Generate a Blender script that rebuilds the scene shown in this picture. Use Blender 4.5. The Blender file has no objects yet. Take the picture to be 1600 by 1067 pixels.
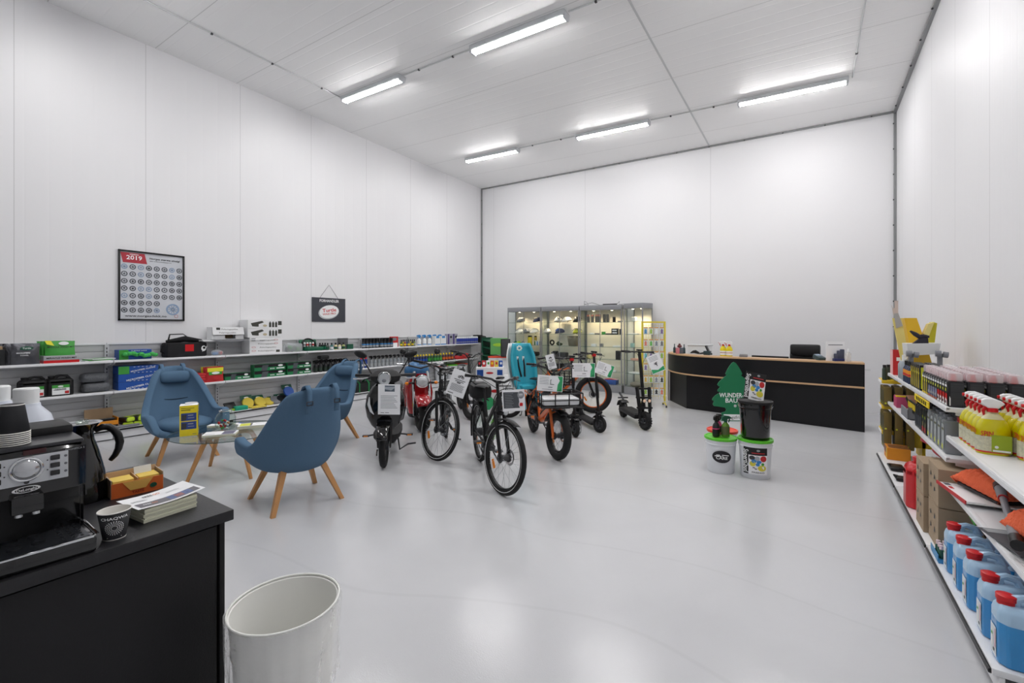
import bpy, bmesh, math, random
from mathutils import Vector, Matrix, Euler
random.seed(7)
SC = bpy.context.scene
COL = SC.collection
PI = math.pi
R = math.radians

# ---------- camera ----------
FPX, CXP, HY, CH = 700.0, 800.0, 511.0, 1.6      # focal length in px of the 1600x1067 frame, horizon row, camera height
TH = math.atan2(467, FPX)
cam_d = bpy.data.cameras.new('camera')
cam = bpy.data.objects.new('camera', cam_d)
COL.objects.link(cam)
cam.location = (0, 0, CH)
cam.rotation_euler = (R(90), 0, TH)
cam_d.sensor_width = 36.0
cam_d.lens = FPX / 1600 * 36
cam_d.shift_y = (HY - 533.5) / 1600
cam_d.clip_start = 0.05
SC.camera = cam

# ---------- world, exposure ----------
w = bpy.data.worlds.new('world'); SC.world = w; w.use_nodes = True
w.node_tree.nodes['Background'].inputs[0].default_value = (0.8, 0.85, 0.9, 1)
w.node_tree.nodes['Background'].inputs[1].default_value = 0.05
SC.view_settings.view_transform = 'Standard'
SC.view_settings.look = 'None'
SC.view_settings.gamma = 1
SC.view_settings.use_curve_mapping = False
SC.view_settings.exposure = 0.0
TUBE_POWER = 80.0          # emission strength of the fluorescent diffusers
SPOT_POWER = 22.0           # cabinet halogen spots, W
SC.cycles.max_bounces = 10
SC.cycles.diffuse_bounces = 5
SC.cycles.glossy_bounces = 4
SC.cycles.transparent_max_bounces = 24
SC.cycles.caustics_reflective = False
SC.cycles.caustics_refractive = False
SC.cycles.sample_clamp_indirect = 6

FW = (-math.sin(TH), math.cos(TH)); RT = (math.cos(TH), math.sin(TH))
def P(px, py, X=None, Y=None, Z=None, D=None):
    """room point seen at a pixel of the survey photograph, on the plane X=, Y=, Z= or at depth D="""
    a = (px - CXP) / FPX; b = (HY - py) / FPX
    r = (FW[0] + RT[0]*a, FW[1] + RT[1]*a, b)
    if X is not None: t = X / r[0]
    elif Y is not None: t = Y / r[1]
    elif Z is not None: t = (Z - CH) / r[2]
    else: t = D
    return Vector((r[0]*t, r[1]*t, CH + r[2]*t))

# ---------- materials ----------
def lin(c):
    if isinstance(c, str):
        c = [int(c[i:i+2], 16)/255 for i in (0, 2, 4)]
    return tuple((x/12.92 if x <= .04045 else ((x+.055)/1.055)**2.4) for x in c) + (1,)
MATS = {}
def mat(name, col='808080', rough=.5, metal=0, spec=.5, trans=0, emit=0, alpha=1, noise=0, nscale=8, bump=0, bscale=60, coat=0, ior=1.45, sub=0):
    if name in MATS: return MATS[name]
    m = bpy.data.materials.new(name); m.use_nodes = True
    nt = m.node_tree; b = nt.nodes['Principled BSDF']
    c = lin(col)
    b.inputs['Base Color'].default_value = c
    b.inputs['Roughness'].default_value = rough
    b.inputs['Metallic'].default_value = metal
    b.inputs['Specular IOR Level'].default_value = spec
    b.inputs['Transmission Weight'].default_value = trans
    b.inputs['IOR'].default_value = ior
    b.inputs['Coat Weight'].default_value = coat
    b.inputs['Alpha'].default_value = alpha
    if emit:
        b.inputs['Emission Color'].default_value = c
        b.inputs['Emission Strength'].default_value = emit
    if noise or bump:
        tc = nt.nodes.new('ShaderNodeTexCoord')
    if noise:
        n = nt.nodes.new('ShaderNodeTexNoise'); n.inputs['Scale'].default_value = nscale; n.inputs['Detail'].default_value = 4
        nt.links.new(tc.outputs['Object'], n.inputs['Vector'])
        mx = nt.nodes.new('ShaderNodeMix'); mx.data_type = 'RGBA'
        mx.inputs['A'].default_value = tuple(x*(1-noise) for x in c[:3]) + (1,)
        mx.inputs['B'].default_value = tuple(min(1, x*(1+noise)) for x in c[:3]) + (1,)
        nt.links.new(n.outputs['Fac'], mx.inputs['Factor']); nt.links.new(mx.outputs['Result'], b.inputs['Base Color'])
    if bump:
        n2 = nt.nodes.new('ShaderNodeTexNoise'); n2.inputs['Scale'].default_value = bscale; n2.inputs['Detail'].default_value = 3
        nt.links.new(tc.outputs['Object'], n2.inputs['Vector'])
        bp = nt.nodes.new('ShaderNodeBump'); bp.inputs['Strength'].default_value = bump; bp.inputs['Distance'].default_value = .01
        nt.links.new(n2.outputs['Fac'], bp.inputs['Height']); nt.links.new(bp.outputs['Normal'], b.inputs['Normal'])
    MATS[name] = m
    return m
def glass(name, tint='ffffff', refl=.5):
    """thin clear pane: see-through with a fresnel reflection"""
    if name in MATS: return MATS[name]
    m = bpy.data.materials.new(name); m.use_nodes = True
    nt = m.node_tree; nt.nodes.clear()
    o = nt.nodes.new('ShaderNodeOutputMaterial'); mx = nt.nodes.new('ShaderNodeMixShader')
    t = nt.nodes.new('ShaderNodeBsdfTransparent'); g = nt.nodes.new('ShaderNodeBsdfGlossy'); lw = nt.nodes.new('ShaderNodeLayerWeight'); lw.inputs[0].default_value = .5
    f = nt.nodes.new('ShaderNodeMath'); f.operation = 'POWER'; f.inputs[1].default_value = 4; nt.links.new(lw.outputs['Facing'], f.inputs[0])
    mu = nt.nodes.new('ShaderNodeMath'); mu.operation = 'MULTIPLY_ADD'; mu.inputs[1].default_value = refl; mu.inputs[2].default_value = .04*refl
    t.inputs[0].default_value = lin(tint); g.inputs['Roughness'].default_value = .03
    nt.links.new(f.outputs[0], mu.inputs[0]); nt.links.new(mu.outputs[0], mx.inputs[0])
    nt.links.new(t.outputs[0], mx.inputs[1]); nt.links.new(g.outputs[0], mx.inputs[2]); nt.links.new(mx.outputs[0], o.inputs[0])
    MATS[name] = m
    return m
def film(name, col='ffffff', a=.3, rough=.15):
    """translucent plastic film"""
    if name in MATS: return MATS[name]
    m = bpy.data.materials.new(name); m.use_nodes = True
    nt = m.node_tree; b = nt.nodes['Principled BSDF']
    b.inputs['Base Color'].default_value = lin(col); b.inputs['Roughness'].default_value = rough
    b.inputs['Alpha'].default_value = a
    tc = nt.nodes.new('ShaderNodeTexCoord'); n = nt.nodes.new('ShaderNodeTexNoise'); n.inputs['Scale'].default_value = 25
    bp = nt.nodes.new('ShaderNodeBump'); bp.inputs['Strength'].default_value = .6; bp.inputs['Distance'].default_value = .01
    nt.links.new(tc.outputs['Object'], n.inputs['Vector']); nt.links.new(n.outputs['Fac'], bp.inputs['Height']); nt.links.new(bp.outputs['Normal'], b.inputs['Normal'])
    MATS[name] = m
    return m

def panel_mat(name, col, axis, pitch, off, rib, ribstr, gap=.006, rough=.42, gapcol=.55, streak=0):
    """painted sandwich panel: wide seams every `pitch`, fine ribs every `rib`, along a room axis"""
    m = bpy.data.materials.new(name); m.use_nodes = True
    nt = m.node_tree; N = nt.nodes; L = nt.links; b = N['Principled BSDF']
    g = N.new('ShaderNodeNewGeometry'); s = N.new('ShaderNodeSeparateXYZ'); L.new(g.outputs['Position'], s.inputs[0])
    def mth(op, a, v=None, w=None):
        n = N.new('ShaderNodeMath'); n.operation = op
        if hasattr(a, 'links'): L.new(a, n.inputs[0])
        else: n.inputs[0].default_value = a
        for i, q in ((1, v), (2, w)):
            if q is None: continue
            if hasattr(q, 'links'): L.new(q, n.inputs[i])
            else: n.inputs[i].default_value = q
        return n.outputs[0]
    p = s.outputs['XYZ'.index(axis)]
    a = mth('ADD', p, 100*pitch - off)
    fr = mth('MULTIPLY', mth('FRACT', mth('DIVIDE', a, pitch)), pitch)
    seam = mth('LESS_THAN', fr, gap)
    fr2 = mth('FRACT', mth('DIVIDE', a, rib))
    groove = mth('SMOOTH_MIN', mth('MULTIPLY', mth('ABSOLUTE', mth('SUBTRACT', fr2, .5)), 14.), 1., .3)
    h = mth('SUBTRACT', mth('MULTIPLY', groove, ribstr), mth('MULTIPLY', seam, 2.))
    ns = N.new('ShaderNodeTexNoise'); ns.inputs['Scale'].default_value = 3.5; L.new(g.outputs['Position'], ns.inputs['Vector'])
    h = mth('ADD', h, mth('MULTIPLY', ns.outputs['Fac'], .6))
    bp = N.new('ShaderNodeBump'); bp.inputs['Strength'].default_value = .25; bp.inputs['Distance'].default_value = .012
    L.new(h, bp.inputs['Height']); L.new(bp.outputs['Normal'], b.inputs['Normal'])
    mx = N.new('ShaderNodeMix'); mx.data_type = 'RGBA'
    c = lin(col); mx.inputs['A'].default_value = c; mx.inputs['B'].default_value = tuple(x*gapcol for x in c[:3]) + (1,)
    L.new(seam, mx.inputs['Factor']); L.new(mx.outputs['Result'], b.inputs['Base Color'])
    b.inputs['Roughness'].default_value = rough
    MATS[name] = m
    return m

# ---------- mesh builder ----------
_txt = {}
class MB:
    def __init__(s, m=None):
        s.v = []; s.f = []; s.mi = []; s.mats = []; s.T = Matrix(); s.cur = 0
        if m: s.use(m)
    def use(s, m):
        if m not in s.mats: s.mats.append(m)
        s.cur = s.mats.index(m); return s
    def at(s, loc=(0,0,0), rot=(0,0,0)):
        s.T = Matrix.Translation(loc) @ Euler(rot).to_matrix().to_4x4(); return s
    def add(s, vs, fs, m=None):
        if m: s.use(m)
        o = len(s.v); T = s.T
        s.v += [T @ Vector(p) for p in vs]
        s.f += [tuple(i+o for i in f) for f in fs]; s.mi += [s.cur]*len(fs); return s
    def box(s, c, d, bev=0, m=None, rz=0, rot=None):
        x, y, z = d[0]/2, d[1]/2, d[2]/2
        M = Matrix.Translation(c) @ (Euler(rot).to_matrix().to_4x4() if rot else Matrix.Rotation(rz, 4, 'Z'))
        if bev <= 0:
            vs = [M @ Vector((a*x, b*y, e*z)) for e in (-1, 1) for a, b in ((-1,-1),(1,-1),(1,1),(-1,1))]
            fs = [(3,2,1,0),(4,5,6,7),(0,1,5,4),(1,2,6,5),(2,3,7,6),(3,0,4,7)]
        else:
            bev = min(bev, x*.98, y*.98, z*.98)
            bm = bmesh.new(); bmesh.ops.create_cube(bm, size=1)
            for q in bm.verts: q.co = Vector((q.co.x*d[0], q.co.y*d[1], q.co.z*d[2]))
            bmesh.ops.bevel(bm, geom=bm.edges[:], offset=bev, segments=2, profile=.6, affect='EDGES')
            bm.verts.ensure_lookup_table()
            vs = [M @ q.co for q in bm.verts]; fs = [tuple(q.index for q in f.verts) for f in bm.faces]; bm.free()
        return s.add(vs, fs, m)
    def cyl(s, a, b, r, r2=None, n=14, m=None, caps=True):
        a = Vector(a); b = Vector(b); r2 = r if r2 is None else r2
        d = (b-a).normalized(); u = d.orthogonal().normalized(); w = d.cross(u)
        vs = []
        for p, q in ((a, r), (b, r2)):
            vs += [p + (u*math.cos(2*PI*i/n) + w*math.sin(2*PI*i/n))*q for i in range(n)]
        fs = [(i, (i+1) % n, n+(i+1) % n, n+i) for i in range(n)]
        if caps: fs += [tuple(reversed(range(n))), tuple(range(n, 2*n))]
        return s.add(vs, fs, m)
    def tube(s, pts, r, n=8, m=None, closed=False, flat=1.0):
        pts = [Vector(p) for p in pts]; k = len(pts)
        rs = r if isinstance(r, (list, tuple)) else [r]*k
        vs = []; u = None
        for i, p in enumerate(pts):
            if closed: d = pts[(i+1) % k] - pts[i-1]
            else: d = pts[min(i+1, k-1)] - pts[max(i-1, 0)]
            d.normalize()
            if u is None: u = d.orthogonal().normalized()
            else:
                u = u - d*u.dot(d)
                u = u.normalized() if u.length > 1e-6 else d.orthogonal().normalized()
            w = d.cross(u)
            vs += [p + (u*math.cos(2*PI*j/n)*rs[i] + w*math.sin(2*PI*j/n)*rs[i]*flat) for j in range(n)]
        fs = []
        for i in range(k if closed else k-1):
            a = i*n; b = ((i+1) % k)*n
            fs += [(a+j, a+(j+1) % n, b+(j+1) % n, b+j) for j in range(n)]
        if not closed: fs += [tuple(reversed(range(n))), tuple(range((k-1)*n, k*n))]
        return s.add(vs, fs, m)
    def lathe(s, prof, n=20, c=(0,0,0), m=None, sx=1, sy=1, cap0=True, cap1=True, p=1):
        c = Vector(c); vs = []
        for r, z in prof:
            for i in range(n):
                a = 2*PI*i/n; ca, sa = math.cos(a), math.sin(a)
                if p != 1:
                    ca = math.copysign(abs(ca)**p, ca); sa = math.copysign(abs(sa)**p, sa)
                vs.append(c + Vector((r*ca*sx, r*sa*sy, z)))
        fs = []
        for k in range(len(prof)-1):
            fs += [(k*n+i, k*n+(i+1) % n, (k+1)*n+(i+1) % n, (k+1)*n+i) for i in range(n)]
        if cap0: fs.append(tuple(reversed(range(n))))
        if cap1: fs.append(tuple(range((len(prof)-1)*n, len(prof)*n)))
        return s.add(vs, fs, m)
    def prism(s, out, z0, z1, M=None, m=None, hole=None):
        """outline in XY extruded z0..z1, M maps to place"""
        M = M or Matrix(); n = len(out)
        vs = [M @ Vector((x, y, z)) for z in (z0, z1) for x, y in out]
        fs = [tuple(reversed(range(n))), tuple(range(n, 2*n))] + [(i, (i+1) % n, n+(i+1) % n, n+i) for i in range(n)]
        return s.add(vs, fs, m)
    def ball(s, c, r, n=14, k=8, m=None, z0=-1, z1=1, rot=None):
        r = (r, r, r) if not isinstance(r, (tuple, list)) else r
        M = Matrix.Translation(c) @ (Euler(rot).to_matrix().to_4x4() if rot else Matrix())
        vs = []; a0 = math.asin(z0); a1 = math.asin(z1)
        for j in range(k+1):
            t = a0 + (a1-a0)*j/k
            vs += [M @ Vector((r[0]*max(math.cos(t), .02)*math.cos(2*PI*i/n), r[1]*max(math.cos(t), .02)*math.sin(2*PI*i/n), r[2]*math.sin(t))) for i in range(n)]
        fs = [(j*n+i, j*n+(i+1) % n, (j+1)*n+(i+1) % n, (j+1)*n+i) for j in range(k) for i in range(n)]
        fs += [tuple(reversed(range(n))), tuple(range(k*n, (k+1)*n))]
        return s.add(vs, fs, m)
    def ring(s, c, R0, r, axis='Y', n=32, k=8, m=None, sq=1.0, a0=0, a1=2*PI):
        """torus (or arc of it) about an axis; sq widens the section along the axis"""
        full = abs(a1-a0-2*PI) < 1e-4; N = n if full else n+1
        vs = []
        for i in range(N):
            a = a0 + (a1-a0)*i/n; ca, sa = math.cos(a), math.sin(a)
            for j in range(k):
                b = 2*PI*j/k; rr = R0 + r*math.cos(b); h = r*math.sin(b)*sq
                q = {'Y': (rr*ca, h, rr*sa), 'Z': (rr*ca, rr*sa, h), 'X': (h, rr*ca, rr*sa)}[axis]
                vs.append(Vector(c) + Vector(q))
        fs = [(i*k+j, i*k+(j+1) % k, ((i+1) % N)*k+(j+1) % k, ((i+1) % N)*k+j) for i in range(n if full else N-1) for j in range(k)]
        if not full: fs += [tuple(range(k)), tuple(reversed(range((N-1)*k, N*k)))]
        return s.add(vs, fs, m)
    def grid(s, fn, nu, nv, m=None, wu=False):
        vs = [fn(i/(nu if wu else nu-1), j/(nv-1)) for j in range(nv) for i in range(nu)]
        fs = [(j*nu+i, j*nu+(i+1) % nu, (j+1)*nu+(i+1) % nu, (j+1)*nu+i) for j in range(nv-1) for i in range(nu if wu else nu-1)]
        return s.add(vs, fs, m)
    def text(s, t, size, M, m=None, bold=False, w=None, align='CENTER'):
        """flat lettering; M maps the text plane (x right, y up) to place; w = total width to fit"""
        key = (t, bold, align)
        if key not in _txt:
            c = bpy.data.curves.new('t', 'FONT'); c.body = t; c.size = 1; c.align_x = align; c.align_y = 'CENTER'
            c.resolution_u = 2; c.offset = .018 if bold else 0
            o = bpy.data.objects.new('t', c); me = o.to_mesh()
            _txt[key] = ([q.co.copy() for q in me.vertices], [tuple(p.vertices) for p in me.polygons])
            o.to_mesh_clear(); bpy.data.objects.remove(o); bpy.data.curves.remove(c)
        vs, fs = _txt[key]
        if not vs: return s
        sx = size
        if w:
            ext = max(q.x for q in vs) - min(q.x for q in vs); sx = w/ext
        return s.add([M @ Vector((q.x*sx, q.y*size, 0)) for q in vs], fs, m)
    def build(s, name, parent=None, smooth=True, ang=38, mods=None, label=None):
        me = bpy.data.meshes.new(name)
        me.from_pydata([tuple(q) for q in s.v], [], s.f)
        for m in s.mats: me.materials.append(m)
        me.polygons.foreach_set('material_index', s.mi)
        if smooth:
            me.polygons.foreach_set('use_smooth', [True]*len(s.f))
            me.set_sharp_from_angle(angle=R(ang))
        me.update()
        o = bpy.data.objects.new(name, me); COL.objects.link(o)
        if parent: o.parent = parent
        if label: o['label'] = label
        for k in (mods or []):
            if k[0] == 'sub': q = o.modifiers.new('s', 'SUBSURF'); q.levels = q.render_levels = k[1]
            if k[0] == 'sol': q = o.modifiers.new('t', 'SOLIDIFY'); q.thickness = k[1]; q.offset = k[2] if len(k) > 2 else 0
            if k[0] == 'bev': q = o.modifiers.new('b', 'BEVEL'); q.width = k[1]; q.segments = 2
        return o
def tag(o, label=None, cat=None, group=None, kind=None):
    if label: o['label'] = label
    if cat: o['category'] = cat
    if group: o['group'] = group
    if kind: o['kind'] = kind
    return o
def thing(name, label, cat, loc=(0,0,0), rz=0, group=None):
    o = bpy.data.objects.new(name, None); COL.objects.link(o)
    o.empty_display_size = .1
    o.location = loc; o.rotation_euler = (0, 0, rz)
    return tag(o, label, cat, group)
def dup(o, loc=None, rz=None, label=None, group=None, parent=None, rot=None, s=None):
    c = o.copy(); COL.objects.link(c)
    if parent: c.parent = parent
    for ch in o.children: dup(ch, parent=c)
    if loc is not None: c.location = loc
    if rz is not None: c.rotation_euler = (0, 0, rz)
    if rot is not None: c.rotation_euler = rot
    if s: c.scale = (s, s, s)
    if label: c['label'] = label
    if group: c['group'] = group
    return c
class Proto:
    """first placement moves the prototype itself, later ones copy it"""
    def __init__(s, o): s.o = o; s.n = 0
    def put(s, loc, rz=0, label=None, group=None, rot=None, sc=None):
        if s.n == 0:
            o = s.o; o.location = loc; o.rotation_euler = rot or (0, 0, rz)
            if label: o['label'] = label
            if group: o['group'] = group
            if sc: o.scale = (sc,)*3
        else:
            o = dup(s.o, loc, rz if rot is None else None, label, group, rot=rot, s=sc)
            if sc is None: o.scale = (1, 1, 1)
        s.n += 1
        return o
def struct(name, mb, label=None, **k):
    o = mb.build(name, **k); o['kind'] = 'structure'
    if label: o['label'] = label
    return o
def XZ(x, y, z, rz=0, sc=1):
    """text/decal frame standing upright, facing -Y turned by rz"""
    return Matrix.Translation((x, y, z)) @ Matrix.Rotation(rz, 4, 'Z') @ Matrix.Rotation(R(90), 4, 'X')
def XY(x, y, z, rz=0):
    return Matrix.Translation((x, y, z)) @ Matrix.Rotation(rz, 4, 'Z')

# common materials
white = mat('white_paint', 'e8e9ea', .4)
black = mat('black_plastic', '101012', .35)
blackm = mat('black_matte', '141416', .6)
blackg = mat('black_gloss', '08080a', .12, coat=.6)
rubber = mat('tyre_rubber', '161617', .75, bump=.3, bscale=150)
steel = mat('brushed_steel', 'c4c6c8', .28, 1)
alu = mat('grey_aluminium', '9a9ca0', .4, .6)
dgrey = mat('dark_grey', '3a3b3e', .5)
mgrey = mat('mid_grey', '808287', .5)
paper = mat('white_paper', 'f2f3f5', .6)
ink = mat('grey_ink', '6a6c72', .7)
blackink = mat('black_ink', '1a1a1c', .7)
red = mat('red_plastic', 'c8161c', .35)
green = mat('green_print', '2f9a58', .5)
yellow = mat('yellow_print', 'f0d21e', .5)
orange = mat('orange_paint', 'd8641a', .35, coat=.4)
blue = mat('blue_print', '2456a8', .45)
# ================= room shell =================
WL, WR, YB_R, YB_L, YF = -8.6, 1.288, 10.615, 11.17, -5.0
CA, CB, CC = 5.6485, -.0427, -.0073
def cz(x, y): return CA + CB*x + CC*y
wl = panel_mat('wall_panel_left', 'e6e6e8', 'Y', 1.385, 1.52+1.11, .2308, .22, gap=.008, gapcol=.75)
wr = panel_mat('wall_panel_right', 'e6e6e8', 'Y', 1.12, 4.4, .14, .35, rough=.52, gap=.008, gapcol=.7)
wb = panel_mat('wall_panel_back', 'e6e6e8', 'X', 3.12, -1.87, 20., .0, gap=.01, gapcol=.8)
cm = panel_mat('ceiling_panel', 'f2f2f2', 'Y', 1.2, .35, .2, .5, gap=.01, gapcol=.7)
# floor: worn grey epoxy
fm = bpy.data.materials.new('epoxy_floor'); fm.use_nodes = True
nt = fm.node_tree; N = nt.nodes; L = nt.links; b = N['Principled BSDF']
g = N.new('ShaderNodeNewGeometry')
n1 = N.new('ShaderNodeTexNoise'); n1.inputs['Scale'].default_value = .9; n1.inputs['Detail'].default_value = 6; n1.inputs['Distortion'].default_value = .3
n2 = N.new('ShaderNodeTexNoise'); n2.inputs['Scale'].default_value = 140; n2.inputs['Detail'].default_value = 2
n3 = N.new('ShaderNodeTexNoise'); n3.inputs['Scale'].default_value = 2.2; n3.inputs['Detail'].default_value = 4; n3.inputs['Distortion'].default_value = .6
vo = N.new('ShaderNodeTexWave'); vo.wave_type = 'RINGS'; vo.inputs['Scale'].default_value = .32; vo.inputs['Distortion'].default_value = 9; vo.inputs['Detail'].default_value = 2; vo.inputs['Detail Scale'].default_value = .6
for n in (n1, n2, n3, vo): L.new(g.outputs['Position'], n.inputs['Vector'])
r1 = N.new('ShaderNodeValToRGB'); r1.color_ramp.elements[0].position = .3; r1.color_ramp.elements[1].position = .72
r1.color_ramp.elements[0].color = lin('c2c3c6'); r1.color_ramp.elements[1].color = lin('cdced1')
L.new(n1.outputs['Fac'], r1.inputs[0])
r2 = N.new('ShaderNodeValToRGB'); e = r2.color_ramp.elements; e[0].position = .0; e[0].color = (.91, .91, .91, 1); e[1].position = .0025; e[1].color = (1, 1, 1, 1)
L.new(vo.outputs['Fac'], r2.inputs[0])
r2m = N.new('ShaderNodeMix'); r2m.data_type = 'RGBA'; r2m.blend_type = 'MULTIPLY'
r2m.inputs['Factor'].default_value = .5; L.new(r1.outputs[0], r2m.inputs['A']); L.new(r2.outputs[0], r2m.inputs['B'])
L.new(r2m.outputs['Result'], b.inputs['Base Color'])
r3 = N.new('ShaderNodeMapRange'); r3.inputs['To Min'].default_value = .11; r3.inputs['To Max'].default_value = .22
L.new(n3.outputs['Fac'], r3.inputs['Value']); L.new(r3.outputs[0], b.inputs['Roughness'])
b.inputs['Specular IOR Level'].default_value = .45
bp = N.new('ShaderNodeBump'); bp.inputs['Strength'].default_value = .12; bp.inputs['Distance'].default_value = .004
L.new(n2.outputs['Fac'], bp.inputs['Height']); L.new(bp.outputs['Normal'], b.inputs['Normal'])

def quad(m, pts, t=None):
    mb = MB(m); mb.add(pts, [(0, 1, 2, 3)]); return mb
def slab(m, a, b, z, thick, side):
    """wall slab from a to b (xy), up to z(x,y), thickness outward"""
    ax, ay = a; bx, by = b; sx, sy = side
    vs = [(ax, ay, -.0), (bx, by, 0), (bx, by, z(bx, by)), (ax, ay, z(ax, ay))]
    vs += [(p[0]+sx*thick, p[1]+sy*thick, p[2]) for p in vs]
    return MB(m).add(vs, [(0,1,2,3), (7,6,5,4), (0,4,5,1), (1,5,6,2), (2,6,7,3), (3,7,4,0)])
struct('floor', MB(fm).add([(WL, YF, 0), (WR, YF, 0), (WR, YB_R+.0, 0), (WL, YB_L, 0), (WL, YF, -.1), (WR, YF, -.1), (WR, YB_R, -.1), (WL, YB_L, -.1)],
       [(0,1,2,3), (7,6,5,4), (0,4,5,1), (1,5,6,2), (2,6,7,3), (3,7,4,0)]), smooth=False)
cs = [(WL, YF), (WR, YF), (WR, YB_R), (WL, YB_L)]
struct('ceiling', MB(cm).add([(x, y, cz(x, y)) for x, y in cs] + [(x, y, cz(x, y)+.12) for x, y in cs],
       [(3,2,1,0), (4,5,6,7), (0,1,5,4), (1,2,6,5), (2,3,7,6), (3,0,4,7)]), smooth=False)
struct('wall_left', slab(wl, (WL, YB_L), (WL, YF), cz, .12, (-1, 0)), smooth=False)
struct('wall_back', slab(wb, (WR, YB_R), (WL, YB_L), cz, .12, (0, 1)), smooth=False)
struct('wall_right', slab(wr, (WR, YF), (WR, YB_R), cz, .12, (1, 0)), smooth=False)
struct('wall_front', slab(wb, (WL, YF), (WR, YF), cz, .12, (0, -1)), smooth=False)
# metal corner trims
def trim(name, a, b, w, d, m=alu, rivets=0):
    mb = MB(m); a = Vector(a); b = Vector(b)
    mb.tube([a, b], w, n=4, m=m)
    for i in range(rivets):
        p = a.lerp(b, (i+.5)/rivets)
        mb.ball(p + Vector(d), .014, n=8, k=4, m=dgrey)
    return struct(name, mb)
tgrey = mat('galvanised_trim', '8d8f90', .35, .5)
trim('trim_1', (WR-.0, YB_R-.0, 0), (WR-.0, YB_R-.0, cz(WR, YB_R)), .055, (-.04, -.03, 0), tgrey, 12)
trim('trim_2', (WR, YB_R, cz(WR, YB_R)), (WR, YF, cz(WR, YF)), .06, (-.05, 0, -.04), tgrey, 22)
trim('trim_3', (WR, YB_R, cz(WR, YB_R)), (WL, YB_L, cz(WL, YB_L)), .045, (0, -.035, -.03), tgrey, 14)
trim('trim_4', (WL, YB_L, 0), (WL, YB_L, cz(WL, YB_L)), .05, (.03, -.03, 0), tgrey, 8)
# ceiling cross seam (profile strip along Y at x=-1.89)
mb = MB(mat('seam_strip', 'c9cbcc', .4)); mb.add([(x, y, cz(x, y)-h) for h in (0, .006) for x, y in ((-1.905, YF), (-1.875, YF), (-1.875, 10.79), (-1.905, 10.79))],
   [(0,1,2,3), (7,6,5,4), (0,4,5,1), (1,5,6,2), (2,6,7,3), (3,7,4,0)])
struct('trim_5', mb, smooth=False)
# back wall plinth rail / sockel panel behind the counter
def yb(x): return YB_R + (YB_L-YB_R)*(x-WR)/(WL-WR)
mb = MB(mat('rail_white', 'd8dadb', .4)); mb.box((.3, yb(.3)-.02, .80), (2.2, .03, .03)); struct('trim_6', mb, smooth=False)

# ================= fluorescent lights =================
diff = mat('tube_diffuser', 'fffdfc', .4, emit=TUBE_POWER)
clearcap = mat('lamp_endcap', 'c9ccd0', .35)
def light_fixture():
    t = thing('ceiling_light', '', 'light')
    mb = MB(mat('lamp_housing', 'c4c7ca', .5)); mb.box((0, 0, -.036), (1.58, .165, .072), .012)
    for x in (-.45, .45): mb.box((x, 0, 0), (.05, .05, .03), .004)
    mb.build('housing', t)
    mb = MB(diff); n = 10
    prof = [(.06*math.cos(PI*i/n), -.06 - .04*math.sin(PI*i/n)) for i in range(n+1)]
    vs = [(x, y, z) for x in (-.755, .755) for y, z in prof]
    fs = [(i, i+1, n+2+i, n+1+i) for i in range(n)] + [tuple(range(n+1))[::-1], tuple(range(n+1, 2*n+2)), (0, n+1, 2*n+1, n)]
    mb.add(vs, fs); mb.build('diffuser', t)
    for s in (-1, 1):
        mb = MB(clearcap); mb.box((s*.775, 0, -.06), (.035, .125, .085), .01); mb.build('end_cap', t)
    for s in (-.5, .5):
        for k in (-1, 1): MB(steel).box((s, k*.086, -.045), (.02, .006, .035)).build('clip', t)
    return t
lp = Proto(light_fixture())
tiltx = math.atan(CB)
rowY = {8.88: 'back', 5.27: 'middle', 1.7: 'front'}
colX = {-6.53: 'left', -3.44: 'centre', -.29: 'right'}
LBL = {(8.88, -6.53): 'fluorescent batten nearest the left wall in the row farthest back',
       (8.88, -3.44): 'lit fluorescent batten in the middle of the row of three near the back wall',
       (8.88, -.29): 'lit fluorescent batten nearest the right wall, above the reception counter',
       (5.27, -6.53): 'lit fluorescent batten at the corner where the conduit from the left meets the near row',
       (5.27, -3.44): 'largest lit fluorescent batten, top centre of the photo in the near row'}
for y in rowY:
    for x in colX:
        lp.put((x, y, cz(x, y)), label=LBL.get((y, x), 'lit fluorescent batten on the ceiling, %s row, %s column' % (rowY[y], colX[x])), group='fluorescent battens on the ceiling', rot=(0, -tiltx, 0))
# conduits between lamps
cond = mat('conduit_white', 'c8cacb', .45)
def conduit(name, a, b, label, clips=2):
    t = thing(name, label, 'conduit')
    A = Vector((a[0], a[1], cz(*a)-.012)); B = Vector((b[0], b[1], cz(*b)-.012))
    MB(cond).tube([A, B], .010, n=8).build('pipe', t)
    for i in range(clips):
        p = A.lerp(B, (i+.5)/clips); MB(dgrey).box(p+Vector((0, 0, -.004)), (.03, .03, .022), .003).build('pipe_clip', t)
for y, nm in ((8.88, 'back'), (5.27, 'near')):
    conduit('cable_conduit', (-5.72, y), (-4.25, y), 'thin white conduit joining the left and middle battens of the %s row' % nm)
    conduit('cable_conduit', (-2.63, y), (-1.1, y), 'thin white conduit running right from the middle batten of the %s row' % nm)
conduit('cable_conduit', (-7.35, 1.7), (-7.35, 5.27), 'long white conduit running along the ceiling beside the left wall', 4)
conduit('cable_conduit', (.55, 8.88), (.55, 1.5), 'white conduit with clips running forward on the ceiling near the right wall', 5)
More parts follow.
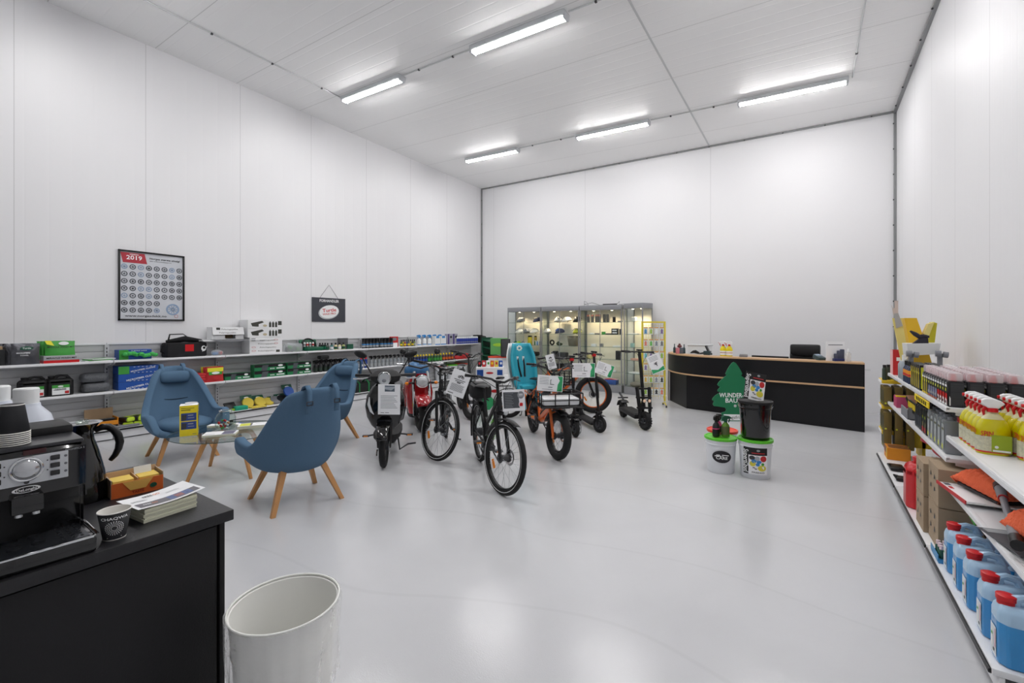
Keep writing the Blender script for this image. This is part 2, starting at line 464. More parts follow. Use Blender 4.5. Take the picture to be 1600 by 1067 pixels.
# ================= wall shelving =================
shelfm = mat('shelf_enamel', 'e4e5e7', .35)
shelfback = mat('shelf_back_panel', 'b6b7b9', .45)
shelfpost = mat('shelf_post', 'b4b6b9', .4, .2)
LB = [.71, 2.15, 3.61, 5.09, 6.56, 8.04, 9.5, 10.6]
LX, LBX = -8.22, -8.55                     # front edge and back panel of the left shelving
LU, LM, LD, LT = 1.123, .687, .155, 1.345   # upper, middle shelf, deck, panel top
def shelf_bay(name, label, y0, y1, fx, bx, deck, levels, top, s, group, base_fx=None, backm=None):
    """s=+1 shelves stick out to +X, -1 to -X. fx front edge, bx back panel"""
    t = thing(name, label, 'shelving', (bx, y0, 0), 0, group)
    W = y1-y0; D = abs(fx-bx); base_fx = base_fx or fx; BD = abs(base_fx-bx)
    z = deck; k = 0; mb = MB(backm or shelfback); n = max(3, round((top-deck)/.1)); h = (top-deck)/n
    for i in range(n): mb.box((-s*.01, W/2, deck+h*(i+.5)), (.02, W-.03, h-.006), .002)
    mb.box((-s*.018, W/2, (top+deck)/2), (.012, W-.01, top-deck))
    mb.build('back_panel', t)
    MB(shelfm).box((s*.0, W/2, top+.012), (.035, W-.004, .03), .004).build('top_rail', t)
    for yy in ((0.012,) if True else ()):
        mb = MB(shelfpost); mb.box((s*.012, 0, top/2), (.034, .05, top), .003)
        for k in range(int(top/.05)): mb.box((s*.0295, 0, .05*k+.04), (.003, .012, .03), m=dgrey)
        mb.build('upright', t)
    mb = MB(shelfm); mb.box((s*BD/2, W/2, deck-.015), (BD, W-.006, .03), .004); mb.build('deck', t)
    MB(shelfm).box((s*(BD-.03), W/2, (deck-.03)/2+.006), (.02, W-.01, deck-.045), .003).build('kick_plate', t)
    MB(black).box((s*(BD+.004), W/2, deck-.02), (.014, W-.03, .022), .005).build('bumper_strip', t)
    for lv in levels:
        sh = MB(shelfm); sh.box((s*D/2, W/2, lv-.014), (D, W-.008, .028), .003); sh.box((s*(D-.012), W/2, lv-.004), (.02, W-.008, .018), .003)
        o = sh.build('shelf', t)
        for yy in (.02, W-.02):
            b = MB(shelfm); b.prism([(0, 0), (D*.9, 0), (D*.9, -.02), (.02, -.09), (0, -.09)], -.002, .002,
                Matrix.Translation((0, yy, lv-.028)) @ Matrix.Rotation(R(90), 4, 'X') @ Matrix.Diagonal((s, 1, 1, 1))); b.build('bracket', o)
    return t
names = ['with grey pouches and black canisters, at the far left', 'with the black tool bag, behind the leftmost blue armchair', 'with the white carton stack and green boxes',
         'behind the rear blue armchair, with small bottles', 'with black cleaner bottles, behind the black scooter', 'with white and blue sprayers, behind the red scooter', 'at the far end of the left wall, with blue tins']
for i in range(7):
    shelf_bay('shelf_unit', 'grey metal shelf unit ' + names[i], LB[i], LB[i+1], LX, LBX, LD, [LU, LM], LT, 1, 'shelf units along the left wall')
RX, RBX = .75, 1.255
RS1, RS2, RS3, RS4, RD = 1.06, .725, .875, .55, .12
RB = [2.77, 4.1, 5.47, 6.83]
for i, (lv, lb) in enumerate([([RS3, RS4], 'nearest the camera, with yellow sprayers over blue canisters'), ([RS1, RS2], 'in the middle of the right wall, above brown cartons'),
                              ([RS1, RS2], 'farthest along the right wall, beside the yellow display')]):
    shelf_bay('shelf_unit', 'white metal shelf unit ' + lb, RB[i], RB[i+1], RX, RBX, RD, lv, 1.16, -1, 'shelf units along the right wall', base_fx=.655)

# ================= armchairs and table =================
def fabric(name, col):
    m = mat(name, col, .9, spec=.2, noise=.13, nscale=260, bump=.35, bscale=420); return m
blue_fab = fabric('blue_wool', '56728c')
seamm = mat('dark_seam', '1c2b3a', .9)
oak = mat('oiled_oak', 'c08c58', .5, noise=.12, nscale=14)
def sm(a, b, x):
    t = max(0, min(1, (x-a)/(b-a))); return t*t*(3-2*t)
def armchair():
    t = thing('lounge_chair', '', 'armchair')
    HB, HA = 1.09, .61
    def rimh(f):
        a = abs(f); h = HA + (HB-HA)*(1-sm(56, 87, a)) - .045*sm(22, 56, a)
        return h + .03*sm(98, 116, a) - .20*sm(124, 134, a)
    def pt(u, v):
        f = -134 + 268*u; H = rimh(f); fr = R(f)
        if v < .3:
            k = v/.3; r = .25*k; z = .33+.015*k*k
        else:
            k = (v-.3)/.7; r = .25+.12*math.sin(k*PI/2)**.8; z = .345+(H-.345)*k**1.05
        if abs(f) <= 90: x = -math.cos(fr)*r; y = math.sin(fr)*r
        else: x = (abs(f)-90)/44*(.24+.27*min(1, v*1.25)); y = math.copysign(r*(1+.10*math.sin((abs(f)-90)/44*2.4)-.16*((abs(f)-90)/44)**2), f)
        up = max(0, (z-.5)/.59)
        x -= .19*up**1.1; y *= 1-.43*up**1.3*(1-sm(84, 112, abs(f)))
        return (x, y, z)
    mb = MB(blue_fab); mb.grid(pt, 29, 15)
    mb.build('shell', t, mods=[('sol', .078, 0), ('sub', 1)], ang=180)
    mb = MB(blue_fab); mb.lathe([(.02, .345), (.18, .345), (.25, .36), (.295, .40), (.29, .44), (.22, .468), (.02, .475)], 28, (.055, 0, 0), sx=1.08, sy=1.0, p=.85)
    mb.build('seat_cushion', t, ang=180)
    mb = MB(blue_fab)
    prof = []
    for i in range(13):
        a = -1+2*i/12; prof.append((.052*(1-abs(a)**6)**.5+.004, a*.175))
    mb.T = Matrix.Translation((-.385, 0, .955)) @ Euler((R(90), R(-12), 0)).to_matrix().to_4x4() @ Matrix.Diagonal((.8, 1.35, 1, 1))
    mb.lathe(prof, 18); mb.build('headrest_pillow', t, ang=180)
    for s in (-1, 1):
        y = s*.115
        mb = MB(blue_fab); pts = [(-.40, y, .98), (-.45, y, 1.05), (-.50, y, 1.098), (-.555, y, 1.112), (-.60, y, 1.07), (-.60, y, .98), (-.575, y+s*.005, .88)]
        n = len(pts)
        vs = []
        for p in pts:
            vs += [(p[0], p[1]-.02, p[2]), (p[0], p[1]+.02, p[2])]
        mb.add(vs, [(2*i, 2*i+1, 2*i+3, 2*i+2) for i in range(n-1)])
        st = mb.build('strap', t, mods=[('sol', .008, 0)], label='thin strap over the top of the backrest')
        b = MB(dgrey); b.box((-.603, y, .985), (.008, .05, .006)); b.box((-.603, y, .955), (.008, .05, .006)); b.box((-.603, y-.024, .97), (.008, .005, .034)); b.box((-.603, y+.024, .97), (.008, .005, .034)); b.build('buckle', st)
    mb = MB(seamm); mb.tube([(-.335+.02*k*k, .13*k, .67+.012*(k*k)) for k in (-1, -.5, 0, .5, 1)], .006, 5); mb.build('seam', t)
    for s in (-1, 1):
        L_ = [pt(.5+s*92/268, v) for v in (.5, .62, .74, .86, .95)]
        MB(seamm).tube([(x-.004, y+s*.031, z) for x, y, z in L_], .003, 5).build('seam', t)
    for sx in (-1, 1):
        for sy in (-1, 1):
            mb = MB(oak); a = Vector((sx*.17, sy*.17, .345)); b = Vector((sx*.30, sy*.30, 0)); w0, w1 = .026, .018
            vs = [(a.x+i*w0, a.y+j*w0, a.z) for i, j in ((-1,-1),(1,-1),(1,1),(-1,1))] + [(b.x+i*w1, b.y+j*w1, b.z) for i, j in ((-1,-1),(1,-1),(1,1),(-1,1))]
            mb.add(vs, [(3,2,1,0), (4,5,6,7), (0,1,5,4), (1,2,6,5), (2,3,7,6), (3,0,4,7)]); mb.build('leg', t)
    for a in (45, -45):
        MB(oak).box((0, 0, .325), (.44, .045, .03), rz=R(a)).build('cross_rail', t)
    return t
ac = Proto(armchair())
ac.put((-4.0, 2.36, 0), R(170), 'blue armchair nearest the camera, seen from behind with two buckled straps', 'blue wool armchairs around the glass table')
ac.put((-6.5, 2.36, 0), R(-8), 'blue armchair on the left with a head pillow, facing the glass table', 'blue wool armchairs around the glass table')
ac.put((-5.66, 3.78, 0), R(-76), 'blue armchair standing behind the other two, nearest the shelves', 'blue wool armchairs around the glass table')
TC = (-5.33, 2.38); TZ = .46
t = thing('coffee_table', 'round glass coffee table with oak legs between the blue armchairs', 'table', (TC[0], TC[1], 0))
mb = MB(glass('table_glass', 'f6faf9', .7)); mb.lathe([(.0, TZ-.01), (.549, TZ-.01), (.55, TZ-.004), (.549, TZ), (.0, TZ)], 56, cap0=False, cap1=False); mb.build('table_top', t)
MB(mat('glass_edge', '2e4a44', .15)).ring((0, 0, TZ-.005), .551, .0035, 'Z', 64, 6).build('glass_edge', t)
for a in (-90, 180, 90, 0):
    mb = MB(oak); ca, sa = math.cos(R(a+3)), math.sin(R(a+3))
    mb.tube([(.0, 0, TZ-.035), (.17*ca, .17*sa, TZ-.035), (.235*ca, .235*sa, TZ-.06), (.27*ca, .27*sa, TZ-.12), (.42*ca, .42*sa, 0)], [.02, .024, .026, .026, .017], 8); mb.build('leg', t)
    MB(steel).cyl((.2*ca, .2*sa, TZ-.04), (.2*ca, .2*sa, TZ-.011), .02, n=12).build('glass_pad', t)

# ================= reception counter =================
lam = mat('black_laminate', '101013', .42, spec=.4); wood = mat('beech_edge', 'c9a47c', .45, noise=.06, nscale=30)
panelw = mat('cream_side', 'd8d4cc', .5)
RCT = [tuple((1-k/10)**2*a+2*k/10*(1-k/10)*b+(k/10)**2*c for a, b, c in ((-2.58, -2.2, -1.05), (9.98, 8.9, 8.9))) for k in range(11)] + [(.68, 8.633)]
LOW = [(-2.56, 10.06), (-2.04, 9.25), (.68, 8.633)]
t = thing('reception_counter', 'curved black reception counter with beech edges by the back wall', 'counter', (0, 0, 0))
def wall_strip(mb, line, z0, z1, th, dy=(0, 0), m=None):
    """vertical band following a polyline, thickness th towards +Y"""
    n = len(line); vs = []
    for x, y in line: vs += [(x+dy[0], y+dy[1], z0), (x+dy[0], y+dy[1], z1), (x+dy[0], y+dy[1]+th, z1), (x+dy[0], y+dy[1]+th, z0)]
    fs = []
    for i in range(n-1):
        a = 4*i; b = a+4
        fs += [(a, b, b+1, a+1), (a+1, b+1, b+2, a+2), (a+2, b+2, b+3, a+3), (a+3, b+3, b, a)]
    fs += [(0, 1, 2, 3), tuple(4*(n-1)+k for k in (3, 2, 1, 0))]
    return mb.add(vs, fs, m)
wall_strip(MB(lam), RCT, .69, 1.03, .03, (0, .012)).build('front_fascia', t, ang=25)
wall_strip(MB(wood), RCT, .662, .689, .46).build('wood_band', t, ang=25, label='light beech band below the fascia')
wall_strip(MB(wood), RCT, 1.031, 1.056, .36, (0, -.004)).build('counter_top', t, ang=25, label='light beech counter top')
wall_strip(MB(lam), LOW, 0.0, .661, .03).build('lower_panel', t, ang=25)
MB(lam).box((.668, 8.95, .53), (.026, .62, 1.0)).build('side_panel', t)
MB(panelw).box((-2.6, 10.2, .51), (.03, .4, 1.02)).build('side_panel', t, label='cream end panel')
MB(lam).box((-1.3, 9.45, .70), (1.6, .5, .03), rz=R(-11)).build('desk_surface', t)
# office chair behind
t = thing('office_chair', 'black mesh-back office chair behind the reception counter', 'chair', (-.12, 9.62, 0), R(-95))
leather = mat('black_leather', '1b1b1d', .38, spec=.6)
MB(leather).box((0, 0, .5), (.5, .5, .09), .04).build('seat', t)
def ob(u, v): return (-.26-.05*math.cos((u-.5)*PI)-.05*v, (u-.5)*.47, .56+v*.54)
MB(mat('chair_mesh', '0d0d0f', .7)).grid(ob, 13, 9).build('backrest', t, mods=[('sol', .03, 0)])
MB(leather).box((-.34, 0, 1.17), (.09, .48, .22), .045).build('headrest', t)
MB(dgrey).cyl((0, 0, .1), (0, 0, .46), .03).build('gas_column', t)
for k in range(5):
    a = 2*PI*k/5; b = MB(black).tube([(0, 0, .12), (.28*math.cos(a), .28*math.sin(a), .075)], [.03, .018]).build('base_arm', t)
    MB(black).cyl((.29*math.cos(a)-.02, .29*math.sin(a), .03), (.29*math.cos(a)+.02, .29*math.sin(a), .03), .03).build('castor', b)
for s in (-1, 1):
    MB(black).tube([(-.2, s*.27, .5), (-.18, s*.3, .72), (.12, s*.3, .72), (.1, s*.27, .5)], .018).build('armrest', t)

# ================= coffee bar =================
t = thing('coffee_counter', 'black cabinet with a black worktop in the lower left corner', 'cabinet', (0, 0, 0))
cabm = mat('black_cabinet', '161618', .5, spec=.35, bump=.15, bscale=200)
topm = mat('black_worktop', '1d1d20', .42, spec=.5, bump=.1, bscale=120)
MB(topm).box((-2.34, -.18, .88), (.99, 2.04, .04), .004).build('worktop', t)
MB(cabm).box((-2.34, -.18, .46), (.92, 1.96, .78), .0).build('carcass', t)
MB(cabm).box((-1.875, .805, .43), (.03, .018, .855), .002).build('side_panel', t)
MB(cabm).box((-2.34, .805, .43), (.93, .018, .855), .002).build('side_panel', t)
for y0, y1 in ((.79, -.19), (-.195, -1.18)):
    MB(cabm).box((-1.872, (y0+y1)/2, .46), (.018, y0-y1-.006, .78), .002).build('door', t)
MB(black).box((-2.25, -.18, .035), (.66, 1.9, .07)).build('plinth', t)
# ================= bicycles =================
def T4(loc=(0,0,0), rz=0): return Matrix.Translation(loc) @ Matrix.Rotation(rz, 4, 'Z')
chrome = mat('chrome', 'd6d8da', .12, 1)
spokem = mat('spoke_steel', 'a9acb0', .3, .9)
reflw = mat('reflective_band', 'd5d7d8', .4)
amber = mat('amber_reflector', 'e8861c', .3)
lens = mat('lamp_lens', 'd9dde0', .12, .3, coat=1)
redlens = mat('red_lens', 'b01010', .2)
def wheel(parent, M, Rw, tr, rimm=None, band=False, spokes=28, disc=True, knob=0, refl=True, rimw=.02, hubr=.03, name='wheel', solid=False):
    """wheel in local XZ plane centred at origin of M"""
    mb = MB(rubber); mb.T = M; mb.ring((0, 0, 0), Rw-tr, tr, 'Y', 44, 12)
    if knob:
        for i in range(knob):
            a = 2*PI*i/knob
            for s in (-1, 0, 1):
                b = a + (PI/knob if s else 0); q = Rw-.012+ (-.012 if s else 0)
                mb.box((q*math.cos(b), s*tr*.62, q*math.sin(b)), (.03, tr*.5, .022), 0, rot=(0, -b, 0))
    if band:
        for s in (-1, 1): mb.ring((0, s*tr*.86, 0), Rw-tr*1.15, .004, 'Y', 44, 5, m=reflw)
    w = mb.build(name, parent)
    ri = Rw-2*tr-.004
    mb = MB(rimm or black); mb.T = M; mb.ring((0, 0, 0), ri+.002, .013, 'Y', 44, 8, sq=max(1, rimw/.013)); mb.build('rim', w)
    mb = MB(dgrey); mb.T = M; mb.cyl((0, -.05, 0), (0, .05, 0), hubr, n=16); mb.cyl((0, -.055, 0), (0, -.045, 0), hubr*1.5, n=16); mb.cyl((0, .045, 0), (0, .055, 0), hubr*1.5, n=16); mb.cyl((0, -.075, 0), (0, .075, 0), .009); mb.build('hub', w)
    if spokes:
        mb = MB(spokem); mb.T = M
        for i in range(spokes):
            a = 2*PI*i/spokes; s = 1 if i % 2 else -1; b = a + (.5 if (i//2) % 2 else -.5)
            mb.cyl((hubr*1.3*math.cos(b), s*.042, hubr*1.3*math.sin(b)), (ri*math.cos(a), 0, ri*math.sin(a)), .0014, n=4, caps=False)
        mb.build('spokes', w)
    if solid:
        mb = MB(solid if not isinstance(solid, bool) else dgrey); mb.T = M
        for i in range(6):
            a = 2*PI*i/6; mb.tube([(.03*math.cos(a), 0, .03*math.sin(a)), (ri*math.cos(a+.25), 0, ri*math.sin(a+.25))], [.022, .014], 6, flat=.6)
        mb.build('spokes', w)
    if disc:
        mb = MB(steel); mb.T = M; mb.ring((0, .062, 0), .066, .011, 'Y', 30, 6, sq=.12)
        for i in range(6): mb.tube([(.02*math.cos(i*PI/3), .062, .02*math.sin(i*PI/3)), (.06*math.cos(i*PI/3+.4), .062, .06*math.sin(i*PI/3+.4))], .003, 4)
        mb.build('brake_disc', w)
    if refl:
        mb = MB(amber); mb.T = M; mb.box((-.62*ri, 0, -.35*ri), (.09, .012, .03), .004, rot=(0, R(60), 0)); mb.build('spoke_reflector', w)
    return w
def fender(parent, M, Rw, tr, a0, a1, m=black, wd=1.5):
    mb = MB(m); mb.T = M; n = 18; q = Rw+.028; W = tr*wd
    prof = [(W*math.cos(PI*k/6), -.012*(1-math.sin(PI*k/6))) for k in range(7)]
    vs = []
    for i in range(n+1):
        a = R(a0+(a1-a0)*i/n)
        vs += [((q+dz)*math.cos(a), y, (q+dz)*math.sin(a)) for y, dz in prof]
    mb.add(vs, [(i*7+j, i*7+j+1, i*7+j+8, i*7+j+7) for i in range(n) for j in range(6)])
    return mb.build('fender', parent, mods=[('sol', .003, 0)])
def bicycle(name, label, loc, yaw, steer, Rw=.355, tr=.024, wb=1.12, col=black, style='diamond', bar=.64, barz=1.06, rise=.0, rim=None, band=False, fenders=True,
            basket=None, rack=True, saddlez=.95, bag=False, light=True, bottom=None, sweep=.14, forkcol=None, brand=None, Rr=None, knob=0, batt=True, group=None):
    t = thing(name, label, 'bicycle', loc, R(yaw), group)
    ax = Vector((-.32, 0, .947)).normalized(); hub = Vector((0, 0, Rw)); Rr = Rr or Rw
    S = Matrix.Translation(hub) @ Matrix.Rotation(R(steer), 4, ax) @ Matrix.Translation(-hub)
    rh = Vector((-wb, 0, Rr))
    wheel(t, S @ Matrix.Translation(hub), Rw, tr, rim, band, knob=knob)
    wheel(t, Matrix.Translation(rh), Rr, tr, rim, band, hubr=.05, knob=knob)
    fw = max(.045, tr+.024)
    crown = hub + ax*(Rw+.075)
    mb = MB(forkcol or black); mb.T = S
    for s in (-1, 1):
        mb.tube([hub+Vector((0, s*fw, -.01)), hub+Vector((.0, s*fw, .02)), crown+Vector((-.02, s*fw, 0)), crown+ax*.02+Vector((-.02, s*fw, 0))], [.014, .017, .02, .02], 8)
        mb.box(hub+Vector((0, s*fw, 0)), (.04, .016, .05), .005)
    mb.tube([crown+Vector((-.02, -fw, 0)), crown+Vector((-.02, fw, 0))], .022, 8)
    mb.build('fork', t)
    h1 = crown+ax*.02+Vector((-.02, 0, 0)); h2 = h1+ax*.15
    top = h2+ax*max(.03, (barz-h2.z-rise-.02))
    mb = MB(black); mb.T = S
    mb.cyl(h2, top, .016); mb.tube([top, top+Vector((.055, 0, .015))], .018, 8)
    c = top+Vector((.055, 0, .015)); hw = bar/2
    pts = [c+Vector((-sweep, -hw, rise)), c+Vector((-sweep*.55, -hw*.72, rise)), c+Vector((.0, -hw*.34, rise*.7)), c+Vector((0, -.05, 0)), c+Vector((0, .05, 0)), c+Vector((.0, hw*.34, rise*.7)), c+Vector((-sweep*.55, hw*.72, rise)), c+Vector((-sweep, hw, rise))]
    mb.tube(pts, .012, 8); hb = mb.build('handlebar', t)
    for i, j in ((0, 1), (7, 6)):
        a, b2 = pts[i], pts[i].lerp(pts[j], .95)
        g = MB(black); g.T = S; g.tube([a, a.lerp(b2, .5), b2], [.018, .016, .018], 10); g.build('grip', hb)
        g = MB(dgrey); g.T = S; d = (b2-a).normalized(); g.tube([b2+d*.02+Vector((.015, 0, 0)), b2+Vector((.05, 0, -.015)), b2.lerp(a, .7)+Vector((.065, 0, -.025))], .007, 6); g.box(b2+d*.03, (.04, .03, .03), .008); g.build('brake_lever', hb)
    g = MB(blackg); g.T = S; g.box(c+Vector((-.01, 0, .04)), (.05, .08, .018), .006, rot=(0, R(-25), 0)); g.build('display', hb)
    g = MB(black); g.T = S
    for s in (-1, 1):
        q = pts[1 if s < 0 else 6]
        g.tube([q+Vector((.05, 0, 0)), c+Vector((.14, s*.10, -.06)), c+Vector((.10, s*.02, -.2)), h1+Vector((.03, 0, .02))], .0035, 5)
        g.tube([q+Vector((.04, 0, -.01)), c+Vector((.1, s*.05, .02)), c+Vector((.08, -s*.03, -.14)), h2+Vector((.02, s*.02, -.03))], .003, 5)
    g.build('cable', t)
    # frame
    BBz = .285 if Rr > .3 else .27
    bb = Vector((-wb+.46, 0, BBz)); sc = bb+Vector((-.17, 0, .47 if style != 'step' else .44)); mb = MB(col)
    mb.cyl(h1, h2, .026)
    mb.tube([h1+ax*.03, bb+Vector((.02, 0, .02))], [.034, .034], 10, flat=1.15)
    mb.tube([bb, sc], .019, 8)
    if style == 'diamond': mb.tube([h2-ax*.02, sc+Vector((.01, 0, -.02))], .021, 8)
    elif style == 'low':
        mb.tube([h2-ax*.02, bb+Vector((-.02, 0, .27)), bb+Vector((-.13, 0, .3))], .022, 8)
    elif style == 'cargo':
        mb.tube([h2-ax*.01, h1+Vector((-.12, 0, .02)), bb+Vector((.12, 0, .16)), bb+Vector((-.1, 0, .26))], .026, 8)
        mb.tube([h1+ax*.02, h1+Vector((-.08, 0, -.2)), bb+Vector((.1, 0, .02))], .028, 8)
        for s in (-1, 1):
            mb.tube([sc+Vector((0, s*.03, -.05)), rh+Vector((.1, s*.07, .30)), rh+Vector((-.28, s*.09, .32))], .013, 8)
            mb.tube([bb+Vector((0, s*.05, 0)), rh+Vector((0, s*.08, -.02)), rh+Vector((-.3, s*.09, .31))], .012, 8)
    for s in (-1, 1):
        mb.tube([bb+Vector((0, s*.03, 0)), rh+Vector((.2, s*(fw-.005), 0)), rh+Vector((0, s*(fw+.01), 0))], [.012, .011, .01], 6)
        mb.tube([sc+Vector((0, s*.015, -.03)), rh+Vector((.06, s*fw, .12)), rh+Vector((0, s*(fw+.01), 0))], [.010, .009, .009], 6)
    fr = mb.build('frame', t)
    if brand:
        p0 = h1+ax*.03; p1 = bb+Vector((.02, 0, .02)); d = (p0-p1); mid = (p0+p1)/2
        ux = d.normalized(); nz = Vector((ux.z, 0, -ux.x)); uy = nz.cross(ux); c0 = mid + nz*.043 + ux*.02
        M = Matrix(((ux.x, uy.x, nz.x, c0.x), (ux.y, uy.y, nz.y, c0.y), (ux.z, uy.z, nz.z, c0.z), (0, 0, 0, 1)))
        MB(brand[1]).text(brand[0], .075, M, bold=True, w=.34).build('lettering', fr)
        for s in (-1, 1):
            an = math.atan2(d.z, d.x)
            M = Matrix.Translation(mid+Vector((0, s*.041, 0))) @ (Matrix.Rotation(-an, 4, 'Y') if 1 else Matrix()) @ (Matrix.Rotation(R(90), 4, 'X') if s < 0 else Matrix.Rotation(R(180), 4, 'Z') @ Matrix.Rotation(R(90), 4, 'X'))
            b = MB(brand[1]); b.text(brand[0], .085, M, bold=True, w=.36); b.build('lettering', fr)
    if batt: MB(blackm).tube([h1.lerp(bb, .18)+Vector((.01, 0, .045)), h1.lerp(bb, .82)+Vector((0, 0, .05))], [.036, .036], 10).build('battery', t)
    mb = MB(dgrey); mb.cyl((bb.x, -.055, bb.z), (bb.x, .055, bb.z), .05, n=18); mb.build('motor', t)
    for s, a in ((-1, R(35)), (1, R(215))):
        e = Vector((bb.x+.165*math.cos(a), s*.09, bb.z+.165*math.sin(a)))
        mb = MB(black); mb.tube([(bb.x, s*.07, bb.z), e], .012, 6)
        if s < 0: mb.ring((bb.x, -.06, bb.z), .085, .006, 'Y', 28, 6)
        cr = mb.build('crank', t)
        mb = MB(dgrey); mb.box(e+Vector((0, s*.055, 0)), (.09, .09, .02), .005); mb.box(e+Vector((.046, s*.055, 0)), (.004, .05, .014), m=amber); mb.build('pedal', cr)
    MB(dgrey).tube([(bb.x, -.06, bb.z+.085), (rh.x, -.06, rh.z+.035), (rh.x-.035, -.06, rh.z), (rh.x, -.06, rh.z-.035), (bb.x, -.06, bb.z-.085), (bb.x+.085, -.06, bb.z)], .005, 5, closed=True).build('chain', t)
    d = (sc-bb).normalized(); st = sc+d*max(.05, (saddlez-.05-sc.z))
    MB(black).cyl(sc, st, .014).build('seat_post', t)
    mb = MB(mat('saddle_vinyl', '1a1a1c', .45)); prof = [(.13, .085, .012), (.09, .095, .03), (.0, .06, .03), (-.07, .03, .028), (-.13, .018, .02)]
    vs = []
    for x, hwid, zt in prof:
        for k in range(9):
            a = PI*k/8; vs.append((st.x-x, hwid*math.cos(a), st.z+.02+zt*math.sin(a)))
    mb.add(vs, [(i*9+j, i*9+j+1, i*9+j+10, i*9+j+9) for i in range(4) for j in range(8)] + [tuple(range(9)), tuple(reversed(range(36, 45)))] + [(i*9, i*9+9, i*9+17, i*9+8) for i in range(4)])
    mb.build('saddle', t)
    if fenders:
        fender(t, S @ Matrix.Translation(hub), Rw, tr, 62, 158, wd=1.3)
        fender(t, Matrix.Translation(rh), Rr, tr, 20, 200)
    if rack:
        mb = MB(black); rz = rh.z+Rr+.06
        for s in (-1, 1):
            mb.tube([(rh.x+.22, s*.06, rz), (rh.x-.2, s*.07, rz), (rh.x-.2, -s*.07, rz)], .007, 6)
            mb.tube([(rh.x-.05, s*.07, rz), rh+Vector((0, s*(fw+.02), 0))], .006, 6)
        for k in range(4): mb.tube([(rh.x+.15-.1*k, -.065, rz), (rh.x+.15-.1*k, .065, rz)], .005, 6)
        mb.build('rear_rack', t)
    if light:
        p = crown+Vector((.06, 0, .03)); mb = MB(black); mb.T = S
        mb.cyl(p+Vector((-.03, 0, 0)), p+Vector((.03, 0, -.004)), .022, .03); mb.cyl(p+Vector((-.09, 0, 0)), p+Vector((-.03, 0, 0)), .006); l = mb.build('headlight', t)
        g = MB(lens); g.T = S; g.ball(p+Vector((.028, 0, -.004)), (.008, .027, .027), 12, 6); g.build('lens', l)
    mb = MB(black); mb.tube([(rh.x+.24, .05, .27), (rh.x+.20, .19, .015), (rh.x+.17, .21, .008)], [.009, .008, .012], 6); mb.build('kickstand', t)
    if bag:
        mb = MB(blackm); mb.box((rh.x+.02, 0, rh.z+Rr+.15), (.30, .24, .17), .06); mb.box((rh.x+.02, 0, rh.z+Rr+.24), (.2, .14, .02), .008); mb.build('rack_bag', t)
    if basket:
        w, d, h, bz = basket; mb = MB(black)
        if True:
            x0 = .02; n = 6
            for z in (0, h*.5, h):
                mb.tube([(x0-d/2, -w/2, bz+z), (x0+d/2, -w/2, bz+z), (x0+d/2, w/2, bz+z), (x0-d/2, w/2, bz+z)], .008 if z else .010, 6, closed=True)
            for i in range(4):
                for x in (x0-d/2, x0+d/2): mb.tube([(x, -w/2+w*i/3, bz), (x, -w/2+w*i/3, bz+h)], .008, 6)
            for i in (1, 2):
                for y in (-w/2, w/2): mb.tube([(x0-d/2+d*i/3, y, bz), (x0-d/2+d*i/3, y, bz+h)], .008, 6)
            for i in range(1, 7): mb.tube([(x0-d/2+d*i/7, -w/2, bz), (x0-d/2+d*i/7, w/2, bz)], .006, 5)
            mb.tube([(h1.x, 0, h1.z+.04), (x0-d/2, 0, bz)], .014, 6); mb.box((x0, 0, bz-.012), (d*.9, w*.4, .015), .004)
        mb.build('front_basket', t)
    return t, S, hub, rh

def gpt(px, py): p = P(px, py, Z=0); return (p.x, p.y, 0)
bikes = 'bikes on display'
bicycle('city_bicycle', 'black city e-bike beside the black scooter, large front wheel turned right, white info sheet', gpt(687, 718.5), -52, 42, Rw=.365, tr=.024, band=True, style='low', barz=1.12, rise=.03, sweep=.2, batt=True, saddlez=1.0)
nb = bicycle('city_bicycle', 'black e-bike standing closest to the camera, green lettering on its frame', gpt(788, 771.5), -40, 19, Rw=.345, tr=.027, band=True, style='low', barz=1.1, rise=.04, sweep=.16, brand=('NORDIC', mat('lime_print', '6fd02c', .4)), bag=True)
fb = bicycle('fat_bicycle', 'black fat-tyre e-bike behind the black city bike, white rack parcel on its left', gpt(737, 655.5), -40, 20, Rw=.30, tr=.05, wb=1.1, style='low', barz=1.16, rise=.08, bar=.66, knob=0, col=blackm, saddlez=.9)
ob_ = bicycle('cargo_bicycle', 'orange cargo e-bike with a black front basket and a turquoise child seat', gpt(872, 717.5), -47, 13, Rw=.285, tr=.047, wb=1.45, style='cargo', col=orange, forkcol=orange, barz=1.13, rise=.1, bar=.66, basket=(.50, .34, .16, .66), rack=True, saddlez=.86, light=False, batt=True)
bicycle('fat_bicycle', 'black and orange fat bike with orange rims, behind the kick scooters', gpt(927, 645), 18, 12, Rw=.345, tr=.052, wb=1.15, style='diamond', col=orange, rim=orange, fenders=False, rack=False, barz=1.1, rise=.03, bar=.7, light=False)
bicycle('folding_bicycle', 'black folding e-bike mostly hidden behind the orange cargo bike', gpt(884, 655), 26, -20, Rw=.25, tr=.03, wb=1.0, style='low', barz=1.12, rise=.08, rack=True, basket=(.36, .26, .2, .62), saddlez=.85)

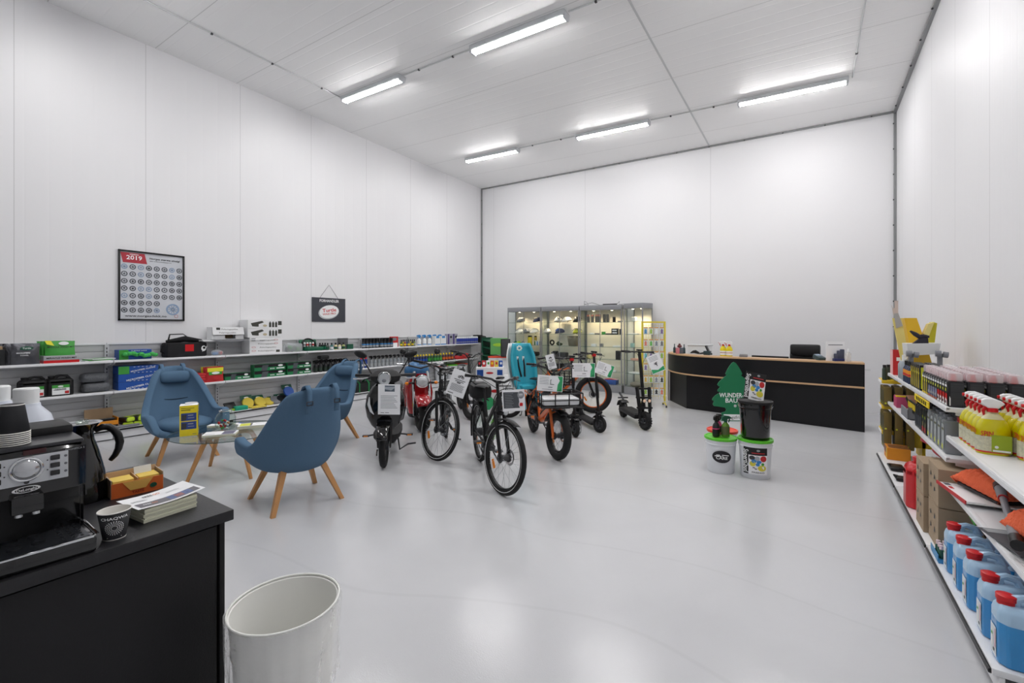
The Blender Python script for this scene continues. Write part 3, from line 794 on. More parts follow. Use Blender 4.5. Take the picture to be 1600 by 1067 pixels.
# child seat on cargo bike (bolted on the rear rack, still its own product)
turq = mat('turquoise_plastic', '2a9db2', .45)
def at_bike(b, v): return b.matrix_basis @ Vector(v) if False else (Matrix.Translation(b.location) @ Matrix.Rotation(b.rotation_euler.z, 4, 'Z')) @ Vector(v)
cs_ = P(818, 640, D=6.75); cs_.z = .69
t = thing('child_seat', 'turquoise and white child bicycle seat on the rear of the orange cargo bike', 'child seat', cs_, R(-28))
def csh(off, wsc):
    def f(u, v):
        a = (u-.5)*PI; w_ = (.16+.035*math.sin(v*PI))*wsc*(1-.35*max(0, v-.75)**1*2.2)
        return (-.02+.13*(1-math.cos(a))-off-.16*v, math.sin(a)*w_, .66*v)
    return f
MB(mat('white_shell', 'e9eae8', .35)).grid(csh(.12, 1.1), 15, 12).build('outer_shell', t, mods=[('sol', .02, 0)], label='white outer shell')
tq = MB(turq).grid(csh(.0, 1.0), 15, 12).build('inner_shell', t, mods=[('sol', .045, 0)])
MB(turq).box((.10, 0, .03), (.26, .27, .06), .028).build('seat_base', t)
for s in (-1, 1):
    MB(black).tube([(-.11, s*.05, .47), (-.06, s*.05, .32), (-.01, s*.03, .16)], .014, 6, flat=.4).build('harness_strap', t)
    MB(mat('white_shell', '')).box((-.10, s*.05, .42), (.02, .035, .09), .008).build('buckle', t)
mb = MB(mat('daisy_white', 'eef0e4', .5)); M0 = Matrix.Translation((-.13, 0, .585)) @ Matrix.Rotation(R(90), 4, 'Z') @ Matrix.Rotation(R(90), 4, 'X')
for k in range(7):
    a = 2*PI*k/7; mb.ball(M0 @ Vector((.035*math.cos(a), .03*math.sin(a), .0)), (.006, .016, .016), 8, 5)
mb.build('flower_emblem', t)
for s in (-1, 1): MB(turq).tube([(.08, s*.13, .05), (.2, s*.14, -.1), (.24, s*.13, -.28)], [.05, .045, .04], 8, flat=.5).build('leg_guard', t)

# white sheet parcel inside the cargo basket
bk = at_bike(ob_[0], (.02, 0, .72))
o = MB(film('clear_wrap', 'f2f4f6', .8)).box((0, 0, 0), (.30, .44, .085), .03).build('wrapped_parcel'); o.location = bk; o.rotation_euler = (0, 0, R(-47))
tag(o, 'white plastic wrapped parcel lying in the black basket of the orange bike', 'parcel')

# ================= info placards =================
gprint = mat('placard_green', '35a367', .5)
def placard(name, label, c, w, h, roll=0, dyaw=0, style='green', tilt=0):
    M = Matrix.Translation(c) @ Matrix.Rotation(TH+R(dyaw), 4, 'Z') @ Matrix.Rotation(R(90+tilt), 4, 'X') @ Matrix.Rotation(R(roll), 4, 'Z')
    mb = MB(paper); mb.T = M
    mb.box((0, 0, 0), (w, h, .004)); e = .0024
    def fl(pts, m, k=1): mb.add([(x*w, y*h, e*k) for x, y in pts], [tuple(range(len(pts)))], m)
    def ln(x0, x1, y, th=.012, m=ink): fl([(x0, y-th), (x1, y-th), (x1, y+th), (x0, y+th)], m, 1.2)
    if style == 'green':
        fl([(.28, -.47), (.48, -.47), (.48, .47), (.28, .47), (.37, .2), (.3, -.05)], gprint)
        fl([(.3, -.47), (.44, -.47), (.44, -.25)], mat('placard_dark_green', '257f4e', .5), 1.3)
        for k in range(5): ln(-.42, -.05-.02*(k % 2), .36-.1*k, .010)
        for a, b2 in (((.02, .2), (.02, -.02)), ((.0, -.05), (.16, -.05)), ((.0, .2), (.05, .24))):
            p, q = Vector((a[0]*w, a[1]*h, e*1.5)), Vector((b2[0]*w, b2[1]*h, e*1.5)); mb.tube([p, q], .003, 5, m=blackink)
        ln(-.06, .1, -.24, .02); ln(-.3, .12, -.38, .01)
    elif style == 'greentop':
        fl([(-.48, -.47), (.48, -.47), (.48, -.25), (.0, -.36), (-.48, -.22)], gprint)
        for k in range(4): ln(-.36, .3, .4-.07*k, .008)
        for a, b2 in (((-.12, .02), (.12, .06)), ((.0, .04), (.06, -.14)), ((-.1, -.04), (.1, -.02))):
            mb.tube([Vector((a[0]*w, a[1]*h, e*1.5)), Vector((b2[0]*w, b2[1]*h, e*1.5))], .005, 5, m=blackink)
    elif style == 'bike':
        ax_, ay = .02*w, .27*h
        for s in (-1, 1): mb.ring((ax_+s*.1*w, ay-.02*h, e), .055*w, .0035, 'Z', 18, 4, m=blackink)
        mb.tube([(ax_-.1*w, ay-.02*h, e), (ax_-.02*w, ay+.05*h, e), (ax_+.06*w, ay+.05*h, e), (ax_+.1*w, ay-.02*h, e)], .004, 5, m=blackink); mb.tube([(ax_-.02*w, ay+.05*h, e), (ax_+.02*w, ay-.03*h, e), (ax_+.06*w, ay+.06*h, e)], .004, 5, m=blackink)
        ln(-.3, .32, .13, .012, blackink); ln(-.22, .25, .07, .012, blackink); ln(-.1, .1, .02, .02, blackink)
        for k in range(8): ln(-.36, .36-(.02*(k % 3)), -.06-.035*k, .007)
        ln(-.4, -.1, -.42, .012, blackink)
    elif style == 'photo':
        fl([(-.2, .26), (.25, .26), (.25, .46), (-.2, .46)], mat('photo_grey', '55606b', .5, noise=.5, nscale=60))
        fl([(-.2, .34), (.1, .30), (.25, .38), (.25, .42), (-.2, .42)], mat('photo_light', 'a9b0b8', .5), 1.4)
        for k in range(9): ln(-.38, .38-.05*((k*7) % 4), .12-.05*k, .006)
        ln(-.38, -.22, -.44, .008, blackink); ln(-.18, .0, -.44, .008, blackink)
    elif style == 'dark':
        fl([(-.45, -.36), (.26, -.36), (.22, .38), (-.45, .4)], mat('placard_slate', '4c4f54', .5))
        for k in range(9): ln(-.38, -.0-.04*(k*5 % 3), .33-.078*k, .006, mat('pale_ink', 'a9acb0', .6))
        cx_, cy_ = .33*w, .24*h
        mb.add([(cx_+.15*w*math.cos(i*PI/10), cy_+.17*w*math.sin(i*PI/10), e*1.6) for i in range(20)], [tuple(range(20))], mat('badge_grey', '9da0a4', .5))
        mb.add([(cx_+.12*w*math.cos(i*PI/10), cy_+.14*w*math.sin(i*PI/10), e*2) for i in range(20)], [tuple(range(20))], mgrey)
        [mb.add([(cx_-.09*w, cy_+d_*h, e*2.4), (cx_+.09*w, cy_+d_*h, e*2.4), (cx_+.09*w, cy_+(d_+.02)*h, e*2.4), (cx_-.09*w, cy_+(d_+.02)*h, e*2.4)], [(0, 1, 2, 3)], paper) for d_ in (-.05, 0, .04)]
        cy_ = -.2*h
        mb.add([(cx_+.11*w*math.cos(i*PI/10), cy_+.16*w*math.sin(i*PI/10), e*1.6) for i in range(20)], [tuple(range(20))], paper)
        for k in range(4): mb.tube([(cx_-.05*w+k*.03*w, cy_-.07*w, e*2), (cx_-.04*w+k*.03*w, cy_+.08*w-.015*w*abs(k-1.5), e*2)], .006, 5, m=red)
        for k in (-.41, -.28): pass
    o = mb.build(name, smooth=False)
    return tag(o, label, 'sign', 'info sheets on the bikes and scooters')
placard('info_sheet', 'white info sheet with small photo taped to the front of the black scooter', P(608, 624, D=4.98), .245, .335, -.5, 0, 'photo')
placard('info_sheet', 'white info sheet with a bicycle drawing hanging tilted on the black city bike', P(716.5, 599, D=5.15), .215, .30, -20, 0, 'bike')
placard('info_sheet', 'square white sheet with a dark grey text block hung on the nearest black bike', P(802.5, 625.5, D=4.28), .215, .205, 3, 0, 'dark')
placard('info_sheet', 'white and green sheet standing in the front basket of the orange bike', P(859.5, 599, D=5.25), .30, .185, -4, 0, 'green')
placard('info_sheet', 'white and green sheet hanging level on the left kick scooter', P(912, 578.5, D=6.55), .335, .21, 0, 0, 'green')
placard('info_sheet', 'white and green sheet hanging tilted on the right kick scooter', P(944.5, 577, D=6.85), .27, .19, -20, 0, 'green')
placard('info_sheet', 'white and green sheet hanging tilted on the big off-road scooter', P(1024.5, 568, D=7.0), .21, .29, 22, 0, 'greentop')
placard('info_sheet', 'white paper tag hanging on the bike hidden behind the orange cargo bike', P(861, 565, D=7.3), .14, .24, 14, 0, 'bike')

# ================= kick scooters =================
def kick_scooter(name, label, loc, yaw, steer, Rw=.125, tr=.027, wb=.88, H=1.17, bar=.48, off=False):
    t = thing(name, label, 'scooter', loc, R(yaw))
    ax = Vector((-.22, 0, .975)).normalized(); hub = Vector((0, 0, Rw))
    S = Matrix.Translation(hub) @ Matrix.Rotation(R(steer), 4, ax) @ Matrix.Translation(-hub)
    kn = 20 if off else 0
    wheel(t, S @ Matrix.Translation(hub), Rw, tr, dgrey, spokes=0, solid=steel if off else True, disc=not off, refl=False, hubr=.028, knob=kn)
    wheel(t, Matrix.Translation((-wb, 0, Rw)), Rw, tr, dgrey, spokes=0, solid=steel if off else True, disc=True, refl=False, hubr=.028, knob=kn)
    mb = MB(black); mb.T = S; f = tr+.022
    top = hub+ax*(H-Rw)/ax.z
    if off:
        for s in (-1, 1):
            a = hub+Vector((.0, s*(f+.02), 0)); b2 = hub+ax*.42+Vector((.02, s*(f+.045), 0))
            mb.tube([a, b2], [.018, .024], 8); mb.tube([a+ax*.14+Vector((.02, 0, 0)), b2+ax*.1], .028, 10)
        for q in (.20, .36, .50): mb.box(hub+ax*q+Vector((.015, 0, 0)), (.05, 2*f+.13, .03), .008)
    else:
        for s in (-1, 1): mb.tube([hub+Vector((0, s*f, 0)), hub+ax*.1+Vector((.0, s*f, 0)), hub+ax*(Rw+.05)+Vector((-.005, s*f*.7, 0))], [.014, .018, .02], 8)
        mb.box(hub+ax*(Rw+.055), (.05, 2*f+.03, .04), .012)
    fk = mb.build('fork', t)
    if off:
        for s in (-1, 1):
            g = MB(black); g.T = S; g.cyl(hub+ax*.32+Vector((.06, s*.045, 0)), hub+ax*.32+Vector((.1, s*.045, 0)), .024, .03); l = g.build('headlight', t)
            g = MB(mat('warm_lens', 'ffd9b8', .15)); g.T = S; g.ball(hub+ax*.32+Vector((.1, s*.045, 0)), (.008, .026, .026), 12, 5); g.build('lens', l)
    mb = MB(black); mb.T = S; mb.tube([hub+ax*(Rw+.04), top], .026 if off else .021, 10); mb.build('stem', t)
    if not off: g = MB(red); g.T = S; g.box(top-ax*.02, (.05, .06, .045), .012); g.build('folding_clamp', t)
    c = top; hw = bar/2
    mb = MB(black); mb.T = S; mb.tube([c+Vector((-.05, -hw, .0)), c+Vector((-.01, -hw*.4, 0)), c+Vector((0, 0, 0)), c+Vector((-.01, hw*.4, 0)), c+Vector((-.05, hw, 0))], .012, 8); hb = mb.build('handlebar', t)
    for s in (-1, 1):
        g = MB(black); g.T = S; g.tube([c+Vector((-.05, s*hw, 0)), c+Vector((-.035, s*hw*.55, 0))], .0175, 10); g.build('grip', hb)
        g = MB(dgrey); g.T = S; g.tube([c+Vector((-.01, s*hw*.5, 0)), c+Vector((.04, s*hw*.6, -.01)), c+Vector((.03, s*hw*.92, -.02))], .006, 6); g.build('brake_lever', hb)
        g = MB(black); g.T = S; g.tube([c+Vector((.02, s*hw*.5, 0)), c+Vector((.09, s*.09, -.03)), c+Vector((.07, s*.02, -.18)), hub+ax*.4+Vector((.03, 0, 0))], .0035, 5); g.build('cable', t)
    g = MB(blackg); g.T = S; g.box(c+Vector((0, 0, .03)), (.06, .09, .03), .01); g.build('display', hb)
    dz = Rw+.03 if off else .10; th = .075 if off else .05; wd = .22 if off else .16
    x1 = -.16; x0 = -wb+.13
    mb = MB(blackm); mb.box(((x0+x1)/2, 0, dz), (x1-x0, wd, th), .018); mb.box(((x0+x1)/2, 0, dz+th/2+.002), (x1-x0-.06, wd-.03, .006), m=rubber)
    mb.tube([(x1-.02, 0, dz), (x1+.05, 0, dz+.08), tuple(hub+ax*(.24 if not off else .3)+Vector((-.02, 0, 0)))], [.035, .03, .028], 8)
    for s in (-1, 1): mb.tube([(x0+.03, s*wd*.4, dz), (-wb, s*(f+.01), Rw)], [.02, .014], 6)
    mb.build('deck', t)
    fender(t, Matrix.Translation((-wb, 0, Rw)), Rw, tr, 50, 165, black)
    if not off: fender(t, S @ Matrix.Translation(hub), Rw, tr, 60, 150, black)
    if off:
        g = MB(dgrey); g.tube([(-wb-.02, -.09, Rw+.2), (-wb-.02, .09, Rw+.2)], .014, 6); g.tube([(-wb+.13, 0, dz+.03), (-wb-.04, 0, Rw+.2), (-wb-.2, 0, Rw+.26)], .02, 6); g.build('rear_footrest', t)
    g = MB(dgrey); g.tube([(-wb*.55, .06, dz-.02), (-wb*.5, .14, .006)], .007, 5); g.build('kickstand', t)
    return t
kick_scooter('kick_scooter', 'black electric kick scooter nearest the orange bike, small wheels, white level sheet', gpt(899, 683), -50, 8, H=1.13)
kick_scooter('kick_scooter', 'black electric kick scooter with a red stem clamp in front of the orange-rimmed wheel', gpt(937, 676), -45, 28, H=1.18)
kick_scooter('off_road_scooter', 'big black off-road electric scooter with knobbly tyres, alone before the yellow rack', gpt(1008, 671.5), -51, 12, Rw=.142, tr=.045, wb=1.0, H=1.2, bar=.60, off=True)

# ================= black moped =================
def loft(mb, secs, n=20, p=.8, caps=True):
    """secs: (z, cx, rx_front, rx_back, ry) superellipse sections"""
    vs = []
    for z, cx, rf, rb, ry in secs:
        for i in range(n):
            a = 2*PI*i/n; c, s = math.cos(a), math.sin(a)
            c2 = math.copysign(abs(c)**p, c); s2 = math.copysign(abs(s)**p, s)
            vs.append((cx+(rf if c > 0 else rb)*c2, ry*s2, z))
    fs = [(k*n+i, k*n+(i+1) % n, (k+1)*n+(i+1) % n, (k+1)*n+i) for k in range(len(secs)-1) for i in range(n)]
    if caps: fs += [tuple(reversed(range(n))), tuple(range((len(secs)-1)*n, len(secs)*n))]
    return mb.add(vs, fs)
mo = thing('moped', 'glossy black electric moped with mirrors, facing the camera left of the bikes', 'moped', gpt(600, 729.5), R(-47))
Rm = .225
wheel(mo, Matrix.Translation((0, 0, Rm)), Rm, .036, dgrey, spokes=0, solid=steel, disc=True, refl=False)
wheel(mo, Matrix.Translation((-1.15, 0, Rm)), Rm, .036, dgrey, spokes=0, solid=steel, disc=False, refl=False)
mb = MB(black)
for s in (-1, 1): mb.tube([(0, s*.06, Rm), (-.02, s*.062, Rm+.1), (-.07, s*.065, .52)], [.018, .024, .026], 8)
mb.build('fork', mo)
mb = MB(blackg); vs = []
for i in range(13):
    a = R(28+110*i/12); W = .055+.02*math.sin(PI*i/12)
    for k in range(7):
        b2 = PI*k/6; vs.append(((Rm+.045+.02*math.sin(b2))*math.cos(a), W*math.cos(b2), Rm+(Rm+.045+.02*math.sin(b2))*math.sin(a)))
mb.add(vs, [(i*7+j, i*7+j+1, i*7+j+8, i*7+j+7) for i in range(12) for j in range(6)]); mb.build('front_fender', mo, mods=[('sol', .004, 0)])
mb = MB(blackg); loft(mb, [(.40, -.13, .03, .06, .10), (.46, -.13, .06, .08, .16), (.56, -.12, .09, .08, .205), (.68, -.12, .10, .08, .225), (.80, -.13, .09, .07, .21), (.90, -.15, .07, .06, .15), (.95, -.16, .05, .05, .09)], 28)
fr = mb.build('front_shield', mo)
for s in (-1, 1):
    g = MB(lens); g.tube([(-.022, s*.165, .80), (-.013, s*.17, .72), (-.015, s*.145, .64), (-.02, s*.115, .60)], [.006, .022, .02, .006], 8, flat=.6); g.build('running_light', mo)
mb = MB(mat('chrome_grille', '2a2b2e', .2, .7)); mb.box((-.035, 0, .51), (.04, .17, .055), .015)
for k in range(5): mb.box((-.013, -.07+.035*k, .51), (.006, .01, .04))
mb.build('grille', mo)
mb = MB(blackm); loft(mb, [(.22, -.35, .18, .5, .10), (.28, -.4, .26, .5, .16), (.33, -.4, .27, .5, .16), (.36, -.5, .30, .4, .12)], 24, p=.6); mb.build('footboard', mo)
mb = MB(blackg); loft(mb, [(.36, -.95, .2, .35, .15), (.5, -.95, .25, .38, .18), (.66, -.95, .28, .40, .17), (.76, -.92, .28, .36, .14)], 24, p=.8); mb.build('rear_body', mo)
mb = MB(mat('black_leather', '')); loft(mb, [(.76, -.85, .26, .36, .13), (.80, -.85, .30, .38, .15), (.85, -.86, .28, .37, .13), (.87, -.88, .2, .3, .08)], 24, p=.8); mb.build('seat', mo)
mb = MB(blackm); mb.tube([(-.1, 0, .85), (-.17, 0, 1.0)], .04, 10)
mb.T = Matrix.Translation((-.16, 0, 0)); loft(mb, [(.93, 0, .05, .05, .08), (.97, .02, .09, .06, .16), (1.03, .02, .10, .06, .18), (1.08, .0, .06, .05, .13), (1.10, 0, .03, .03, .08)], 24); mb.build('handlebar_cowl', mo)
mb = MB(chrome); mb.prism([(-.062, .055), (-.075, -.01), (-.045, -.07), (.045, -.07), (.075, -.01), (.062, .055), (.03, .078), (-.03, .078)], 0, .03, Matrix.Translation((-.05, 0, 1.005)) @ Matrix.Rotation(R(90), 4, 'Z') @ Matrix.Rotation(R(90), 4, 'X')); hl = mb.build('headlight', mo, mods=[('bev', .006)])
mb = MB(lens); mb.prism([(-.052, .045), (-.063, -.01), (-.038, -.058), (.038, -.058), (.063, -.01), (.052, .045), (.02, .065), (-.02, .065)], .03, .036, Matrix.Translation((-.05, 0, 1.005)) @ Matrix.Rotation(R(90), 4, 'Z') @ Matrix.Rotation(R(90), 4, 'X')); mb.ball((-.018, 0, .985), (.01, .028, .022), m=mgrey); mb.build('lens', hl)
for s in (-1, 1):
    g = MB(black); g.tube([(-.16, s*.14, 1.03), (-.2, s*.25, 1.03), (-.22, s*.35, 1.03)], [.014, .018, .02], 8); h = g.build('grip', mo)
    MB(steel).tube([(-.10, s*.19, 1.015), (-.10, s*.25, 1.0), (-.13, s*.36, 1.0)], .008, 6).build('brake_lever', h)
    g = MB(black); g.tube([(-.17, s*.16, 1.05), (-.18, s*.22, 1.15), (-.19, s*.27, 1.24)], .008, 6); m_ = g.build('mirror', mo)
    g = MB(black); g.T = Matrix.Translation((-.19, s*.29, 1.28)) @ Euler((0, 0, R(s*20))).to_matrix().to_4x4(); g.ball((0, 0, 0), (.022, .085, .042), 16, 8, rot=(R(s*18), 0, 0)); g.build('mirror_housing', m_)
    g = MB(dgrey); g.tube([(-.42, s*.14, .28), (-.4, s*.24, .27)], .01, 6); g.box((-.4, s*.26, .27), (.05, .08, .02), .005); g.box((-.373, s*.26, .27), (.004, .05, .016), m=amber); g.build('pedal', mo)
g = MB(dgrey); g.tube([(-.62, .1, .2), (-.66, .12, .02), (-.72, .22, .07), (-.68, .32, .09)], .011, 6); g.tube([(-.62, -.1, .2), (-.66, -.12, .02)], .011, 6); g.build('centre_stand', mo)
g = MB(chrome); g.tube([(0, -.075, Rm-.02), (.02, -.08, Rm-.09)], .012, 6); g.build('brake_caliper', mo)

# ================= red moped =================
rm = thing('moped', 'red electric moped with round headlight and blue-wrapped seat, between scooter and city bike', 'moped', gpt(660, 674), R(-38))
glossr = mat('gloss_red', '9c0f16', .15, coat=.8)
Rk = .245
wheel(rm, Matrix.Translation((0, 0, Rk)) @ Matrix.Rotation(R(8), 4, 'Z'), Rk, .085, dgrey, spokes=0, solid=steel, disc=True, refl=False)
wheel(rm, Matrix.Translation((-1.15, 0, Rk)), Rk, .085, dgrey, spokes=0, solid=steel, disc=False, refl=False)
mb = MB(glossr); vs = []
for i in range(13):
    a = R(35+115*i/12); W = .10+.02*math.sin(PI*i/12)
    for k in range(9):
        b2 = PI*k/8; q = Rk+.035+.05*math.sin(b2); vs.append((q*math.cos(a), W*math.cos(b2), Rk+q*math.sin(a)))
mb.add(vs, [(i*9+j, i*9+j+1, i*9+j+10, i*9+j+9) for i in range(12) for j in range(8)]); mb.build('front_fender', rm, mods=[('sol', .005, 0)])
mb = MB(chrome)
for s in (-1, 1): mb.tube([(0, s*.12, Rk), (-.16, s*.12, .72), (-.22, s*.1, .9)], [.02, .024, .02], 8)
mb.build('fork', rm)
mb = MB(black); mb.ball((-.06, 0, .77), (.075, .1, .1), 18, 10); hl = mb.build('headlight', rm)
MB(chrome).ring((0.0, 0, .765), .092, .010, 'X', 28, 8).build('bezel', hl)
MB(lens).ball((.0, 0, .765), (.025, .088, .088), 18, 8).build('lens', hl)
mb = MB(black); c = (-.24, 0, .98); mb.tube([(-.3, -.36, 1.02), (-.24, -.2, 1.0), (-.22, 0, .95), (-.24, .2, 1.0), (-.3, .36, 1.02)], .013, 8); hb = mb.build('handlebar', rm)
for s in (-1, 1):
    MB(chrome).tube([(-.3, s*.37, 1.02), (-.27, s*.25, 1.01)], .02, 10).build('grip', hb)
    MB(steel).tube([(-.2, s*.2, 1.0), (-.17, s*.26, .99), (-.2, s*.36, .99)], .008, 6).build('brake_lever', hb)
    g = MB(black); g.tube([(-.12, s*.1, .74), (-.12, s*.2, .73)], .012, 6); q = g.build('indicator', rm); MB(amber).ball((-.11, s*.225, .73), (.025, .03, .025), 12, 6).build('lens', q)
    g = MB(black); g.tube([(-.25, s*.17, 1.0), (-.27, s*.2, 1.12), (-.28, s*.24, 1.18)], .007, 6); m_ = g.build('mirror', rm); MB(blackg).ball((-.28, s*.27, 1.21), (.015, .05, .05), 14, 6).build('mirror_housing', m_)
mb = MB(glossr); mb.T = Matrix(); loft(mb, [(.22, -.42, .14, .14, .17), (.34, -.40, .10, .09, .20), (.55, -.36, .07, .06, .21), (.75, -.32, .06, .05, .17), (.86, -.3, .05, .04, .1)], 24); mb.build('leg_shield', rm)
mb = MB(blackm); loft(mb, [(.16, -.6, .3, .3, .17), (.24, -.6, .32, .32, .18)], 20, p=.6); mb.build('footboard', rm)
mb = MB(glossr); loft(mb, [(.24, -1.0, .2, .3, .16), (.4, -1.02, .26, .34, .2), (.6, -1.0, .28, .34, .19), (.68, -1.0, .24, .3, .14)], 24); mb.build('rear_body', rm)
mb = MB(mat('blue_wrap', '2e6390', .3, bump=.9, bscale=14)); mb.ball((-.75, 0, .86), (.2, .21, .17), 22, 12); mb.ball((-1.0, 0, .78), (.28, .17, .1), 18, 8); mb.build('wrapped_seat', rm, label='seat wrapped in blue plastic')
# ================= product builders =================
def FX(x, y, z): return Matrix(((0, 0, 1, x), (1, 0, 0, y), (0, 1, 0, z), (0, 0, 0, 1)))            # faces +X
def FN(x, y, z): return Matrix(((0, 0, -1, x), (-1, 0, 0, y), (0, 1, 0, z), (0, 0, 0, 1)))          # faces -X
def FY(x, y, z): return Matrix(((1, 0, 0, x), (0, 0, -1, y), (0, 1, 0, z), (0, 0, 0, 1)))           # faces -Y
def patch(mb, M, x0, x1, y0, y1, m, e=.001):
    mb.add([M @ Vector(p) for p in ((x0, y0, e), (x1, y0, e), (x1, y1, e), (x0, y1, e))], [(0, 1, 2, 3)], m)
def poly(mb, M, pts, m, e=.002): mb.add([M @ Vector((x, y, e)) for x, y in pts], [tuple(range(len(pts)))], m)
def oval(mb, M, cx, cy, a, b, m, e=.003, n=20): poly(mb, M, [(cx+a*math.cos(2*PI*i/n), cy+b*math.sin(2*PI*i/n)) for i in range(n)], m, e)
def spray(name, label, cat, body, trig, bands, H=.26, r=.04, flat=.7, trig2=None, lab=None, face=0, group=None):
    """trigger sprayer: oval shouldered body, label, neck collar, trigger head"""
    t = thing(name, label, cat, (0, 0, 0), 0, group); b = H*.66
    MB(body).lathe([(r*.9, 0), (r, .01), (r, b*.62), (r*.85, b*.8), (r*.42, b*.94), (r*.36, b)], 18, sx=1, sy=flat, p=.85).build('body', t)
    if bands:
        l = MB()
        for z0, z1, m in bands: l.lathe([(r*1.012, b*z0), (r*1.012, b*z1)], 18, sx=1, sy=flat*1.01, p=.85, cap0=False, cap1=False, m=m)
        if lab:
            for s in (1, -1):
                M = (FY(0, -r*flat*1.03, b*.42) if s > 0 else FY(0, -r*flat*1.03, b*.42)); 
            l.text(lab[0], r*.55, M, m=lab[1], bold=True, w=r*1.5)
        l.build('label', t)
    h = MB(trig2 or trig); h.cyl((0, 0, b-.005), (0, 0, b+H*.08), r*.42, r*.40); hh = h.build('collar', t)
    h = MB(trig); z = b+H*.08
    h.prism([(-r*.9, .0), (-r*.5, -.012), (r*.35, -.004), (r*.55, .012), (r*1.25, .02), (r*1.35, H*.13), (r*.9, H*.17), (-r*.35, H*.2), (-r*.85, H*.13)], -r*.28, r*.28, Matrix.Translation((0, 0, z)) @ Matrix.Rotation(R(90), 4, 'X'))
    h.build('trigger_head', t, mods=[('bev', .004)])
    h = MB(trig2 or trig); h.tube([(r*.95, 0, z+H*.08), (r*1.05, 0, z-.0), (r*.8, 0, z-H*.12)], [.006, .008, .004], 6); h.cyl((r*1.3, 0, z+H*.085), (r*1.5, 0, z+H*.085), .009, n=8); h.build('trigger', t)
    return t
def bottle(name, label, cat, prof, body, capm, bands=(), flat=1, p=1, cap=None, n=18, group=None):
    """capped bottle: prof = (r,z) list, cap=(r,z0,z1)"""
    t = thing(name, label, cat, (0, 0, 0), 0, group)
    MB(body).lathe(prof, n, sy=flat, p=p).build('body', t)
    if cap: MB(capm).lathe([(cap[0], cap[1]), (cap[0], cap[2]-.003), (cap[0]*.92, cap[2])], 14).build('cap', t)
    if bands:
        l = MB()
        for r, z0, z1, m in bands: l.lathe([(r, z0), (r, z1)], n, sy=flat*1.01, p=p, cap0=False, cap1=False, m=m)
        l.build('label', t)
    return t
def pouch(name, label, cat, w, h, d, m, decor=None, group=None):
    """upright sealed bag facing +X"""
    def f(s):
        def g(u, v):
            b = math.sin(PI*min(1, u*1.0))**.6*math.sin(PI*min(1, .12+v*.88))**.7
            return (s*d/2*b, (u-.5)*w*(1-.05*math.sin(v*PI)), v*h)
        return g
    o = MB(m); o.grid(f(1), 12, 10); o.grid(f(-1), 12, 10)
    if decor: decor(o)
    o = o.build(name, ang=60)
    return tag(o, label, cat, group)
def cbox(name, label, cat, y0, y1, z0, z1, xf, d, m, decor=None, face='+', group=None, bev=.003, rz=0):
    """printed carton; front face on plane x=xf (+X or -X side), y0..y1; decor(mb, M, w, h) prints on the front"""
    w = abs(y1-y0); h = z1-z0; s = 1 if face == '+' else -1
    mb = MB(m); mb.box((-s*d/2, 0, h/2), (d, w, h), bev)
    if decor: decor(mb, (FX if s > 0 else FN)(0, 0, 0), w, h)
    o = mb.build(name, smooth=False); o.location = (xf, (y0+y1)/2, z0); o.rotation_euler = (0, 0, rz)
    return tag(o, label, cat, group)
def yl(px, X): return P(px, 560, X=X).y
def zl(px, py, X): return P(px, py, X=X).z
def bucket(name, label, loc, r, h, body, lid=None, rz=0, logo=None, group=None, cat='bucket'):
    t = thing(name, label, cat, loc, rz, group)
    o = MB(body).lathe([(r*.84, 0), (r*.86, .008), (r*.96, h*.78), (r*1.0, h*.79), (r*1.0, h*.82), (r*.975, h*.83), (r*.99, h*.9), (r*1.02, h*.9), (r*1.02, h*.97)], 36).build('body', t)
    if lid:
        MB(lid).lathe([(r*1.05, h*.93), (r*1.07, h*.94), (r*1.07, h*.995), (r*1.04, h), (r*.97, h), (r*.95, h*.985), (r*.1, h*.985)], 36, cap0=False).build('lid', t)
    mb = MB(steel); mb.tube([(r*1.03*math.cos(a), r*1.03*math.sin(a), h*.86-abs(math.cos(a))*h*.30) for a in [R(-90+18*i) for i in range(11)]], .0025, 5)
    hd = mb.build('bail_handle', t); hd.rotation_euler = (0, 0, R(180))
    if logo: logo(t, r, h)
    return t
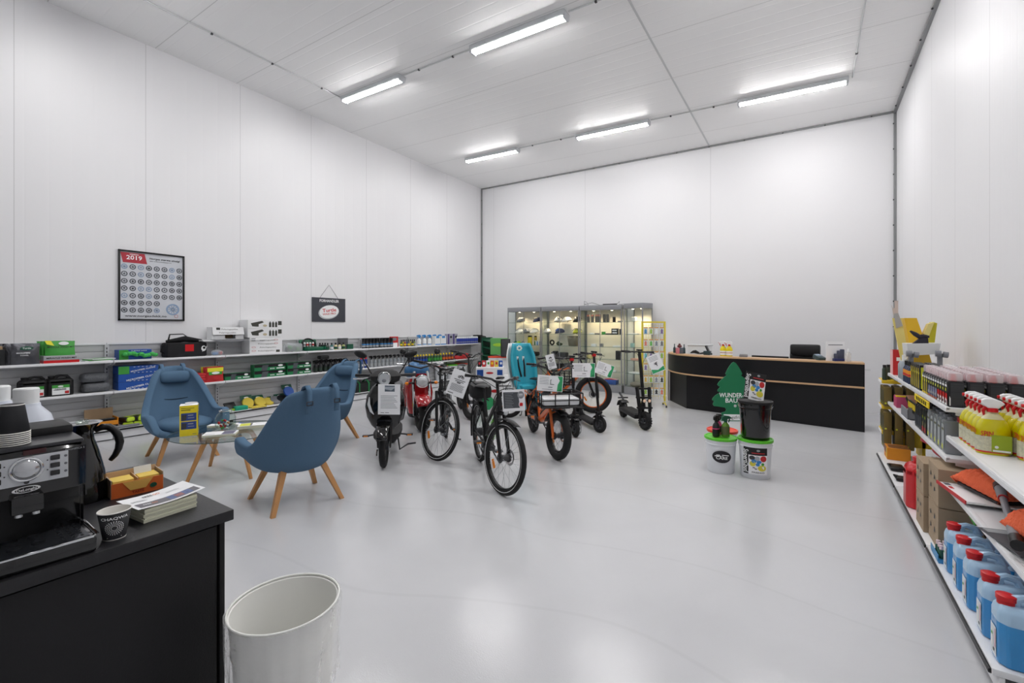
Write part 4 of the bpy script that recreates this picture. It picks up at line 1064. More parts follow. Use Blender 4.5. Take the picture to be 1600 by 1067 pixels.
def jerry(name, label, W, D, H, m, capm, liq=None, lab=None, group=None, cat='canister', hm=None):
    """canister, long side W along Y, depth D along X, cap toward -Y... handle loop on top"""
    t = thing(name, label, cat, (0, 0, 0), 0, group)
    zb = H*.72; q = min(W, D)*.2
    def sec(z, fx=1, fy=1): return [(x*fx, y*fy, z) for x, y in ((D/2-q, -W/2), (D/2, -W/2+q), (D/2, W/2-q), (D/2-q, W/2), (-D/2+q, W/2), (-D/2, W/2-q), (-D/2, -W/2+q), (-D/2+q, -W/2))]
    mb = MB(m)
    def st(zs, cap0, cap1, m_):
        vs = []
        for z, fx, fy in zs: vs += sec(z, fx, fy)
        k = len(zs); fs = [(8*i+j, 8*i+(j+1) % 8, 8*i+8+(j+1) % 8, 8*i+8+j) for i in range(k-1) for j in range(8)]
        if cap0: fs.append(tuple(reversed(range(8))))
        if cap1: fs.append(tuple(range(8*(k-1), 8*k)))
        mb.add(vs, fs, m_)
    lz = zb*.86
    st([(0, .94, .95), (.012, 1, 1), (lz if liq else zb, 1, 1)], True, False, liq or m)
    st([(lz if liq else zb*.9, 1, 1), (zb, 1, 1), (H*.80, .9, .93), (H*.86, .62, .8)], False, True, m)
    mb.build('body', t, mods=[('bev', .008)])
    hb = MB(hm or m); hb.tube([(0, -W*.12, H*.84), (0, -W*.08, H*.95), (0, W*.05, H*.975), (0, W*.28, H*.95), (0, W*.36, H*.83)], [.022, .019, .016, .019, .024], 8); hb.build('handle', t)
    MB(capm).lathe([(.030, H*.84), (.031, H*.90), (.034, H*.91), (.034, H*.975), (.028, H*.985)], 16, c=(0, -W*.27, 0)).build('cap', t)
    if lab:
        lb = MB(); lab(lb, FX(D/2+.001, 0, zb*.45), W, zb); lb.build('label', t)
    return t

# ---- shared colours
cardw = mat('white_card', 'e6e7e8', .6); cardb = mat('brown_card', 'a58a6b', .75, noise=.08, nscale=20); gfoil = mat('grey_foil', '5d5e63', .25, .7, bump=.8, bscale=18)
dgr = mat('dark_green_card', '14503a', .5); gbr = mat('bright_green', '3f9a3c', .5); lime = mat('lime', '9ccb3a', .5); bluec = mat('blue_card', '1f4fa0', .45)
teal = mat('teal_green', '0f6b4a', .4); spong = mat('yellow_sponge', 'e6cf55', .9, bump=.6, bscale=200); clearb = film('clear_bag', 'd8dde0', .35)
shade = mat('pack_black', '16181a', .35); redc = mat('red_card', 'c02a2e', .5); skyc = mat('sky_blue', '3a86c8', .4); logow = mat('logo_white', 'eceeee', .5)

# ================= wall pictures =================
XW = WL+.004
pa, pb_ = P(184, 389, X=XW), P(287.5, 499.7, X=XW); pc = P(184, 500.5, X=XW)
w_, h_ = pb_.y-pa.y, pa.z-pc.z; cy_, cz_ = (pa.y+pb_.y)/2, (pa.z+pc.z)/2
t = thing('wheel_poster', 'black framed poster showing rows of wheel rims on the left wall', 'poster', (XW, cy_, cz_))
fb_ = MB(black)
for a, b2, c, d in ((0, h_/2-.012, w_, .024), (0, -h_/2+.012, w_, .024)): fb_.box((.014, a, b2), (.028, c, d), .003)
for a in (-w_/2+.012, w_/2-.012): fb_.box((.014, a, 0), (.028, .024, h_), .003)
fb_.build('frame', t)
mb = MB(mat('poster_paper', 'c9ccd2', .35)); mb.box((.006, 0, 0), (.008, w_-.03, h_-.03)); M = FX(.0105, 0, 0)
u, v = (w_-.05), (h_-.05)
poly(mb, M, [(-u*.5, v*.49), (-u*.13, v*.49), (-u*.09, v*.34), (-u*.46, v*.34)], mat('poster_red', 'b0323f', .5))
mb.text('2019', v*.085, Matrix.Translation((.013, -u*.29, v*.415)) @ FX(0, 0, 0), m=paper, bold=True, w=u*.24)
mb.text('NORGESDEKK', v*.025, Matrix.Translation((.013, -u*.29, v*.465)) @ FX(0, 0, 0), m=paper, bold=True, w=u*.14)
mb.text('Norges største utvalg!', v*.04, Matrix.Translation((.012, u*.2, v*.43)) @ FX(0, 0, 0), m=blackink, bold=True, w=u*.5)
mb.text('SJEKK WWW.NORGESDEKK.NO', v*.02, Matrix.Translation((.012, u*.13, v*.39)) @ FX(0, 0, 0), m=blackink, w=u*.36)
mb.text('www.norgesdekk.no', v*.042, Matrix.Translation((.012, -u*.1, -v*.455)) @ FX(0, 0, 0), m=blackink, bold=True, w=u*.66)
rimd = mat('rim_dark', '3f444c', .5); riml = mat('rim_light', '8ba0bb', .5); random.seed(3)
for r_ in range(7):
    for c_ in range(8):
        if r_ >= 5 and c_ >= 5: continue
        cx_ = -u*.44+u*.126*c_; cy2 = v*.28-v*.108*r_; lt = random.random() < .25; mm = riml if lt else rimd
        mb.T = Matrix.Translation((.012, cx_, cy2)); a = u*.05; b3 = v*.044
        mb.ring((0, 0, 0), a*.84, a*.14, 'X', 16, 4, m=mm, sq=.02)
        k5 = random.choice((5, 6, 8)); o0 = random.random()
        for k in range(k5):
            an = 2*PI*k/k5+o0; mb.add([(.0005, a*.12*math.cos(an-1.2), a*.12*math.sin(an-1.2)), (.0005, a*.8*math.cos(an), a*.8*math.sin(an)), (.0005, a*.12*math.cos(an+1.2), a*.12*math.sin(an+1.2))], [(0, 1, 2)], mm)
        mb.T = Matrix()
mb.T = Matrix.Translation((.012, u*.33, -v*.345)); a = u*.115
mb.ring((0, 0, 0), a*.86, a*.14, 'X', 28, 4, m=riml, sq=.02)
for k in range(10):
    an = 2*PI*k/10; mb.add([(.0005, a*.15*math.cos(an-.6), a*.15*math.sin(an-.6)), (.0005, a*.8*math.cos(an-.06), a*.8*math.sin(an-.06)), (.0005, a*.8*math.cos(an+.06), a*.8*math.sin(an+.06)), (.0005, a*.15*math.cos(an+.6), a*.15*math.sin(an+.6))], [(0, 1, 2, 3)], riml)
mb.T = Matrix(); mb.ring((.0125, u*.39, -v*.45), u*.03, .002, 'X', 16, 4, m=redc)
mb.build('print', t, smooth=False)
# dealer sign
pa, pb_ = P(487, 464, X=XW), P(539, 502, X=XW); w_ = pb_.y-pa.y; h_ = pa.z-P(487, 502.5, X=XW).z; cy_ = (pa.y+pb_.y)/2; cz_ = pa.z-h_/2
t = thing('dealer_sign', 'dark grey FORHANDLER sign with an oval logo hanging on the left wall', 'sign', (XW+.01, cy_, cz_))
mb = MB(mat('sign_slate', '3b3d45', .5)); mb.box((0, 0, 0), (.008, w_, h_)); mb.build('board', t)
mb = MB(paper); mb.text('FORHANDLER', h_*.15, FX(.006, 0, h_*.37), bold=True, w=w_*.58); mb.build('lettering', t)
mb = MB(mat('logo_silver', 'b7babd', .3)); M = Matrix.Translation((.0055, 0, -h_*.08)) @ FX(0, 0, 0) @ Matrix.Rotation(R(10), 4, 'Z')
oval(mb, M, -.012, -.006, w_*.31, h_*.29, mb.mats[0], .0005, 32); oval(mb, M, .0, .004, w_*.29, h_*.265, logow, .0015, 32)
mb.text('Turtle', h_*.2, Matrix.Translation((.0095, .0, -h_*.02)) @ FX(0, 0, 0) @ Matrix.Rotation(R(5), 4, 'Z'), m=red, bold=True, w=w_*.42)
mb.text('WAX PRO', h_*.11, Matrix.Translation((.0095, .0, -h_*.17)) @ FX(0, 0, 0) @ Matrix.Rotation(R(5), 4, 'Z'), m=redc, bold=True, w=w_*.4)
mb.build('logo', t)
MB(dgrey).tube([(.0, -w_*.27, h_/2), (-.004, .0, h_/2+h_*.55), (.0, w_*.27, h_/2)], .003, 5).build('cord', t)

# ================= left shelves, upper level =================
random.seed(11)
XA = LX-.05       # front row plane
def put(o, px, lv, X=XA, rz=0, label=None, group=None, rot=None, sc=None):
    y = yl(px, X); loc = (X, y, lv)
    if isinstance(o, Proto): return o.put(loc, rz, label, group, rot=rot, sc=sc)
    o.location = loc
    if rz: o.rotation_euler = (0, 0, rz)
    if rot: o.rotation_euler = rot
    return o
fl_ = mat('foil_text', '9a9ca2', .4)
def dec_foil(mb):
    M = FX(.035, 0, 0)
    oval(mb, M, 0, .21, .06, .025, dgr, .012); mb.text('Turtle', .03, FX(.049, 0, .21), m=logow, bold=True)
    mb.text('MICROFIBRE', .022, FX(.046, -.03, .15), m=logow, bold=True); mb.text('TOWEL', .022, FX(.046, -.02, .12), m=logow)
for i, (px, dx, ln_) in enumerate(((16, .12, 'rearmost'), (28, .06, 'middle'), (40, 0, 'front'))):
    o = pouch('foil_pouch', 'grey foil cloth pouch at the left end of the top shelf, %s of three' % ln_, 'pouch', .26, .27, .07, gfoil, dec_foil if i == 2 else None, 'grey foil pouches')
    put(o, px, LU, XA-dx, R(-4+4*i))
o = cbox('display_carton', 'brown and black display carton corner at the far left edge of the top shelf', 'box', yl(-30, XA), yl(7, XA), LU, LU+.2, XA+.02, .2, shade); 
o = cbox('brown_carton', 'brown open carton leaning behind the display carton at the far left edge', 'box', yl(-30, XA), yl(4, XA), LU+.2, LU+.24, XA, .2, cardb)
# wash mitt display
y0, y1 = yl(68, XA), yl(124, XA); w_ = y1-y0
t = thing('mitt_display', 'red and grey display tray of green wash mitt bags on the top shelf', 'display box', (XA, (y0+y1)/2, LU))
mb = MB(mat('tray_grey', 'a9abae', .5)); mb.box((-.13, 0, .05), (.26, w_, .1), .003); patch(mb, FX(.0015, 0, 0), -w_/2, w_/2, 0, .04, red); patch(mb, FY(-.13, -w_/2, 0), -.13, .13, 0, .04, red)
mb.text('MIRACLE WASH MIT', .03, FX(.003, 0, .068), m=blackink, bold=True, w=w_*.85); mb.build('tray', t)
for i in range(3):
    def dg(mb, i=i):
        M = FX(.0, 0, 0); oval(mb, M, .03, .2, .05, .024, logow, .045); mb.text('MIRACLE WASH MIT', .028, FX(.05, 0, .15), m=blackink, bold=True, w=.26); poly(mb, M, [(-.15, .24), (-.09, .24), (-.06, .17), (-.13, .19)], mat('hi_yellow', 'e8e337', .5), .04)
    o = pouch('mitt_bag', 'green wash mitt bag standing in the red tray, %s of three' % ('front', 'middle', 'rear')[i], 'bag', .30, .24, .08, gbr, dg if i == 0 else None, 'green wash mitt bags')
    o.location = (XA-.06-.07*i, (y0+y1)/2-.02*i, LU+.055); o.rotation_euler = (0, R(-12), R(3*i))
for i in range(3):
    o = MB(gbr if i % 2 else cardw).box((0, 0, .006), (.22, .27, .012), .004); M = XY(0, 0, .0125); poly(o, M, [(-.08, -.1), (.08, -.1), (.08, .1), (-.08, .1)], cardw if i % 2 else gbr, .0); o = o.build('flat_pack')
    tag(o, 'flat green and white cloth pack lying beside the mitt display, number %s from the top' % ('three', 'two', 'one')[i], 'pack', 'flat cloth packs'); put(o, 150+3*i, LU+.0125*i, XA-.09, R(6*i))
# second bay
def dec_towel(mb, M, w, h):
    patch(mb, M, -w/2, -w*.22, -h/2+h*.5, h, gbr); mb.text('TURTLE WAX', h*.12, M @ Matrix.Translation((w*.1, h*.88, .002)), m=logow, bold=True, w=w*.5)
def dec_towel2(mb, M, w, h):
    patch(mb, M, -w/2, -w*.25, 0, h, gbr if h > .0 else gbr)
    mb.text('MICROFIBER CLOTHS', h*.28, M @ Matrix.Translation((w*.08, h*.5, .002)) @ Matrix.Rotation(R(10), 4, 'Z'), m=logow, bold=True, w=w*.6)
    for k in range(6): patch(mb, M, -w*.15+k*w*.1, -w*.11+k*w*.1, h*.85, h*.9, logow, .002); patch(mb, M, -w*.15+k*w*.1, -w*.11+k*w*.1, h*.1, h*.15, logow, .002)
def dec_towel3(mb, M, w, h):
    mb.text('MICROFIBER CLOTHS', h*.3, M @ Matrix.Translation((w*.05, h*.45, .002)) @ Matrix.Rotation(R(10), 4, 'Z'), m=logow, bold=True, w=w*.75)
    for k in range(7): patch(mb, M, -w*.25+k*w*.1, -w*.21+k*w*.1, h*.08, h*.13, logow, .002)
o = cbox('glove_box', 'blue and green open box with green gloves bulging out, left of the black bag', 'box', yl(186, XA), yl(237, XA), LU, LU+.145, XA, .2, bluec, dec_towel)
mb = MB(mat('green_glove', '3fae52', .6, bump=.8, bscale=30)); random.seed(5)
for k in range(9): mb.ball((.03+random.uniform(-.02, .02), -.13+.045*k, .07+random.uniform(-.02, .025)), (.035, .04, .03), 10, 6)
mb.build('gloves', o)
b0 = yl(-0, XA)
for i in range(3):
    cbox('towel_box', 'blue microfibre cloth box on the middle shelf behind the left armchair, %s of three' % ('bottom', 'middle', 'top')[i], 'box', yl(185, XA), yl(250, XA), LM+.115*i, LM+.115*(i+1)-.003, XA, .24, bluec, (dec_towel3, dec_towel3, dec_towel2)[i], group='blue cloth boxes')
# black tool bag
t = thing('tool_bag', 'black canvas tool bag with red logo patch and raised handle on the top shelf', 'bag', (XA-.14, (yl(258, XA)+yl(328, XA))/2, LU), 0)
bw = yl(328, XA)-yl(258, XA)-.04; canv = mat('black_canvas', '17171a', .8, bump=.3, bscale=300)
mb = MB(canv); mb.box((0, 0, .115), (.26, bw*.95, .23), .03); mb.build('body', t)
mb = MB(canv); mb.tube([(-.02, -bw*.42, .245), (0, 0, .285), (-.02, bw*.42, .25)], [.03, .055, .03], 12, flat=.8); mb.build('top_flap', t)
mb = MB(black); mb.tube([(.02, -bw*.40, .25), (.02, -bw*.36, .36), (.02, -bw*.05, .365), (.02, bw*.12, .29)], .014, 8, flat=.5); mb.build('handle', t)
mb = MB(black); mb.tube([(0, -bw*.47, .2), (0, -bw*.54, .19), (0, -bw*.55, .09), (0, -bw*.47, .06)], .011, 8); mb.build('side_handle', t)
mb = MB(red); M = FX(.132, 0, 0); patch(mb, M, -.04, .08, .09, .20, red); mb.text('DUREX', .02, FX(.134, .02, .105), m=logow, bold=True, w=.09) if False else None; mb.build('red_patch', t)
mb = MB(logow); M = FX(.132, 0, 0); oval(mb, M, .22, .13, .035, .045, logow); oval(mb, M, .225, .14, .02, .02, black, .005); mb.tube([(.134, .20, .08), (.134, .24, .11), (.134, .27, .17)], .004, 5, m=logow); mb.build('round_logo', t)
o = MB(clearb).ball((0, 0, .05), (.06, .1, .055), 16, 8); o.box((0, -.03, .04), (.05, .08, .05), .01, m=skyc); o.box((0, .05, .045), (.05, .04, .06), .01, m=redc); o = o.build('small_bag'); tag(o, 'small clear bag of blue and red bits beside the black tool bag', 'bag'); put(o, 339, LU)
# third bay: white boxes
pw = mat('print_dark', '3b3c36', .6)
zt = LT+.03
t = thing('polish_carton', 'open white carton with a hanging front flap standing high on the shelf top', 'carton', (LBX+.12, (yl(332, LX-.1)+yl(381, LX-.1))/2, zt+.015))
w_ = yl(381, LX-.1)-yl(332, LX-.1); mb = MB(cardw); h_ = .21
mb.box((-.09, 0, h_/2), (.01, w_, h_)); mb.box((.0, -w_/2, h_/2), (.18, .008, h_)); mb.box((.0, w_/2, h_/2), (.18, .008, h_)); mb.box((0, 0, .004), (.18, w_, .008)); mb.box((0, 0, h_-.004), (.18, w_, .008))
mb.box((.09, -w_*.3, h_*.4), (.006, w_*.4, h_*.8)); mb.box((.09, w_*.37, h_*.4), (.006, w_*.26, h_*.8)); mb.build('box', t, smooth=False)
mb = MB(cardb); mb.box((-.08, .05, h_*.4), (.004, .2, .13)); mb.build('inner_card', t)
mb = MB(cardw); M0 = Matrix.Translation((.11, 0, h_*.68)) @ Matrix.Rotation(R(-14), 4, 'Y'); mb.T = M0; mb.box((0, 0, 0), (.005, w_*1.0, h_*.6)); 
mb.text('Poleringspakke', .035, FX(.004, .02, .03), m=pw, w=.26); mb.text('Poleringspakke', .035, FX(.004, -.02, -.03), m=pw, w=.26); patch(mb, FX(.004, 0, 0), -.19, -.13, .02, .06, pw); mb.build('front_flap', t, smooth=False)
mb = MB(mat('grey_lid', '7c7e82', .6)); mb.box((.17, .02, -.0), (.18, w_*1.15, .006)); mb.build('lower_flap', t, smooth=False)
o = MB(shelfm).box((0, 0, 0), (.32, w_+.5, .02), .003).build('top_shelf'); tag(o, 'short grey shelf carrying the open white carton', 'shelf'); o.location = (LBX+.15, t.location.y+.08, zt)
t.location.z = zt+.014
def dec_pol(mb, M, w, h):
    poly(mb, M, [(-w*.42, h*.62), (-w*.1, h*.9), (-w*.05, h*.72), (-w*.2, h*.5), (-w*.2, h*.2), (-w*.38, h*.25)], pw); oval(mb, M, -w*.02, h*.33, w*.06, h*.14, mat('pol_pad', 'b9ad90', .6))
    for k in range(3): patch(mb, M, w*(.1+.09*k), w*(.165+.09*k), h*.15, h*.72, pw); patch(mb, M, w*(.12+.09*k), w*(.145+.09*k), h*.72, h*.85, pw)
    patch(mb, M, w*.37, w*.48, h*.4, h*.9, pw)
def dec_pol2(mb, M, w, h):
    for k in range(4):
        mb.text('Poleringspakke', h*.10, M @ Matrix.Translation((w*(.05-.05*(k % 2)), h*(.82-.22*k), .002)), m=pw, w=w*.5)
        oval(mb, M, w*(.3 if k < 2 else -.38), h*(.84-.22*k), w*.06, h*.05, redc, .0015); oval(mb, M, w*(.3 if k < 2 else -.38), h*(.84-.22*k), w*.05, h*.035, cardw, .0025)
    patch(mb, M, -w*.45, -w*.33, h*.8, h*.95, pw); patch(mb, M, w*.3, w*.42, h*.05, h*.2, pw)
ya, yb2 = yl(390, XA), yl(441, XA); z1 = zl(410, 527, XA); z2 = zl(410, 513, XA); z3 = zl(410, 500, XA)
cbox('polisher_carton', 'large white polisher carton at the bottom of the white stack on the top shelf', 'carton', ya, yb2, LU, z1-.003, XA, .3, cardw, dec_pol2, group='white polisher cartons')
cbox('polisher_carton', 'flat white polisher carton in the middle of the white stack', 'carton', ya-.03, yb2, z1, z2-.003, XA, .3, cardw, dec_pol, group='white polisher cartons')
cbox('polisher_carton', 'flat white polisher carton on top of the white stack', 'carton', ya-.03, yb2, z2, z3, XA, .3, cardw, dec_pol, group='white polisher cartons')
o = MB(clearb).box((0, 0, .085), (.14, .33, .17), .05)
for k in range(6): o.ball((.0, -.12+.05*k, .05+.03*(k % 2)), (.05, .035, .05), 10, 6, m=(shade, gbr, mgrey)[k % 3])
o = o.build('clear_bag'); tag(o, 'clear plastic bag of grey and green sponges right of the white cartons', 'bag'); put(o, 458, LU)
# green open case
t = thing('care_case', 'open dark green case holding small white bottles on the top shelf', 'case', (XA-.06, yl(490, XA), LU))
tealm = mat('case_green', '0d5a3f', .35)
mb = MB(tealm); mb.box((0, .03, .04), (.16, .36, .08), .03); mb.build('lower_half', t)
mb = MB(tealm); mb.T = Matrix.Translation((-.09, -.03, .12)) @ Matrix.Rotation(R(-12), 4, 'Y'); mb.box((0, 0, 0), (.05, .36, .22), .02); mb.ring((.03, 0, -.03), .15, .014, 'X', 24, 8, m=black, a0=0, a1=PI); mb.box((.018, 0, -.02), (.02, .28, .14), .02, m=shade); mb.build('raised_lid', t)
wb_ = mat('white_bottle', 'd9dbd9', .4)
for k in range(4):
    b_ = MB(wb_).lathe([(.018, 0), (.02, .01), (.02, .075), (.01, .09)], 12, c=(0, 0, 0)); b_.cyl((0, 0, .09), (0, 0, .108), .011, m=shade); b_.lathe([(.0203, .02), (.0203, .055)], 12, cap0=False, cap1=False, m=redc if k % 2 else mgrey); b_ = b_.build('small_bottle')
    tag(b_, 'tiny white bottle held in the open green case, %s from the left' % ('first', 'second', 'third', 'fourth')[k], 'bottle', 'tiny bottles in the green case'); b_.location = (XA-.1, yl(490, XA)-.13+.06*k, LU+.088)
# small row of bottles
cols = ['4e5a55', '2d6f6a', 'd7c79c', 'd9d3a8', 'a8b070']; nm = ['grey', 'teal', 'cream', 'pale yellow', 'olive']
for k in range(5):
    o = bottle('small_bottle', '%s small detailing bottle in the short row right of the green case' % nm[k], 'bottle', [(.03, 0), (.033, .01), (.033, .085), (.016, .11)], mat('btl_'+nm[k].replace(' ', '_'), cols[k], .35), shade, [(.0335, .02, .07, cardw if k % 2 else dgr)], cap=(.016, .108, .15))
    put(o, 512+6.2*k, LU, XA-.0)
for k in range(3):
    o = bottle('small_bottle', 'dark small bottle behind the green case lid, %s of three' % ('left', 'middle', 'right')[k], 'bottle', [(.028, 0), (.03, .01), (.03, .1), (.014, .12)], shade, shade, [(.0305, .02, .08, teal)], cap=(.015, .118, .15)); put(o, 500+4*k, LU, XA-.16)
cbox('grey_carton', 'tall grey black box behind the small bottles on the top shelf', 'box', yl(534, XA), yl(546, XA), LU, LU+.24, XA-.05, .1, mat('box_grey', '55565a', .5), group='boxes by the small bottles')
cbox('grey_carton', 'small dark green box at the right end of the small bottle row', 'box', yl(544, XA), yl(553, XA), LU, LU+.11, XA-.02, .1, dgr, group='boxes by the small bottles')

# ---- spray and bottle rows
blk = mat('smoke_bottle', '26272b', .3); gtr = mat('clear_grey_bottle', '8d9396', .25); lbw = mat('label_grey', '9da1a4', .5); lbr = mat('label_red', 'a8282c', .5)
pr = Proto(bottle('cleaner_bottle', '', 'bottle', [(.036, 0), (.04, .01), (.04, .12), (.034, .14)], blk, black, [(.0405, .03, .07, lbw), (.0405, .08, .1, skyc)], cap=(.035, .14, .225)))
for i in range(9):
    for r_ in range(2): put(pr, 568+(i*5.2 if i < 5 else i*5.2+2)+r_*2, LU, XA-.02-.1*r_, 0, 'dark cleaner bottle with a tall black cap in the block on the top shelf', 'dark cleaner bottles on the top shelf')
t = cbox('price_card', 'red and white card display between dark and coloured bottles on the top shelf', 'display card', yl(612, XA), yl(624, XA), LU, LU+.25, XA-.04, .04, redc, lambda mb, M, w, h: (patch(mb, M, -w*.35, w*.4, 0, h*.4, paper), oval(mb, M, 0, h*.75, w*.3, h*.15, mgrey)))
cc = ['3a5a2c', 'c8b52e', '8a2a2a', '2c4a8a', '5a5a5e', 'b8b03a', '3d3d40', '7a8a3a']
for i in range(8):
    o = bottle('wax_bottle', 'small coloured bottle in the mixed cluster right of the price card, number %d' % (i+1), 'bottle', [(.026, 0), (.028, .008), (.028, .1), (.014, .12)], mat('wax_%d' % i, cc[i], .35), shade, [(.0285, .03, .07, lbw if i % 2 else yellow)], cap=(.015, .118, .17))
    tag(o, 'small bottle in the mixed colourful cluster right of the price card', None, 'mixed small bottles'); put(o, 627+2.9*i, LU, XA-.07*(i % 2))
wsp = Proto(spray('spray_bottle', '', 'spray bottle', logow, skyc, [(.1, .2, skyc)], H=.30, r=.05))
for i in range(5): put(wsp, 655+8.2*i, LU, XA-.05-.1*(i % 2), R(200), 'white spray bottle with blue trigger on the top shelf', 'white and blue spray bottles')
for i in range(2): 
    o = cbox('cloth_carton', 'white and blue box right of the white spray bottles, %s' % ('left one', 'right one')[i], 'box', yl(680+9*i, XA), yl(688+9*i, XA), LU, LU+.24, XA, .12, logow, lambda mb, M, w, h: (patch(mb, M, -w/2, w/2, 0, h*.12, skyc), patch(mb, M, -w*.3, w*.3, h*.75, h, skyc)))
for i in range(2): cbox('polish_box', 'tall grey and purple box at the end of the white sprayers, %s' % ('left one', 'right one')[i], 'box', yl(700+8*i, XA), yl(707+8*i, XA), LU, LU+.29, XA, .12, mat('box_lilac', 'a5a3b4', .5), lambda mb, M, w, h: (patch(mb, M, -w/2, -w*.2, 0, h, mat('box_violet', '4a3a7a', .5)), oval(mb, M, w*.15, h*.7, w*.25, h*.12, shade), patch(mb, M, -w*.1, w*.4, h*.2, h*.5, lbw)))
tin = Proto(bottle('cleaner_tin', '', 'tin', [(.034, 0), (.035, .004), (.035, .15), (.033, .155)], mat('tin_blue', '2a3fa0', .35), logow, [(.0355, .04, .06, lbw)], cap=(.033, .155, .205)))
for i in range(11):
    for r_ in range(2): put(tin, 714+i*3.1+r_, LU, XA-.01-.075*r_, 0, 'blue tin with white cap in the long row on the top shelf', 'blue tins with white caps')
t = thing('helmet_bag', 'black shiny helmet bag at the far end of the top shelf', 'bag', (XA-.08, yl(754, XA), LU)); mb = MB(mat('black_leather', '')); mb.box((0, 0, .11), (.26, .34, .22), .08); mb.build('body', t); mb = MB(black); mb.box((.02, -.16, .22), (.2, .24, .05), .02); mb.build('flap', t)
# ================= left shelves, middle level =================
def lab_can(mb, M, w, h):
    patch(mb, M, -w*.3, w*.32, -h*.35, h*.3, logow); patch(mb, M, -w*.3, w*.32, h*.1, h*.3, gbr, .002); oval(mb, M, 0, h*.2, w*.1, h*.06, logow, .003)
    patch(mb, M, -w*.25, w*.2, -h*.05, -h*.01, ink, .003); patch(mb, M, w*.15, w*.3, -h*.3, -h*.12, redc, .003); mb.text('TURTLE WAX', h*.1, M @ Matrix.Translation((0, h*.03, .004)), m=blackink, bold=True, w=w*.4)
jb = Proto(jerry('black_canister', '', .27, .17, .27, blackm, blackm, lab=lab_can))
put(jb, 51, LM, XA-.1, R(180) and 0, 'black canister with green label on the middle shelf, left of the pair', 'black canisters on the middle shelf'); put(jb, 92, LM, XA-.1, 0, 'black canister with green label on the middle shelf, right of the pair', 'black canisters on the middle shelf')
gb = mat('grey_granules', '5f6266', .35, bump=1, bscale=70)
for i in range(2):
    o = MB(gb); o.box((0, 0, .07), (.22, yl(170, XA)-yl(126, XA), .13), .06); o = o.build('filter_bag', ang=80); tag(o, 'clear bag of grey granules on the middle shelf, %s one' % ('lower', 'upper')[i], 'bag', 'bags of grey granules'); put(o, 149-2*i, LM+.135*i, XA-.13)
for i in range(4):
    o = MB(redc).box((0, 0, .02), (.2, .2, .038), .012).build('red_pack'); tag(o, 'flat red pack in the stack behind the left armchair, %s of four' % ('lowest', 'second', 'third', 'top')[i], 'pack', 'flat red packs'); put(o, 306+(i % 2), LM+.04*i, XA-.08)
def dec_pouch(mb):
    M = FX(.04, 0, 0); oval(mb, M, 0, .15, .06, .02, logow, .008); patch(mb, M, -.12, .12, .17, .235, mat('hi_yellow', ''), .0); patch(mb, M, -.1, .1, .12, .17, gbr, .004); oval(mb, M, .02, .07, .06, .03, redc, .01)
for i in range(3):
    o = pouch('cloth_pouch', 'red and yellow sealed cloth pouch on the middle shelf, %s of three' % ('front', 'middle', 'rear')[i], 'pouch', .28, .25, .07, redc if i < 2 else mat('hi_yellow', ''), dec_pouch if i < 2 else None, 'red and yellow pouches'); put(o, 335-4*i, LM, XA-.03-.07*i, R(5*i))
# green kit boxes
def dec_kit(mb, M, w, h):
    patch(mb, M, -w/2, w*.5, h*.55, h, shade); poly(mb, M, [(-w*.3, 0), (-w*.12, 0), (-w*.05, h*.9), (-w*.25, h*.9)], mat('kit_grey', '4c5157', .5)); oval(mb, M, w*.33, h*.72, w*.08, h*.16, logow)
    for k in range(3): patch(mb, M, w*(.0+.05*k), w*(.03+.05*k), h*.2, h*.36, logow)
    patch(mb, M, w*.2, w*.46, h*.22, h*.38, logow, .003)
kg = mat('kit_green', '1f7a48', .45)
for (a, b2, z, l) in ((397, 446, 0, 'lower box of the left stack'), (397, 446, 1, 'upper box of the left stack'), (449, 486, 0, 'lower box of the right stack'), (449, 486, 1, 'upper box of the right stack')):
    cbox('kit_box', 'long green kit box on the middle shelf, ' + l, 'box', yl(a, XA)+.005, yl(b2, XA), LM+.118*z, LM+.118*z+.114, XA, .14, kg, dec_kit, group='long green kit boxes')
cbox('kit_box', 'single long green kit box lying turned at the left of the green stacks', 'box', yl(353, XA), yl(394, XA)-.03, LM, LM+.112, XA-.02, .13, kg, dec_kit, group='long green kit boxes', rz=R(-6))
# spray bottles hidden by the chair and rows beyond
bsp = Proto(spray('spray_bottle', '', 'spray bottle', blk, black, [(.15, .55, mat('label_dark', '2a3a30', .5))], H=.26, r=.042))
for i in range(7):
    for r_ in range(2): put(bsp, 493+7.5*i+2*r_, LM, XA-.04-.1*r_, R(200), 'black trigger spray bottle on the middle shelf behind the rear armchair', 'black trigger sprays')
o = MB(shade); o.box((0, 0, .04), (.14, .2, .08), .03); o = o.build('black_pack'); tag(o, 'black soft pack lying on top of the black trigger sprays', 'pack'); put(o, 505, LM+.25, XA-.08)
gcl = Proto(bottle('grey_bottle', '', 'bottle', [(.034, 0), (.036, .01), (.036, .13), (.02, .16)], mat('grey_btl', '6c7074', .3), black, [(.0365, .03, .1, lbw)], cap=(.02, .158, .2)))
for i in range(5): put(gcl, 548+3.2*i, LM, XA-.03, 0, 'grey bottle with black cap left of the blue aerosol cans', 'grey bottles with black caps')
aer = Proto(bottle('aerosol_can', '', 'aerosol', [(.031, 0), (.033, .004), (.033, .19), (.02, .205)], mat('aerosol_blue', '27459a', .3, .3), red, [(.0335, .05, .09, logow)], cap=(.024, .2, .25)))
for i in range(2): put(aer, 564.5+7*i, LM, XA, 0, 'blue aerosol can with red cap on the middle shelf, %s of two' % ('left', 'right')[i], 'blue aerosol cans')
sp2 = Proto(spray('spray_bottle', '', 'spray bottle', gtr, black, [(.1, .5, lbw)], H=.28, r=.038))
spc = mat('label_yellow_b', 'a08a30', .5)
